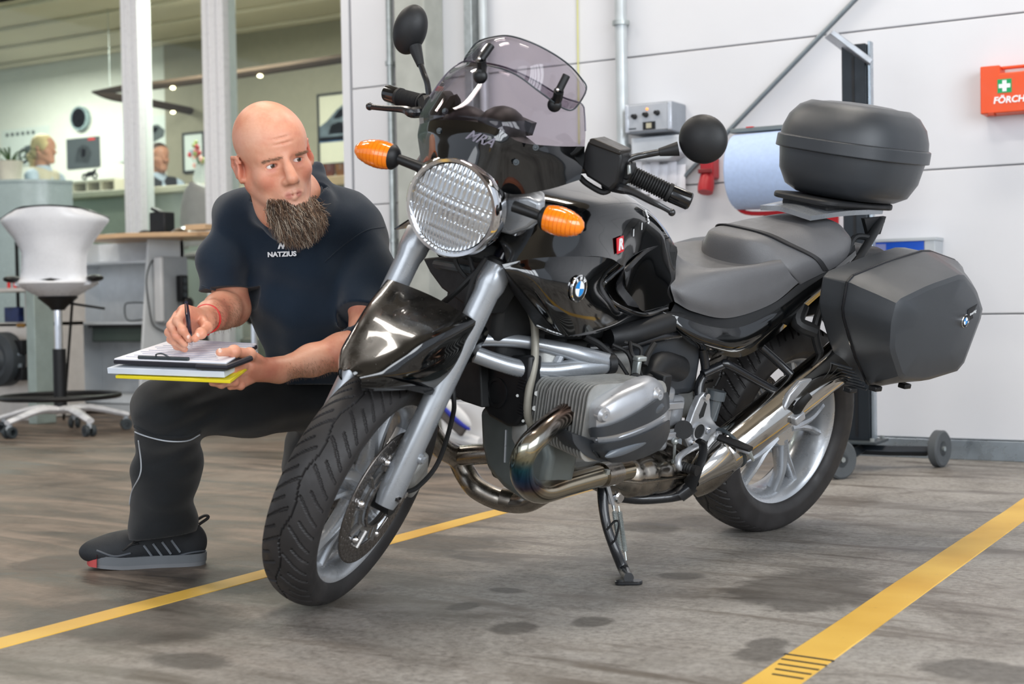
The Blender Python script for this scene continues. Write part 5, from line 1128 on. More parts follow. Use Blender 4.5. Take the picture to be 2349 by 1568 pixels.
# ---- panniers
def pannier(s):
    y0, y1, y2 = .27, .335, .475
    bp = lambda u, v, y: b_(u, v, y=y)[[0, 2]]
    A = [bp(1945, 637, y1), bp(2035, 600, y1), bp(2122, 573, y1), (-.27, .868), (-.37, .76), (-.31, .60), (-.10, .532), bp(1992, 886, y1), bp(1958, 808, y1), bp(1932, 715, y1)]
    Cc = [bp(2058, 690, y2), bp(2130, 655, y2), bp(2208, 628, y2), bp(2238, 668, y2), bp(2253, 715, y2), bp(2203, 848, y2), bp(2120, 872, y2), bp(2062, 868, y2), bp(2040, 800, y2), bp(2045, 740, y2)]
    A, Cc = np.array(A, float), np.array(Cc, float)
    def ring(q, y): q = cr(np.vstack([q, q[:1]]), 1)[:-1]; return [np.array((p[0], y * s, p[1])) for p in q]
    cen = A.mean(0); sm = lambda q: np.array([q[(i - 1) % 10] * .0 + q[i] for i in range(10)])
    def dens(q):
        out = []
        for i in range(10):
            a, b = q[i], q[(i + 1) % 10]; out += [a * .88 + b * .12, a * .5 + b * .5, a * .12 + b * .88]
        return np.array(out)
    A3, C3 = dens(A), dens(Cc)
    mid = lambda t, e=0: A3 * (1 - t) + C3 * t
    base = P_('pannier', G().loft([ring2(cen + (A3 - cen) * .93, .245 * s), ring2(cen + (A3 - cen) * .98, .255 * s), ring2(cen + (A3 - cen) * .985, y1 * s)]), m_case, label='black plastic pannier, ribbed at its lower front', ang=40, bevel=.004)
    lid = P_('pannier_lid', G().loft([ring2(A3, (y1) * s), ring2(A3 * 1. , (y1 + .012) * s), ring2(mid(.22), .372 * s), ring2(mid(.52), .418 * s), ring2(mid(.82), .458 * s), ring2(mid(.95), .474 * s), ring2(C3.mean(0) + (mid(1.) - C3.mean(0)) * .93, .482 * s), ring2(C3.mean(0) + (C3 - C3.mean(0)) * .5, .488 * s)]), m_case, base, ang=28)
    P_('seam', G().tube([np.array((p[0], (y1 - .0) * s, p[1])) for p in np.vstack([A3, A3[:1]])], .0045, 8), mat('seam_grey', '15161a', .25), base)
    return base, lid
def ring2(q, y): return [np.array((p[0], y, p[1])) for p in q]
pl, lid = pannier(1)
pb_, _ = pannier(-1); pb_.location = (0, .02, -.07)
for k in range(7): P_('rib', G().box(b_(1930 + k * 5.5, 838 + k * 8, y=.30), (.006, .07, .004), np.array(Matrix.Rotation(.5, 3, 'Y'))), m_case, pl, bevel=.001)
for u, v in ((1950, 893), (2008, 890), (2075, 884)): P_('catch', G().box(b_(u, v, y=.37), (.03, .025, .014)), m_black, pl, bevel=.003)
c_, X_, Y_ = decal(lid, 2211, 735, (1, -.30), .003); roundel(c_, .018, lid, X=X_, Y=Y_, txt=False)
X_ = nrm((-1, -.10, .30)); Y_ = nrm(np.cross(np.cross(X_, (.25, 0, 1)), X_)); c_ = b_(2229, 716, y=.4815)
bdg = P_('name_badge', place(flat(rrect(.056, .034, .004), .003), c_, X_, Y_), m_pb, lid); P_('badge_lettering', place(text_g('touring', .012, .0004, .2), c_ + np.cross(X_, Y_) * .0038, X_, Y_), m_pw, bdg)

# ---- engine
eng = P_('engine_block', G().b2((.76, -.10, .30), (.99, .14, .60)), m_cast, bevel=.03, segs=3)
g = G(); sec = lambda x, hw, z0, z1: [(x, a * hw, z0 + (z1 - z0) * b) for a, b in ((-.55, 0), (.55, 0), (.9, .15), (1, .4), (1, .8), (.85, 1), (-.85, 1), (-1, .8), (-1, .4), (-.9, .15))]
g.loft([sec(.72, .10, .235, .56), sec(.80, .12, .225, .60), sec(.96, .12, .225, .60), sec(1.01, .10, .24, .58), sec(1.03, .08, .27, .56)]); P_('crankcase', g, mat('crankcase_grey', '5d625f', .45, metal=.5, var=.15, vs=30, bump=.3), eng, bevel=.006)
fcov = G(); o_ = [(1108, 815), (1098, 850), (1100, 920), (1120, 955), (1163, 978), (1182, 978), (1200, 955), (1212, 890), (1216, 815)]
fcov.poly3([b_(u, v, x=1.135) for u, v in o_], (-.04, 0, 0)); fc_ = P_('front_engine_cover', fcov, m_black, eng, bevel=.008, segs=3)
for v0 in (872, 930):
    for k in range(5): P_('vent_slot', G().box(b_(1199 - k * 1.8, v0 + k * 6.5 - 4, x=1.137), (.003, .022, .0035)), m_pb, fc_)
P_('cover_ring', G().lathe([(.028, 0), (.036, 0), (.036, .003), (.028, .003)], b_(1140, 900, x=1.135), (1, 0, 0), 28, close=True), m_black, fc_)
for u, v in ((1187, 907), (1103, 885), (1200, 965)): P_('cover_screw', G().cyl(b_(u, v, x=1.13), b_(u, v, x=1.137), .0035, 8), m_cast, fc_)
g = G(); o_ = [(1096, 935), (1100, 1020), (1112, 1075), (1150, 1120), (1195, 1150), (1240, 1150), (1260, 1050), (1235, 930), (1216, 900)]
g.poly3([b_(u, v, x=1.105) for u, v in o_], (-.10, 0, 0)); P_('sump_front', g, mat('sump_grey', '6a706e', .42, metal=.45, var=.12, vs=14, bump=.2), eng, bevel=.02, segs=4)
P_('sump_ridge', G().tube([b_(1161, 985, x=1.107), b_(1158, 1060, x=1.107)], .003, 6), m_silver, eng)
P_('side_casing', G().tube([b_(1250, 800, y=.10), b_(1245, 900, y=.115), b_(1225, 1000, y=.12), b_(1240, 1100, y=.11)], [.045, .05, .055, .04], 14, 5), m_cast, eng)
for u, v in ((1231, 902), (1226, 936)): P_('case_bolt', G().cyl(b_(u, v, y=.165), b_(u, v, y=.172), .006, 6), m_cast, eng)
P_('breather_pipe', G().tube(bt((1190, 640, .10), (1212, 700, .11), (1226, 745, .12), (1226, 830, .15), (1212, 905, .16), (1212, 960, .165), (1235, 990, .165), (1290, 1045, .15), (1315, 1075, .14)), .0095, 12, 5), mat('hose_beige', '8f8b80', .5, metal=.3), eng)
P_('oil_filler', G().lathe([(.0, .0), (.02, 0), (.022, .012), (.034, .014), (.034, .0), (.0, -.01)], b_(1243, 1052, y=.145), (0, 1, 0), 24), m_mat, eng)
# cylinders with their fins
cxz = lambda y: b_(1380, 960, y=.30)[[0, 2]]
def cylinder(s):
    fin = G(); Y0, Y1 = .150, .346; nf = 18; cx, cz = 1.000, .487
    my = lambda P: [np.array((p[0], p[1] * s, p[2])) for p in P]
    cyl_ = P_('cylinder', G().prism(rrect(.17, .13, .04, 5, cx, cz), (Y1 - .12) * s, (0, .12 * s, 0), (1, 0, 0), (0, 0, 1), N=(0, 1, 0)), m_cast, bevel=.003)
    for k in range(nf):
        t = k / (nf - 1); y = Y0 + (Y1 - Y0) * t; hd = k > 5
        w, h, c0, c1 = (.232 + .02 * t, .150 + .026 * t, cx + .004, cz + .012 * t) if hd else (.205 + .003 * k, .142, cx + .010, cz)
        fin.prism(rrect(w, h, .03, 4, c0, c1), .0035 * s, (0, y * s, 0), (1, 0, 0), (0, 0, 1), N=(0, 1, 0))
    P_('cooling_fins', fin, m_cast, cyl_, kind='stuff')
    o1 = [(1352, 938), (1362, 918), (1400, 893), (1445, 873), (1482, 862), (1506, 870), (1520, 892), (1530, 950), (1528, 990), (1508, 1024), (1450, 1046), (1395, 1050), (1362, 1030), (1352, 985)]
    o2 = [(1366, 945), (1378, 930), (1412, 908), (1450, 890), (1480, 881), (1498, 888), (1509, 905), (1516, 950), (1513, 984), (1497, 1010), (1448, 1029), (1400, 1033), (1374, 1018), (1366, 985)]
    A = np.array([b_(u, v, y=.350) for u, v in o1]); B = np.array([b_(u, v, y=.385) for u, v in o2]); B[:, 1] = .350; c = B.mean(0)
    lay = lambda Q, y: my([(q[0], y, q[2]) for q in cr(np.vstack([Q, Q[:1]]), 3)[:-1]])
    vc = P_('valve_cover', G().loft([lay(A, .344), lay(A, .353), lay(A * .9 + B * .1, .361), lay(A * .6 + B * .4, .373), lay(A * .2 + B * .8, .385), lay(c + (B - c) * .86, .394), lay(c + (B - c) * .6, .4005), lay(c + (B - c) * .25, .404)]), m_alloy, cyl_, ang=60)
    if s < 0: return cyl_
    def plate(name, px, y, dep, m, par, bow=.0, **k):
        q = cr(np.array(px + px[:1], float), 3)[:-1]; cx_ = (q[:, 0].max() + q[:, 0].min()) / 2; hx = (q[:, 0].max() - q[:, 0].min()) / 2
        P = np.array([b_(u, v, y=y - bow * ((u - cx_) / hx) ** 2) for u, v in q]); c = P.mean(0)
        return P_(name, G().loft([P - (0, dep, 0), P, c + (P - c) * .93 + (0, .004, 0)]), m, par, ang=50, **k)
    gd = plate('cylinder_guard', [(1312, 994), (1335, 1000), (1370, 1016), (1430, 1014), (1485, 996), (1527, 970), (1531, 985), (1523, 1018), (1490, 1042), (1440, 1056), (1380, 1058), (1345, 1045), (1318, 1018)], .370, .06, m_guard, cyl_, .03)
    def skin_(name, rows, off, m, par):
        out = []
        for r in rows:
            q = cr(np.array(r, float), 5); o_ = []
            for u, v in q:
                c_, n_ = on_(vc, u, v, off); o_.append(c_ if c_ is not None else b_(u, v, y=.368))
            out.append(o_)
        return P_(name, G().sheet(out, 1, 1, .004), m, par, ang=70)
    skin_('guard_plate', [[(1357, 980), (1400, 970), (1450, 948), (1495, 919), (1523, 899)], [(1358, 990), (1402, 981), (1455, 960), (1502, 930), (1527, 912)], [(1362, 1000), (1410, 993), (1468, 974), (1510, 952), (1528, 935)]], .0045, m_guard, gd)
    skin_('guard_shell', [[(1362, 1012), (1420, 1005), (1475, 987), (1526, 962)], [(1358, 1024), (1415, 1022), (1475, 1005), (1527, 985)], [(1362, 1036), (1415, 1040), (1470, 1026), (1520, 1006)], [(1372, 1048), (1420, 1050), (1465, 1042), (1506, 1024)]], .007, m_guard, gd)
    P_('guard_pod', G().ell(b_(1487, 947, y=.399), (.052, .010, .016), 24, 10, np.array(Matrix.Rotation(.30, 3, 'Y'))), mat('guard_light', '4a4e53', .3), gd)
    P_('guard_scoop', G().ell(b_(1440, 1026, y=.400), (.070, .010, .013), 28, 12, np.array(Matrix.Rotation(.22, 3, 'Y'))), mat('scoop', '5a6067', .22, spec=.8), gd)
    P_('guard_lip', G().tube([b_(u, v, y=y) for u, v, y in ((1366, 1009, .375), (1420, 1002, .398), (1475, 982, .400), (1524, 955, .385))], .0032, 8, 6), m_alloy, gd)
    for u, v in ((1384, 951), (1507, 905)):
        c_, n_ = on_(vc, u, v, .0)
        if c_ is None: continue
        P_('cover_bolt', G().lathe([(0, .007), (.004, .007), (.005, .010), (.011, .010), (.013, .006), (.017, .002), (.017, -.012), (0, -.012)], c_, n_ * .5 + (0, .5, 0), 20), m_alloy, cyl_)
    return cyl_
cylL = cylinder(1); cylR = cylinder(-1)
# exhaust
def heat(name):
    m = bpy.data.materials.new(name); m.use_nodes = True; t = NT(m); p = t.n['Principled BSDF']; sx = t.n.new('ShaderNodeSeparateXYZ'); t.l.new(t.coord(), sx.inputs[0])
    d = t.math('ADD', sx.outputs[2], t.math('MULTIPLY', t.math('SUBTRACT', t.noise(9, 3), .5), .05)); mr = t.n.new('ShaderNodeMapRange'); t.l.new(d, mr.inputs[0]); mr.inputs[1].default_value = .315; mr.inputs[2].default_value = .52
    c = t.ramp(mr.outputs[0], [(0, 'aea592'), (.06, '9c876c'), (.13, '4a3550'), (.25, '1f4f7c'), (.40, '3f7f93'), (.55, 'a9a58a'), (.8, 'aaa79f'), (1, '7c6458')]); t.l.new(c, p.inputs['Base Color']); p.inputs['Metallic'].default_value = 1; p.inputs['Roughness'].default_value = .17
    return m
m_heat = heat('heat_tinted_steel')
PH = bt((1312, 945, .255), (1290, 955, .285), (1245, 990, .315), (1208, 1030, .325), (1196, 1070, .30), (1206, 1108, .265), (1240, 1128, .235), (1300, 1112, .205), (1385, 1088, .175), (1440, 1076, .155))
hp = P_('exhaust_header', G().tube(PH, .0265, 20, 6), m_heat, label='heat-tinted blue and bronze exhaust pipe')
P_('port_flange', G().lathe([(.028, -.006), (.038, -.004), (.038, .006), (.028, .006)], PH[0] + (.0, -.004, .0), nrm(PH[1] - PH[0]), 24, close=True), mat('rusty', '6e5a4a', .7, var=.3, vs=60, metal=.4), hp)
P_('pipe_clamp', G().tube(bt((1378, 1090, .178), (1412, 1082, .166)), .031, 20), m_inox, hp); P_('clamp_tab', G().box(b_(1392, 1082, y=.20), (.012, .01, .012)), m_galv, hp)
PRt = [b_(u, v, y=y) for u, v, y in ((985, 990, -.20), (1012, 1025, -.20), (1048, 1048, -.20), (1068, 1085, -.18), (1095, 1120, -.14), (1150, 1146, -.09), (1205, 1150, -.03), (1250, 1128, .02), (1290, 1110, .03))]
rp = P_('exhaust_header', G().tube(PRt, .0285, 20, 6), m_inox, label='duller steel exhaust pipe of the far cylinder'); P_('cross_pipe', G().tube(bt((1050, 1045, -.20), (1085, 1042, -.14), (1130, 1040, -.08)), .026, 16), m_inox, rp)
P_('pipe_clamp', G().tube(bt((1150, 1142, -.09), (1180, 1150, -.06)), .030, 20), m_inox, rp)
# catalyst box: crumpled steel
sec = lambda x, y0, y1, z0, z1, n=20: [np.array((x, (y0 + y1) / 2 + (y1 - y0) / 2 * math.copysign(abs(math.cos(a)) ** .7, math.cos(a)), (z0 + z1) / 2 + (z1 - z0) / 2 * math.copysign(abs(math.sin(a)) ** .7, math.sin(a)))) for a in np.arange(n) * 2 * pi / n]
cat_ = G(); 
for i, x in enumerate(np.linspace(.80, .47, 15)):
    t = i / 14; w = .02 + .13 * min(1, t * 4) ** .6; wob = .006 * math.sin(i * 1.9)
    cat_.v; 
rings = []
for i, x in enumerate(np.linspace(.80, .45, 22)):
    t = i / 21; k = min(1, (t * 3.5 + .12)) ** .5 * (1 if t < .85 else 1 - (t - .85) * 2.5); wob = .004 * math.sin(i * 1.7) + .003 * math.sin(i * 3.1); rings.append(sec(x, .06 - .12 * k, .06 + .11 * k + wob, .275 - .07 * k, .275 + .05 * k + wob))
cb = P_('catalyst_box', G().loft(rings), m_inox, ang=60); P_('box_flange', G().tube([np.array((x, .06 + .115 * min(1, ((.80 - x) / .35 * 3.5 + .12)) ** .5, .268)) for x in np.linspace(.78, .50, 14)], .004, 6), m_inox, cb)
# silencer
S0, S1 = b_(1655, 1040, y=.19), b_(1905, 842, y=.235); d = nrm(S1 - S0); L = np.linalg.norm(S1 - S0)
sil = P_('silencer', G().lathe([(0, -.11), (.028, -.11), (.036, -.07), (.052, -.005), (.057, 0), (.0575, .03), (.0575, L + .10), (.05, L + .115), (.02, L + .118), (0, L + .118)], S0, d, 48), mat('silencer_steel', 'c9c6c1', .1, metal=1, var=0), label='bright polished steel silencer')
P_('silencer_band', G().lathe([(.057, .022), (.0605, .024), (.0605, .032), (.057, .034)], S0, d, 48, close=True), m_greyd, sil)
P_('link_pipe', G().tube([b_(1585, 1100, y=.10), b_(1620, 1085, y=.13), b_(1660, 1050, y=.17)], [.05, .05, .045], 20, 5), m_inox, sil)

# ---- gearbox, footrests, stands
gb = P_('gearbox', G().b2((.60, -.12, .33), (.80, .145, .50)).b2((.54, -.1, .38), (.72, .13, .47)), m_alloy, bevel=.015, segs=3)
for u, v, w in ((1545, 930, .07), (1530, 1000, .09)): P_('gearbox_rib', G().box(b_(u, v, y=.153), (w, .012, .02)), m_alloy, gb, bevel=.003)
P_('shift_shaft', G().cyl(b_(1568, 985, y=.12), b_(1568, 985, y=.17), .024, 20), m_mat, gb)
P_('fluid_bottle', G().lathe([(0, 0), (.018, 0), (.02, .04), (.02, .055), (.027, .056), (.027, .08), (0, .082)], b_(1628, 962, y=.13), (-.1, 0, 1), 18), mat('bottle_grey', '50565a', .2, spec=.8), gb)
fp = G(); yy = .165
out = [(1606, 912), (1616, 900), (1628, 903), (1630, 925), (1632, 955), (1645, 975), (1665, 988), (1668, 1000), (1640, 1005), (1612, 1018), (1598, 1032), (1582, 1028), (1572, 1005), (1570, 985), (1584, 968), (1592, 945)]
fp.poly3([b_(u, v, y=yy) for u, v in out], (0, -.02, 0)); ftp = P_('footrest_plate', fp, m_alloy, bevel=.004, segs=3)
P_('plate_hole', G().lathe([(.0, 0), (.0205, 0), (.0205, .003), (.0, .003)], b_(1601, 988, y=yy), (0, 1, 0), 28), m_dark, ftp); P_('hole_rim', G().lathe([(.0195, 0), (.024, 0), (.024, .006), (.0195, .006)], b_(1601, 988, y=yy), (0, 1, 0), 28, close=True), m_alloy, ftp)
P_('plate_slot', G().poly3([b_(u, v, y=yy + .001) for u, v in ((1617, 920), (1622, 926), (1614, 955), (1605, 960), (1604, 952))], (0, -.004, 0)), m_dark, ftp)
for u, v in ((1620, 909), (1622, 985), (1590, 1016)): P_('hex_bolt', G().lathe([(0, .006), (.004, .006), (.0045, .003), (.004, .006), (.009, .006), (.009, -.002), (0, -.002)], b_(u, v, y=yy + .002), (0, 1, 0), 16), m_chrome, ftp)
pg = P_('footpeg', G().tube(bt((1640, 1000, .18), (1665, 1010, .20)), .016, 10).tube(bt((1655, 1008, .19), (1722, 1038, .275)), [.014, .011], 12, sq=(.7, 1)), m_alloy, bevel=.003)
P_('peg_rubber', G().tube(bt((1650, 1002, .19), (1680, 1014, .225), (1722, 1030, .277)), [.019, .020, .014], 12, 3, sq=(.55, 1)), m_rubber, pg); P_('peg_tip', G().tube(bt((1718, 1036, .272), (1728, 1056, .275)), [.007, .004], 8), m_galv, pg)
gl = P_('gear_lever', G().tube(bt((1612, 1018, .17), (1580, 1032, .18), (1558, 1048, .19), (1556, 1068, .20), (1570, 1075, .20)), [.008, .008, .009, .009, .008], 12, 4), m_alloy)
A_, B_ = b_(1562, 1068, y=.195), b_(1600, 1080, y=.245); P_('lever_rubber', G().lathe([(0, 0)] + [(r, np.linalg.norm(B_ - A_) * h) for h, r in ((0, .011), (.1, .0135), (.16, .011), (.22, .0135), (.28, .011), (.34, .0135), (.42, .011), (.5, .0135), (.58, .011), (.64, .0135), (.72, .011), (.8, .0135), (1, .0135))] + [(0, np.linalg.norm(B_ - A_))], A_, nrm(B_ - A_), 18), m_rubber, gl)
P_('linkage', G().tube(bt((1548, 1010, .165), (1546, 1060, .165)), .004, 8).ell(b_(1546, 1058, y=.165), (.008,) * 3).ell(b_(1548, 1012, y=.165), (.009,) * 3), m_galv, gl)
cs_ = P_('centre_stand', G().tube(bt((1425, 1138, .10), (1470, 1144, .12), (1530, 1140, .15), (1562, 1132, .17)), [.016, .014, .014, .017], 14, 4).tube(bt((1558, 1135, .17), (1590, 1112, .19)), .02, 12).tube([b_(1425, 1138, y=.10), b_(1425, 1138, y=.10) + (0, -.2, 0)], .014, 10), m_mdark)
P_('stand_pedal', G().tube(bt((1582, 1112, .19), (1600, 1078, .21), (1612, 1045, .21), (1612, 1018, .205), (1602, 1010, .20)), [.017, .011, .010, .010, .010], 12, 4, sq=(1.3, .6), up=(0, 1, 0)), m_mat, cs_)
P_('stand_bolt', G().lathe([(0, .008), (.012, .008), (.016, .004), (.016, -.004), (0, -.004)], b_(1419, 1140, y=.125), (0, 1, 0), 18), m_chrome, cs_)
foot = np.array(w2b(w_(1442, 1328, z=.012)))
ss = P_('side_stand', G().tube([b_(1383, 1110, y=.12), b_(1384, 1160, y=.145), b_(1393, 1210, y=.17), b_(1412, 1262, y=.20), b_(1432, 1308, y=.228), foot + (0, 0, .004)], [.016, .013, .012, .013, .014, .012], 14, 5), m_mdark)
up_b = BM.T @ np.array((0, 0, 1.)); fx = BM.T @ nrm(np.array((.86, .5, 0))); P_('stand_foot', place(flat(rrect(.066, .036, .014), .008), foot - up_b * .011, fx, np.cross(up_b, fx)), m_mdark, ss, bevel=.002)
P_('stand_bracket', G().poly3(bt((1372, 1092, .12), (1395, 1090, .12), (1408, 1150, .12), (1400, 1158, .12)), (0, -.012, 0)).poly3(bt((1392, 1115, .15), (1400, 1113, .15), (1414, 1165, .158), (1407, 1170, .158)), (0, -.004, 0)), m_alloy, ss, bevel=.002)
for du in (0, 12):
    a, b = b_(1409 + du, 1172 + du * .1, y=.165), b_(1422 + du, 1262 + du * .2, y=.205); d = nrm(b - a); u1 = nrm(np.cross(d, (1, 0, 0))); u2 = np.cross(d, u1); Ls = np.linalg.norm(b - a); tt = np.linspace(0, 1, 26 * 8)
    P_('stand_spring', G().tube([a + d * Ls * q + .0055 * (math.cos(q * 26 * 2 * pi) * u1 + math.sin(q * 26 * 2 * pi) * u2) for q in tt], .0015, 5).tube([b, b + (b - a) * .22], .0018, 5).tube([a, a - (b - a) * .15], .0018, 5), m_galv, ss)
P_('stand_cable', G().tube(bt((1392, 1215, .19), (1410, 1195, .20), (1420, 1200, .21), (1412, 1235, .21), (1400, 1248, .20)), .003, 6, 6), m_rubber, ss)

# ---- telelever arm, spring, frame
ta = P_('telelever_arm', G().tube(bt((1095, 778, .06), (1140, 779, .08), (1210, 785, .11), (1290, 802, .15), (1345, 818, .17), (1400, 832, .18)), [.016, .0155, .0155, .018, .022, .022], 16, 6).tube(bt((1090, 812, .06), (1140, 830, .09), (1200, 846, .125), (1262, 850, .15), (1330, 842, .17), (1400, 834, .18)), [.020, .020, .021, .021, .022, .022], 16, 6).tube([b_(1290, 806, y=.15), b_(1275, 835, y=.15)], .011, 8), m_silver)
P_('pivot_cap', G().lathe([(0, .003), (.017, .003), (.019, 0), (.024, 0), (.024, -.02), (0, -.02)], b_(1405, 833, y=.185), nrm(b_(1405, 833, y=.185) - b_(1330, 842, y=.17)), 24), m_mat, ta)
P_('telelever_arm', G().tube([p * (1, -1, 1) for p in bt((1095, 778, .06), (1210, 785, .11), (1290, 802, .15), (1400, 832, .18))], .019, 14, 5), m_silver)
A_, B_ = b_(1158, 615, y=.03), b_(1125, 745, y=.03); d = nrm(B_ - A_); u1 = nrm(np.cross(d, (1, 0, 0))); u2 = np.cross(d, u1); L = np.linalg.norm(B_ - A_)
sh = P_('shock_spring', G().tube([A_ + d * L * q + .036 * (math.cos(q * 5 * 2 * pi) * u1 + math.sin(q * 5 * 2 * pi) * u2) for q in np.linspace(0, 1, 120)], .0065, 8), mat('spring_grey', '9fa6a8', .35, metal=.3)); P_('damper', G().cyl(A_, B_ + d * .03, .018, 16), m_dark, sh); P_('damper_eye', G().box(b_(1126, 762, y=.05), (.03, .02, .035)), m_alloy, sh, bevel=.005)
core = P_('inner_dark_fill', G().b2((.62, -.10, .62), (1.20, .10, .86)).b2((.95, -.09, .55), (1.17, .09, .70)), m_dark, bevel=.02)  # added dark filler: keeps the shaded space under the tank from showing through
P_('oil_cooler', G().poly3([b_(u, v, x=1.235) for u, v in ((968, 592), (1150, 575), (1165, 640), (1120, 720), (1065, 700), (1012, 662), (985, 625))], (-.05, 0, 0)), m_dark, core, bevel=.006)
P_('front_plate', G().poly3([b_(u, v, x=1.09) for u, v in ((1100, 690), (1175, 640), (1232, 760), (1225, 820), (1105, 830), (1085, 760))], (-.03, 0, 0)), m_dark, core, bevel=.006)
for q, r in ((((1000, 605, 1.26), (1040, 612, 1.27), (1085, 620, 1.26)), .010), (((1050, 560, 1.30), (1045, 600, 1.30), (1075, 640, 1.28), (1125, 650, 1.27)), .005), (((1115, 590, 1.30), (1085, 640, 1.31), (1070, 690, 1.31), (1060, 745, 1.30)), .0055), (((1010, 700, 1.30), (1050, 665, 1.30), (1095, 620, 1.28)), .007), (((1075, 585, 1.29), (1090, 625, 1.28), (1130, 655, 1.26)), .006)):
    P_('front_hose', G().tube([b_(u, v, x=x) for u, v, x in q], r, 8, 6), m_rubber if r != .010 else m_greyd, core)
P_('lower_cowl', G().poly3([b_(u, v, x=1.16) for u, v in ((1030, 850), (1100, 820), (1105, 935), (1060, 920), (1035, 905))], (-.05, 0, 0)), m_dark, core, bevel=.004)
for s in (1, -1):
    my = lambda P: [p * (1, s, 1) for p in P]
    P_('frame_tube', G().tube(my(bt((1350, 800, .10), (1430, 795, .13), (1500, 775, .135), (1560, 765, .13))), .013, 12, 5), m_mdark)
    P_('frame_tube', G().tube(my(bt((1612, 800, .13), (1618, 850, .135), (1605, 880, .14), (1602, 915, .15))), .012, 12, 5), m_mdark)
    P_('subframe_tube', G().tube(my(bt((1612, 858, .14), (1655, 838, .15), (1670, 836, .16), (1740, 875, .19), (1795, 905, .215), (1815, 905, .22))), .0115, 12, 5), m_mdark)
    P_('subframe_tube', G().tube(my(bt((1745, 795, .15), (1790, 835, .18), (1822, 868, .21), (1825, 890, .215))), .0115, 12, 5), m_mdark)
ab = P_('airbox', G().b2((.50, -.13, .47), (.80, .125, .66)), m_guard, bevel=.02, segs=3)
P_('intake_tube', G().tube(bt((1395, 775, .12), (1450, 765, .13), (1520, 742, .13), (1560, 735, .12)), [.026, .028, .028, .026], 16, 4), m_mat, ab)
P_('intake_elbow', G().tube(bt((1555, 845, .15), (1520, 835, .17), (1500, 850, .19), (1490, 880, .21)), [.034, .032, .028, .024], 20, 5), m_mat, ab)
P_('throttle_body', G().tube(bt((1490, 870, .215), (1470, 880, .225), (1455, 870, .24)), .018, 12, 3).box(b_(1513, 880, y=.235), (.03, .05, .055)), m_mat, ab, bevel=.004)
for k, q in enumerate((((1395, 800, .15), (1420, 830, .18), (1440, 860, .20)), ((1405, 790, .15), (1440, 810, .18), (1452, 850, .20), (1450, 880, .21)), ((1432, 785, .17), (1470, 800, .20), (1465, 840, .21), (1475, 870, .22)), ((1500, 790, .18), (1485, 815, .21), (1478, 838, .22)), ((1445, 785, .18), (1450, 812, .21), (1470, 830, .22)), ((1340, 770, .14), (1375, 790, .15), (1410, 822, .17)))):
    P_('cable', G().tube(bt(*q), .005 + .0035 * (k in (3, 5)), 8, 6), m_rubber, ab)
P_('cable_joint', G().box(b_(1468, 822, y=.225), (.03, .02, .012)).box(b_(1460, 845, y=.225), (.012, .02, .04)), m_galv, ab, bevel=.003)

# ---- rear wheel
RC = np.array((0, 0, .316))
rw = P_('rear_wheel', rimg(RC, .069), m_rim, label='silver cast rear wheel')
P_('tyre', tyre(RC, .316, .086, per=32), m_tyre, rw, fix=False, ang=28)
yspokes(RC, .55, .03, .024, rw, P_, .01)
P_('hub', G().lathe([(0, .055), (.045, .055), (.06, .03), (.062, -.05), (0, -.06)], RC, (0, 1, 0), 32), m_rim, rw)
disc(RC, -.075, .095, .138, 'brake_disc', rw, False)
P_('final_drive', G().lathe([(0, -.15), (.07, -.14), (.10, -.10), (.105, -.07), (0, -.07)], RC, (0, 1, 0), 32).tube([RC + (0, -.11, .02), (.45, -.09, .40)], .045, 16), m_cast)
P_('rear_caliper', G().box((.10, .10, .44), (.09, .06, .07), np.array(Matrix.Rotation(.6, 3, 'Y'))), m_cast, bevel=.012)
# passenger footrest hanger
hg = [(1800, 935), (1812, 905), (1838, 875), (1870, 866), (1905, 855), (1912, 868), (1908, 882), (1880, 896), (1858, 925), (1842, 960), (1822, 968), (1802, 955)]
hgr = P_('footrest_hanger', G().poly3([b_(u, v, y=.262) for u, v in hg], (0, -.018, 0)), m_alloy, bevel=.005, segs=3)
P_('hanger_slot', G().poly3([b_(u, v, y=.2635) for u, v in ((1835, 912), (1868, 878), (1896, 870), (1893, 878), (1868, 892), (1842, 925))], (0, -.003, 0)), m_dark, hgr)
P_('passenger_peg', G().tube(bt((1826, 945, .27), (1838, 925, .29), (1858, 905, .30)), [.013, .014, .011], 10, 3, sq=(.6, 1)), m_rubber, hgr); P_('peg_pivot', G().box(b_(1830, 958, y=.275), (.04, .02, .025), np.array(Matrix.Rotation(.5, 3, 'Y'))), m_alloy, hgr, bevel=.004); P_('hex_bolt', G().cyl(b_(1820, 942, y=.262), b_(1820, 942, y=.268), .007, 10), m_galv, hgr)
P_('pannier_frame', G().tube(bt((1890, 690, .20), (1870, 760, .21), (1890, 830, .22), (1915, 862, .22)), .012, 10, 5).tube(bt((1840, 700, .17), (1830, 740, .18), (1870, 760, .21)), .02, 10, 4), m_mat)
# ------------------------------------------------------------------ the kneeling mechanic
def skin_material(name, a, b, c):
    m = bpy.data.materials.new(name); m.use_nodes = True; t = NT(m); p = t.n['Principled BSDF']
    n1 = t.noise(11, 4, .6); n2 = t.noise(130, 3, .6)
    col = t.mix(t.math('MULTIPLY', n2, .35), t.ramp(n1, [(.35, a), (.55, b), (.72, c)]), lin(c)); t.l.new(col, p.inputs['Base Color'])
    p.inputs['Roughness'].default_value = .42; p.inputs['Specular IOR Level'].default_value = .45
    p.inputs['Subsurface Weight'].default_value = .12; p.inputs['Subsurface Radius'].default_value = (1, .3, .15); p.inputs['Subsurface Scale'].default_value = .006
    bp = t.n.new('ShaderNodeBump'); bp.inputs['Strength'].default_value = .35; bp.inputs['Distance'].default_value = .0012
    t.l.new(t.noise(230, 5, .65), bp.inputs['Height']); t.l.new(bp.outputs[0], p.inputs['Normal']); return m
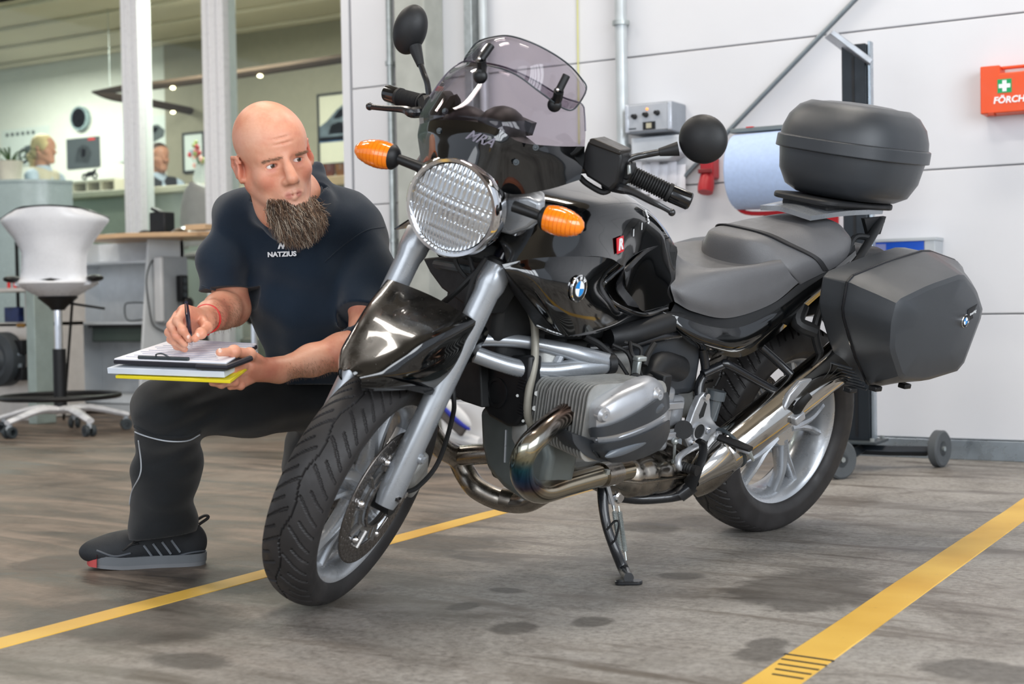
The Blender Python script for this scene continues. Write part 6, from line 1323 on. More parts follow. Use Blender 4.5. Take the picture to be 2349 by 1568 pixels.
m_skin = skin_material('skin', 'e8b295', 'de9c7e', 'cb7e68')
m_skin2 = skin_material('skin_office', 'cf9a80', 'c68d72', 'b97f66')
m_shirt = mat('navy_cotton', '1b2836', .85, var=.10, vs=8, bump=.8, bs=900, sheen=.25, spec=.2)
m_trs = mat('work_trouser', '1d2023', .75, var=.12, vs=9, bump=.8, bs=800, sheen=.2, spec=.25)
m_pipe = mat('reflective_piping', 'b9bec4', .4)
RC_ = np.stack([CR, CF, CU], 1)                       # columns: right, away, up
gx = lambda u, v, D: d_(u, v, D)
man = thing('person', 'kneeling bald bearded man in navy t-shirt writing on clipboard beside motorcycle', 'person', tuple(w_(640, 1240, z=0)))
ML = np.array(man.location)
def Pw(name, g, m, par=None, **k): return obj(name, g.xf(lambda v: v - ML), m, par or man, **k)
# head frame
yw, pt_, rl = math.radians(27), math.radians(13), math.radians(17)
hf = math.cos(pt_) * (math.cos(yw) * -CF + math.sin(yw) * CR) - math.sin(pt_) * CU
hu = nrm(CU - hf * (hf @ CU)); hu = math.cos(rl) * hu + math.sin(rl) * np.cross(hf, hu); hlft = np.cross(hu, hf)
HR_ = np.stack([hf, hlft, hu], 1); HO = gx(629, 363, 3.33); HS = 1.03
H = lambda *p: HO + HR_ @ (np.array(p, float) * HS)
def head(S, H, HR, sc=1., detail=True):
    e = lambda c, r, k=.02, R=None: S.ell(H(*c), np.array(r) * sc, HR if R is None else HR @ R, k)
    e((-.014, 0, .046), (.100, .079, .084)); e((.028, 0, .040), (.064, .066, .058), .035); e((.034, 0, -.032), (.054, .058, .072), .03)
    for s in (-1, 1):
        S.cone(H(-.005, s * .052, -.045), H(.062, s * .022, -.102), .026 * sc, .018 * sc, .03)
        e((.050, s * .044, -.028), (.028, .022, .022), .022)
        S.cone(H(.081, s * .010, .018), H(.062, s * .044, .017), .0115 * sc, .010 * sc, .014)
        e((.0975, s * .0125, -.0405), (.011, .0075, .0075), .006)
        if detail:
            e((.0655, s * .0315, -.001), (.0150, .0165, .0140), .006)
            e((.078, s * .030, -.017), (.006, .013, .005), .006)
        R_ = np.array(Matrix.Rotation(s * .45, 3, 'Z')) @ np.array(Matrix.Rotation(-.15, 3, 'Y'))
        e((-.012, s * .083, -.008), (.018, .0075, .032), .006, R_)
        S.chain([H(-.002, s * .081, -.032), H(-.016, s * .088, -.024), H(-.025, s * .091, .002), H(-.019, s * .090, .021), H(-.004, s * .084, .021), H(.002, s * .080, .008)], [.0055 * sc, .0042 * sc, .0042 * sc, .0042 * sc, .004 * sc, .003 * sc], .003)
    e((.076, 0, -.110), (.022, .027, .019), .025); e((.074, 0, -.066), (.021, .030, .030), .02)
    S.cone(H(.087, 0, .010), H(.1150, 0, -.033), .0090 * sc, .0135 * sc, .012)
    S.cone(H(-.025, 0, -.04), H(-.03, 0, -.12), .056 * sc, .056 * sc, .04)
    if detail:
        for s in (-1, 1):
            S.cone(H(.0875, s * .022, -.0715), H(.0955, s * .006, -.067), .003 * sc, .0052 * sc, .004); S.cone(H(.087, s * .020, -.0745), H(.0940, 0, -.0785), .003 * sc, .0062 * sc, .005)
            S.cute(H(.0800, s * .0315, -.0018), np.array((.0125, .0135, .0046)) * sc, HR @ np.array(Matrix.Rotation(s * -.08, 3, 'X')), .002)
            S.cute(H(-.004, s * .0945, -.002), np.array((.008, .007, .014)) * sc, HR, .005)
            S.cute(H(.103, s * .0085, -.049), np.array((.006, .0038, .004)) * sc, HR, .002)
            S.cute(H(.097, s * .026, .004), np.array((.010, .014, .008)) * sc, HR, .010)
        S.cute(H(.101, 0, -.0728), np.array((.013, .023, .0010)) * sc, HR, .002)
        for z in (.045, .058): S.cute(H(.098, 0, z), np.array((.006, .030, .0012)) * sc, HR, .004)
B_S = Sdf(); head(B_S, H, HR_, HS)
B_S.cone(H(-.03, 0, -.10), gx(668, 452, 3.56), .058, .064, .03)
B_S.cone(gx(668, 452, 3.56), gx(690, 520, 3.62), .07, .10, .04)
# arms: the right upper arm to the writing hand, the left behind the mudguard to the board
B_S.chain([gx(548, 520, 3.61), gx(524, 640, 3.60), gx(532, 706, 3.60)], [.036, .042, .043], .03)
B_S.chain([gx(532, 706, 3.60), gx(508, 712, 3.52), gx(484, 724, 3.42), gx(466, 734, 3.36)], [.044, .043, .034, .027], .025)
B_S.chain([gx(826, 560, 3.66), gx(842, 690, 3.58), gx(836, 795, 3.51)], [.040, .044, .043], .03)
B_S.chain([gx(836, 795, 3.51), gx(785, 806, 3.48), gx(715, 826, 3.44), gx(640, 848, 3.37)], [.043, .043, .036, .0275], .025)
def finger(pts, r0, r1, k=.004):
    P = [gx(*p) for p in pts]; n = len(P); rs = np.linspace(r0, r1, n); B_S.chain(P, rs, k)
    for p in P[1:-1]: B_S.ell(p, (r0 * 1.08,) * 3, None, .004)
B_S.cone(gx(466, 734, 3.36), gx(424, 716, 3.275), .026, .019, .012); B_S.cone(gx(466, 740, 3.36), gx(404, 742, 3.30), .024, .019, .015); B_S.cone(gx(464, 744, 3.36), gx(405, 762, 3.315), .020, .016, .015)
finger([(420, 712, 3.265), (407, 735, 3.225), (419, 757, 3.215), (434, 778, 3.225)], .0105, .0080)
finger([(407, 722, 3.275), (393, 746, 3.235), (405, 770, 3.225), (424, 789, 3.235)], .0105, .0080)
finger([(398, 738, 3.285), (388, 762, 3.255), (401, 783, 3.245), (420, 796, 3.255)], .0100, .0078)
finger([(398, 756, 3.300), (392, 778, 3.280), (406, 793, 3.270), (424, 801, 3.275)], .0090, .0072)
finger([(462, 732, 3.32), (474, 750, 3.275), (461, 764, 3.235), (447, 776, 3.215)], .0130, .0088)
B_S.cone(gx(640, 848, 3.37), gx(572, 838, 3.285), .0275, .022, .015); B_S.cone(gx(640, 850, 3.37), gx(566, 856, 3.30), .026, .021, .015)
finger([(566, 836, 3.275), (532, 849, 3.215), (503, 857, 3.185), (480, 861, 3.175)], .0115, .0080)
finger([(566, 850, 3.290), (530, 864, 3.225), (500, 869, 3.195), (474, 868, 3.185)], .0115, .0082)
finger([(570, 862, 3.300), (537, 876, 3.240), (508, 880, 3.215), (487, 878, 3.205)], .0105, .0078)
finger([(578, 870, 3.310), (552, 884, 3.260), (528, 887, 3.240)], .0095, .0074)
finger([(600, 832, 3.31), (572, 812, 3.255), (537, 806, 3.205), (504, 808, 3.170)], .0150, .0090)
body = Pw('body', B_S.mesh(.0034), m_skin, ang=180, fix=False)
# the skin's own colour: lips, nose, ears, eye rims, ruddy cheeks, shaved beard shadow
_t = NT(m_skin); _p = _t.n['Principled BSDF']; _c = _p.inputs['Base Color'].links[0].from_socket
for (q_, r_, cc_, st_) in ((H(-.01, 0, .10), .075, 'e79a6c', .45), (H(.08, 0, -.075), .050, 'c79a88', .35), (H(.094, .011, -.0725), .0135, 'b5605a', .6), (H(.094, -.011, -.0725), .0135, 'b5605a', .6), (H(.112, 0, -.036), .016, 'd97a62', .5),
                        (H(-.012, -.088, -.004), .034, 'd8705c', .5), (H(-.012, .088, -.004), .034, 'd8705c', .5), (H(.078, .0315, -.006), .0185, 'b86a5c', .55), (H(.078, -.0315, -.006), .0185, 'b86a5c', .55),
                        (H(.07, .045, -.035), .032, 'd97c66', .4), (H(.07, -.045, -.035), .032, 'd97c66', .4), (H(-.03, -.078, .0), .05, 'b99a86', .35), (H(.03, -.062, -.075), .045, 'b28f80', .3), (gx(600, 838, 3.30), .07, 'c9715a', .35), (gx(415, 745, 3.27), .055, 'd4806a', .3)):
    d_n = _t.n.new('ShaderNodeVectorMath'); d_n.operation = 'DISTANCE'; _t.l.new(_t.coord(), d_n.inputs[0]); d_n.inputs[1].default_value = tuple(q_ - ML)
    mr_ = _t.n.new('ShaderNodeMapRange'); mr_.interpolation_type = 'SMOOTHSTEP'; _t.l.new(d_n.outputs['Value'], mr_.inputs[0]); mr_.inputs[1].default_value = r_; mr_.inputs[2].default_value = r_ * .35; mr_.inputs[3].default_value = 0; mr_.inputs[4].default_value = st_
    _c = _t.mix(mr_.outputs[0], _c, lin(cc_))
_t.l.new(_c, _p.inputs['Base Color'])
body_w = G(); body_w.v = [tuple(np.array(v.co) + ML) for v in body.data.vertices]; body_w.f = [tuple(p.vertices) for p in body.data.polygons]
def hitter(o, base=ML):
    t = BVHTree.FromPolygons([tuple(np.array(v.co) + base) for v in o.data.vertices], [tuple(p.vertices) for p in o.data.polygons])
    def f(u, v, off=.001):
        d = nrm(ray(u, v)); h = t.ray_cast(Vector(CO), Vector(d))
        if h[0] is None: return None, None
        n = np.array(h[1]); n = n if n @ d < 0 else -n; return np.array(h[0]) + n * off, n
    return f
hit_b = hitter(body)
# eyes
gz = nrm(hf + .30 * CR + .10 * CU)
for s in (-1, 1):
    c = H(.0678, s * .0315, -.0015); eb = Pw('eyeball', G().ell(c, (.0125 * HS,) * 3, 24, 16), mat('eye_white', 'e8e0da', .15, var=.02, spec=.7))
    R_ = .0124 * HS
    def cap(r, h, m, nm): Pw(nm, G().lathe([(0, R_ + h)] + [(r * q, math.sqrt(R_ ** 2 - (r * q) ** 2) + h) for q in (.3, .6, .85, 1.)] + [(r, math.sqrt(R_ ** 2 - r * r) - .001), (0, R_ - .003)], c, gz, 24), m, eb)
    cap(.0060, .0003, mat('iris', '5a4534', .2, spec=.8), 'iris'); cap(.0027, .0006, m_pb, 'pupil')
# nails
m_nail = mat('nail', 'e6bfae', .25, var=.02, spec=.6)
for u, v in ((433, 772), (455, 768), (505, 803)):
    c, n = hit_b(u, v, -.0012)
    if c is not None: Pw('fingernail', G().ell(c, (.0058, .0048, .0022), 12, 8, np.stack([nrm(np.cross(n, CR)), np.cross(n, nrm(np.cross(n, CR))), n], 1)), m_nail, body)
# hair strands: eyebrows, beard
def strands(name, items, mats_, par=None, n=5, r0=.0009, wav=.004):
    V, F, MI = [], [], []; 
    for a, b, bend in items:
        P = []; ph = random.uniform(0, 6.28); L = np.linalg.norm(b - a); u1 = nrm(np.cross(b - a, CF + .01)); u2 = nrm(np.cross(b - a, u1)); w = random.uniform(.3, 1.) * wav
        for k in range(n + 1):
            t = k / n; P.append(a + (b - a) * t + bend * math.sin(pi * t) + (u1 * math.sin(t * 7 + ph) + u2 * math.cos(t * 6 + ph)) * w * t)
        o = len(V); mi = random.choices(range(len(mats_)), [5, 4, 2][:len(mats_)])[0]
        for k, p in enumerate(P):
            r = r0 * (1 - .75 * (k / n) ** 2)
            for q in range(3): V.append(tuple(p + r * (math.cos(q * 2.0944) * u1 + math.sin(q * 2.0944) * u2)))
        for k in range(n):
            for q in range(3): F.append((o + 3 * k + q, o + 3 * k + (q + 1) % 3, o + 3 * k + 3 + (q + 1) % 3, o + 3 * k + 3 + q)); MI.append(mi)
    g = G(); g.v = V; g.f = F; o_ = Pw(name, g, mats_[0], par, ang=180, fix=False, kind='stuff')
    for m in mats_[1:]: o_.data.materials.append(m)
    o_.data.polygons.foreach_set('material_index', MI); return o_
hm = [mat('beard_dark', '4a3a30', .5, var=.2), mat('beard_brown', '8a6e58', .5, var=.2), mat('beard_grey', 'b8aa98', .5, var=.1)]
items = []
for _ in range(5200):
    u = random.uniform(612, 726); v = random.uniform(446, 508)
    if v < 453 + 12 * math.exp(-((u - 676) / 20) ** 2) + 12 * random.random() - (10 if u > 706 else 0): continue
    if u < 622 and v > 500: continue
    c, n = hit_b(u, v, -.001)
    if c is None: continue
    x = random.random(); tu = 685 + (u - 668) * random.uniform(.7, 1.15) + random.gauss(0, 8); tv = 492 + 76 * x ** .5 + random.gauss(0, 6) - abs(tu - 686) ** 2 * .009
    e = gx(tu, tv, ((c - CO) @ CF) - .015 - .02 * random.random()); 
    items.append((c, e, (-CF) * .012 * random.random() + CR * random.gauss(0, .004)))
strands('beard', items, hm, n=7, r0=.0009, wav=.009)
items = []
for s, (x0, x1) in ((-1, (604, 652)), (1, (676, 704))):
    for _ in range(230):
        t = random.random(); u = x0 + (x1 - x0) * t; v = (373 - 12 * t if s < 0 else 356 - 9 * t) + random.gauss(0, 2.0); c, n = hit_b(u, v, 0)
        if c is None: continue
        d = nrm(CR * s * .8 + CU * .25 + n * .3); items.append((c - n * .001, c + d * .006, n * .001))
strands('eyebrows', items, [mat('brow', 'a07c63', .6, var=.1), mat('brow2', '8a6a55', .6)], n=3, r0=.0003, wav=.0008)
items = []
for _ in range(900):
    if random.random() < .5: u = random.uniform(486, 552); v = random.uniform(682, 765)
    else: t = random.random(); u = 655 + 150 * t; v = 860 - 22 * t + random.gauss(0, 14)
    c, n = hit_b(u, v, 0)
    if c is not None: items.append((c - n * .0005, c + n * .004 - CU * .006 + CR * random.gauss(0, .003), n * .001))
strands('body_hair', items, [mat('hair_fair', '8f6a50', .6, var=.1)], n=3, r0=.00025, wav=.001)

# ---- shirt
def folds(dirs, amp):
    def f(P, d):
        for (k, ph, a, w) in dirs:
            k = np.asarray(k, float); wv = P @ nrm(np.cross(k, (.3, .5, .8))) * 9; d = d + a * np.sin(P @ k + ph + w * np.sin(wv + ph))
        return d
    return f
T = Sdf()
T.ell(gx(690, 565, 3.64), (.172, .120, .150), RC_, .05); T.ell(gx(700, 690, 3.67), (.150, .120, .150), RC_, .06); T.ell(gx(736, 810, 3.73), (.142, .115, .125), RC_, .06)
T.cone(gx(548, 502, 3.61), gx(822, 540, 3.67), .068, .074, .05); T.cone(gx(668, 462, 3.60), gx(575, 472, 3.60), .050, .052, .05); T.cone(gx(705, 445, 3.62), gx(800, 488, 3.64), .050, .060, .05)
NK = [(603, 456, 3.55), (616, 494, 3.50), (652, 520, 3.47), (700, 506, 3.48), (736, 452, 3.55), (724, 392, 3.64), (664, 392, 3.69), (612, 418, 3.63)]
NK = cr(np.array([gx(*q) for q in NK + NK[:1]]), 4)[:-1]; NC = NK.mean(0); NN = nrm(H(-.02, 0, -.06) - NC); T.chain([p - NN * .006 for p in NK[::2]] + [NK[0] - NN * .006], [.013] * (len(NK[::2]) + 1), .045)
T.chain([gx(535, 512, 3.60), gx(515, 590, 3.58), gx(505, 690, 3.57)], [.058, .057, .061], .03)
T.chain([gx(836, 545, 3.66), gx(844, 640, 3.61), gx(836, 770, 3.53)], [.066, .064, .066], .03)
def bcut(S, o, n, r): S.cuts.append(('b', np.asarray(o, float), nrm(n), r))
_ev0 = Sdf.ev
def _ev(s, P, sel=None):
    cuts = s.cuts; s.cuts = [c for c in cuts if c[0] != 'b']; d = _ev0(s, P, sel); s.cuts = cuts
    for c in cuts:
        if c[0] == 'b': e = -np.maximum(np.linalg.norm(P - c[1], axis=1) - c[3], -((P - c[1]) @ c[2])); d = np.maximum(d, e)
    return d
Sdf.ev = _ev
dR = nrm(gx(500, 690, 3.57) - gx(502, 590, 3.58)); bcut(T, gx(497, 664, 3.57) , dR + .10 * CR, .11)
dL = nrm(gx(836, 770, 3.53) - gx(852, 640, 3.61)); bcut(T, gx(852, 724, 3.56), dL - .10 * CR, .088)
bcut(T, H(-.005, 0, -.085) , -1 * nrm(gx(690, 520, 3.62) - H(-.02, 0, -.08)), .0) if 0 else None
bcut(T, NC, NN, .098)
bcut(T, gx(700, 880, 3.72), -CU, .30)
T.post = folds([((18, 25, 30), .3, .0050, 1.6), ((-35, 22, 12), 1.9, .0042, 1.9), ((12, -20, 52), 4., .0034, 1.8), ((60, 10, -35), 2.2, .0018, 2.)], 1)
shirt = Pw('t_shirt', T.mesh(.0052), m_shirt, ang=180, fix=False, label='navy cotton t-shirt with white chest print')
hit_s = hitter(shirt)
def surf_line(hit, pts, off=.001, n=4):
    out = []
    for u, v in cr(np.array(pts, float), n):
        c, nn = hit(u, v, off)
        if c is not None: out.append(c)
    return out
ln = surf_line(hit_s, [(449, 651), (480, 660), (515, 667), (541, 668)], .0015)
if len(ln) > 2: Pw('sleeve_hem', G().tube(ln, .0028, 6), m_shirt, shirt)
ln = surf_line(hit_s, [(745, 600), (790, 560), (840, 528), (882, 520)], .0006)
if len(ln) > 2: Pw('shoulder_seam', G().tube(ln, .0012, 6), m_shirt, shirt)
# collar band
ring_ = list(NK) + [NK[0]]
Pw('collar', G().tube(ring_, .0075, 8, up=NN, sq=(1.5, .8)), m_shirt, shirt)
c, n = hit_s(648, 583, .003)
X = nrm(nrm(hit_s(672, 582, .003)[0] - hit_s(624, 584, .003)[0])); Y = np.cross(n, X)
g_ = text_g('NATZIUS', .0165, .0005, 0, .0007); g_.v = [(x * 1.12, y, z) for x, y, z in g_.v]; lg = place(g_, c + np.cross(X, Y) * .001, X, Y)
Pw('chest_lettering', lg, m_pw, shirt)
cc, nn = hit_s(647, 563, .002); lg = G()
for dx in (-.007, .0035): lg.merge(place(flat([(dx - .004, -.008), (dx + .001, -.008), (dx + .008, .008), (dx + .003, .008)], .001), cc, X, np.cross(nn, X)))
lg.merge(place(flat([(-.0035, .004), (.0005, .004), (.006, -.008), (.0015, -.008)], .001), cc, X, np.cross(nn, X))); Pw('chest_emblem', lg, m_pw, shirt)

# ---- trousers
Q = Sdf()
Q.ell(gx(755, 892, 3.84), (.140, .110, .105), RC_, .05)
Q.chain([gx(745, 915, 3.83), gx(560, 920, 3.66), gx(392, 945, 3.52)], [.088, .078, .076], .05); Q.ell(gx(378, 945, 3.51), (.082, .080, .078), RC_, .04)
Q.chain([gx(382, 955, 3.53), gx(385, 1080, 3.60), gx(372, 1190, 3.66), gx(370, 1250, 3.68)], [.082, .079, .081, .080], .03)
Q.chain([gx(775, 915, 3.90), gx(728, 1050, 3.97), gx(722, 1150, 4.00), gx(728, 1178, 4.01)], [.100, .088, .074, .070], .05)
Q.chain([gx(728, 1178, 4.01), gx(788, 1150, 4.30), gx(812, 1122, 4.52)], [.068, .062, .052], .03)
bcut(Q, gx(368, 1226, 3.67), -CU + .12 * CR, .13)
def tf(P, d):
    d = folds([((22, 18, 34), .3, .0036, 1.8), ((-30, 26, 30), 1.1, .0032, 1.9), ((10, -20, 70), 2., .0022, 1.8)], 1)(P, d)
    kn = gx(430, 985, 3.52); L = P - kn; r = np.linalg.norm(L, axis=1); return d + .006 * np.sin(L @ CU * 120 - L @ CR * 60) * np.exp(-(r / .085) ** 2)
Q.post = tf
trs = Pw('work_trousers', Q.mesh(.0055), m_trs, ang=180, fix=False, label='black work trousers with silver piping')
hit_t = hitter(trs)
for pts in ([(294, 976), (306, 988), (340, 1001), (385, 1011), (430, 1010), (458, 996)], [(318, 1010), (324, 1060), (321, 1090), (302, 1130), (296, 1180), (292, 1205)]):
    ln = surf_line(hit_t, pts, .0008, 6)
    if len(ln) > 3: Pw('piping', G().tube(ln, .0019, 6), m_pipe, trs)
ln = surf_line(hit_t, [(296, 968), (340, 992), (385, 1002), (430, 1001), (458, 988)], .002, 6)
if len(ln) > 3: Pw('knee_panel_edge', G().tube(ln, .004, 6), m_trs, trs)

# ---- work shoe
toe, heel = w_(205, 1303, z=0), w_(472, 1292, z=0); fd = nrm(toe - heel); fl = np.cross((0, 0, 1.), fd); FO = (toe + heel) / 2; Lf = np.linalg.norm(toe - heel)
FM = lambda x, y, z: FO + fd * x + fl * y + np.array((0, 0, z)); FR = np.stack([fd, fl, (0, 0, 1)], 1)
S1_ = Sdf(); S1_.ell(FM(Lf * .30, .004, .045), (.085, .047, .040), FR, .03).ell(FM(Lf * .05, 0, .055), (.10, .040, .045), FR, .03).ell(FM(-Lf * .30, 0, .06), (.065, .038, .060), FR, .03).cone(FM(-Lf * .18, 0, .08), FM(-Lf * .20, 0, .125), .043, .042, .03).cone(FM(.0, 0, .07), FM(-Lf * .12, 0, .115), .030, .035, .03)
S1_.cutp(FM(0, 0, .022), (0, 0, -1)); S1_.cute(FM(-Lf * .20, 0, .165), (.036, .033, .04), FR, .005)
shoe = Pw('shoe', S1_.mesh(.004), mat('shoe_black', '26292d', .6, bump=.8, bs=700), ang=180, fix=False, label='dark grey safety shoe with red sole tip')
out = [(Lf * .5 + .005, 0), (Lf * .47, .034), (Lf * .33, .050), (Lf * .1, .046), (-Lf * .1, .038), (-Lf * .35, .040), (-Lf * .48, .028), (-Lf * .5 - .004, 0), (-Lf * .48, -.028), (-Lf * .35, -.038), (-Lf * .1, -.036), (Lf * .1, -.042), (Lf * .33, -.046), (Lf * .47, -.032)]
oc = cr(np.array(out + out[:1]), 4)[:-1]
def sole(z0, z1, k0, k1, x0=-9, x1=9):
    c = np.clip(oc[:, 0], x0, x1); return G().loft([[FM(x * k0, y * k0, z0 + max(0, x - .06) * .10) for x, y in zip(c, oc[:, 1])], [FM(x * k1, y * k1, z1 + max(0, x - .06) * .16) for x, y in zip(c, oc[:, 1])]])
Pw('midsole', sole(.010, .032, .99, 1.0), mat('sole_grey', '6c7074', .6), shoe); Pw('outsole', sole(.0, .011, .97, .985), mat('sole_dark', '7b7d80', .6), shoe)
Pw('toe_bumper', sole(.002, .034, 1.006, .995, Lf * .41, 9), mat('sole_red', 'c2504e', .6), shoe)
hit_f = hitter(shoe)
for k in range(4):
    ln = surf_line(hit_f, [(350 + k * 21, 1277 - k * 4), (330 + k * 21, 1250 - k * 4)], .0012, 4)
    if len(ln) > 1: Pw('stripe', G().tube(ln, .0032, 6), mat('stripe_grey', '7f858c', .5), shoe)
for pts in ([(232, 1290), (300, 1283), (360, 1286), (430, 1268), (470, 1262)], [(222, 1262), (262, 1275), (300, 1268)]):
    ln = surf_line(hit_f, pts, .0008, 5)
    if len(ln) > 2: Pw('trim', G().tube(ln, .0028, 6), mat('trim_grey', '565b62', .5), shoe)
for k in range(4):
    ln = surf_line(hit_f, [(282 + k * 11, 1262 - k * 9), (300 + k * 12, 1250 - k * 8), (318 + k * 12, 1246 - k * 8)], .003, 4)
    if len(ln) > 2: Pw('lace', G().tube(ln, .0026, 6), m_black, shoe)
Pw('heel_loop', G().tube([FM(-Lf * .42, 0, .115), FM(-Lf * .50, 0, .128), FM(-Lf * .53, 0, .122), FM(-Lf * .45, 0, .105)], .004, 6, 5), m_black, shoe)
# second shoe, on its toes behind the wheel
k2 = gx(812, 1122, 4.52); sh2 = np.array((k2[0], k2[1], .07)); Pw('shoe', G().tube([sh2, sh2 + (-.02, .06, -.01), sh2 + (-.03, .10, -.045)], [.045, .045, .022], 12, 4), MATS['shoe_black'])
# bracelet
ax = nrm(gx(466, 734, 3.36) - gx(508, 712, 3.52)); c = gx(474, 731, 3.385); u1 = nrm(np.cross(ax, CU)); u2 = np.cross(ax, u1)
Pw('bracelet', G().tube([c + .0335 * (math.cos(a) * u1 + math.sin(a) * u2) + ax * .004 * math.sin(a) for a in np.linspace(0, 2 * pi, 41)], .0024, 8), m_redl)
Pw('bracelet_bead', G().ell(c + .035 * -u2 if (u2 @ CU) > 0 else c + .035 * u2, (.006,) * 3, 10, 8), m_redl)

# ---- papers, board and pen in his hands
A, B, C2, D2 = gx(259, 822, 3.27), gx(520, 832, 3.13), gx(590, 787, 3.36), gx(400, 776, 3.49)
pn = nrm(np.cross(B - A, D2 - A)); pn = pn if pn[2] > 0 else -pn; ctr = (A + B + C2 + D2) / 4
X = nrm(B - A); Y = nrm(np.cross(pn, X)); Wd, Ht = .285, .225
cb = thing('clipboard', 'dark folder clipboard with filled-in form held on his knee', 'clipboard', tuple(ctr))
def slab(x0, x1, y0, y1, z0, z1, dx=0, dy=0, rot=0.):
    R_ = np.stack([X * math.cos(rot) + Y * math.sin(rot), -X * math.sin(rot) + Y * math.cos(rot), pn], 1)
    return G().box(R_ @ np.array(((x0 + x1) / 2 + dx, (y0 + y1) / 2 + dy, (z0 + z1) / 2)), (x1 - x0, y1 - y0, z1 - z0), R_)
w2, h2 = Wd / 2, Ht / 2
q4 = [A, B, C2, D2]; quad = lambda off, th, k=1.: G().poly3([ctr + (p - ctr) * k + pn * off for p in q4], pn * th).xf(lambda v: v - ctr)
obj('folder', quad(-.013, .009), mat('folder_black', '23232b', .5), cb, bevel=.002)
obj('form_sheet', quad(-.0035, .0035, .985), m_paper, cb, bevel=.0006)
m_ink = mat('ink_blue', 'a3a8bd', .7)
e1, e2_ = (B - A), (D2 - A)
for k in range(11):
    a0 = .06 + .03 * (k % 3); a = A + e2_ * (.10 + .078 * k) + e1 * a0; b = A + e2_ * (.10 + .078 * k) + e1 * (.88 - .05 * (k % 4)); g = G(); g.tube([a - ctr + pn * .0004, b - ctr + pn * .0004], .0006, 4); obj('form_line', g, m_ink, cb)
fe = lambda s_, t_, h: A + e1 * s_ + e2_ * t_ + pn * h - ctr
obj('clip', G().tube([fe(.22, .03, .004), fe(.66, .03, .004)], .0045, 8).tube([fe(.38, .02, .006), fe(.40, .0, .014), fe(.46, -.01, .016), fe(.50, .01, .008)], .002, 6, 5), m_greyd, cb)
obj('folder_hinge', G().tube([fe(.75, -.01, -.010), fe(1.0, -.01, -.010), fe(1.0, .4, -.010)], .007, 8), MATS['folder_black'], cb)
# loose sheets and yellow folder under the board
off = A - ctr
s1 = obj('loose_papers', G().poly3([ctr + (p - ctr) * 1.0 - pn * .034 + o_ for p, o_ in zip(q4, (-X * .012 - Y * .01, -X * .01, X * .0, Y * .0))], pn * .014), mat('paper_stack', 'd3dae4', .8), label='stack of loose white papers under the black folder', cat='papers', bevel=.001)
s2 = obj('yellow_folder', G().poly3([ctr + (p - ctr) * 1.0 - pn * .044 + o_ for p, o_ in zip(q4, (X * .012 - Y * .012, X * .012 - Y * .01, X * .0, Y * .0))], pn * .007), mat('folder_yellow', 'e8d524', .5, var=.02), label='bright yellow folder lowest under the white papers', cat='folder', bevel=.001)
a, b = gx(439, 799, 3.262), gx(427, 693, 3.17); d = nrm(b - a)
pen = thing('ballpoint_pen', 'dark blue ballpoint pen in his right hand', 'pen', tuple(a)); L = np.linalg.norm(b - a)
obj('tip', G().lathe([(0, 0), (.0008, .001), (.0035, .012), (.0048, .022), (0, .022)], (0, 0, 0), d, 14), m_chrome, pen); obj('barrel', G().lathe([(.0046, .022), (.0055, .03), (.0055, L - .03), (.004, L), (0, L)], (0, 0, 0), d, 14), mat('pen_blue', '161c33', .2, coat=.5), pen)
obj('pocket_clip', G().tube([d * (L - .004) - CF * .006, d * (L - .035) - CF * .0085], .0013, 6), m_chrome, pen)

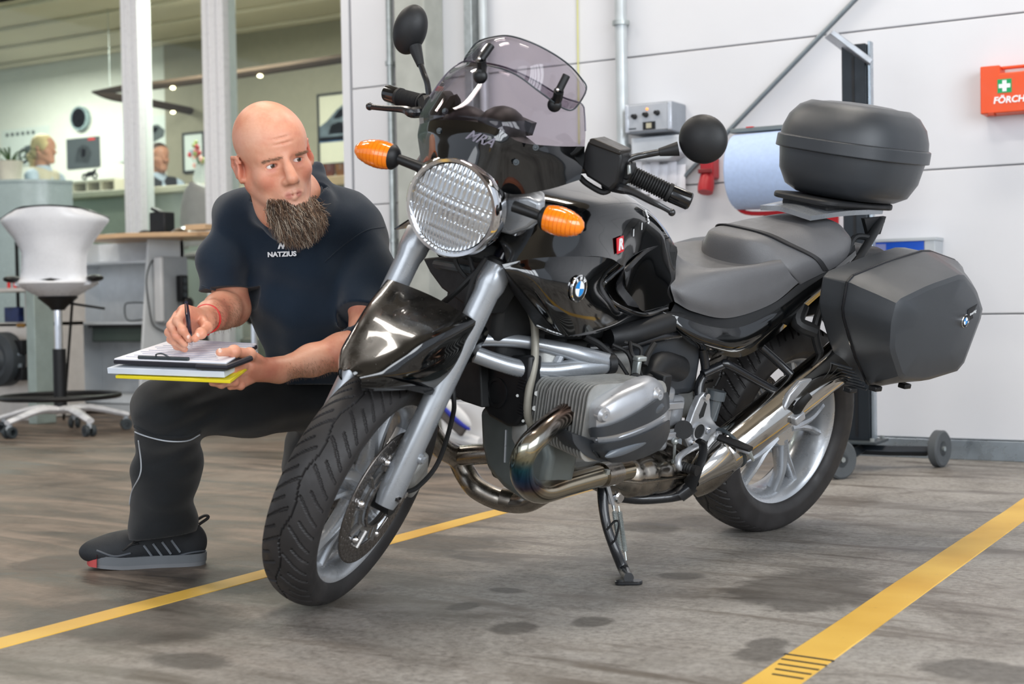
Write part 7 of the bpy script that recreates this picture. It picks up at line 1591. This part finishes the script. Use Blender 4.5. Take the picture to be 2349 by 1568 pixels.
# ------------------------------------------------------------------ two people in the office
def office_person(label, u, v, D, yaw, sc, tops, hairc, ponytail=False, lean=0.):
    c = gx(u, v, D); t = thing('person', label, 'person', (c[0], c[1], ZF)); o = np.array(t.location); c = c - o
    f = math.cos(yaw) * -CF + math.sin(yaw) * CR; f = nrm(f - _z * f[2]); up = np.array((0, 0, 1.)); l = np.cross(up, f); R_ = np.stack([f, l, up], 1)
    h = lambda x, y, z: c + R_ @ (np.array((x, y, z)) * sc)
    S = Sdf(); head(S, h, R_, sc, False)
    S.cone(h(-.02, 0, -.1), h(-.03, 0, -.17), .052, .058, .03)
    for s in (-1, 1): S.chain([h(.02, s * .19, -.28), h(.10, s * .21, -.5), h(.30, s * .12, -.56), h(.38, s * .08, -.55)], [.04, .036, .028, .03], .02); S.ell(h(.42, s * .07, -.55), (.05, .035, .018), R_, .02)
    for s in (-1, 1): S.chain([h(-.02, s * .09, -.9), h(-.02, s * .10, -1.3), h(-.02, s * .10, -(c[2] + .0) / sc + .03)], [.05, .05, .04], .03)
    S.ell(h(-.02, 0, -.75), (.10, .13, .2), R_, .05)
    obj('body', S.mesh(.008), m_skin2, t, ang=180, fix=False)
    S = Sdf(); S.ell(h(-.02, 0, -.38), (.115, .17, .23), R_, .05); S.cone(h(-.02, -.14, -.235), h(-.02, .14, -.235), .062, .062, .04); S.ell(h(-.02, 0, -.68), (.12, .155, .18), R_, .05)
    for s in (-1, 1): S.chain([h(0, s * .185, -.25), h(.09, s * .215, -.49), h(.27, s * .13, -.55)], [.058, .052, .042], .03)
    S.cone(h(-.02, 0, -.16), h(-.02, 0, -.2), .062, .07, .03)
    S.post = folds([((18, 25, 30), .3, .003, 1.2)], 1)
    obj('shirt', S.mesh(.009), mat('shirt_lightblue', 'b9c7d8', .8, bump=.3), t, ang=180, fix=False)
    S = Sdf(); S.ell(h(-.02, 0, -.40), (.132, .178, .24), R_, .05); S.cone(h(-.02, -.125, -.235), h(-.02, .125, -.235), .072, .072, .04); S.ell(h(-.02, 0, -.68), (.135, .168, .18), R_, .05)
    S.cute(h(.14, 0, -.24), (.07, .035, .12), R_, .01)
    obj('vest', S.mesh(.009), tops, t, ang=180, fix=False)
    S = Sdf()
    for s in (-1, 1): S.chain([h(-.03, s * .085, -.8), h(-.02, s * .095, -1.2), h(-.02, s * .10, -c[2] / sc + .05)], [.095, .08, .07], .04)
    obj('trousers', S.mesh(.012), m_trs, t, ang=180, fix=False)
    S = Sdf(); S.ell(h(-.022, 0, .058), (.105, .086, .085), R_, .02)
    if ponytail: S.ell(h(-.06, 0, .0), (.06, .08, .09), R_, .03).chain([h(-.10, 0, .0), h(-.15, 0, -.06), h(-.13, 0, -.16)], [.035, .035, .02], .02); S.ell(h(.03, .05, .03), (.05, .035, .05), R_, .03); S.ell(h(.03, -.05, .03), (.05, .035, .05), R_, .03)
    S.cute(h(.10, 0, -.02), (.075, .075, .075), R_, .01)
    obj('hair', S.mesh(.007), hairc, t, ang=180, fix=False)
    for s in (-1, 1): obj('shoe', G().ell(h(.03, s * .10, -c[2] / sc + .04), (.12, .045, .04), 14, 10, R_), m_black, t)
    return t
office_person('blond person with ponytail in pale vest behind the reception', 102, 343, 12.6, math.radians(70), 1.0, mat('vest_beige', 'cfc6b0', .8), mat('hair_blond', 'd6bf8c', .6, bump=1., bs=200), True)
office_person('dark-haired person in black quilted vest behind the glass', 366, 362, 12.9, math.radians(38), 1.0, mat('vest_black', '2b2d33', .7), mat('hair_brown', '3f2c22', .6, bump=1., bs=200))
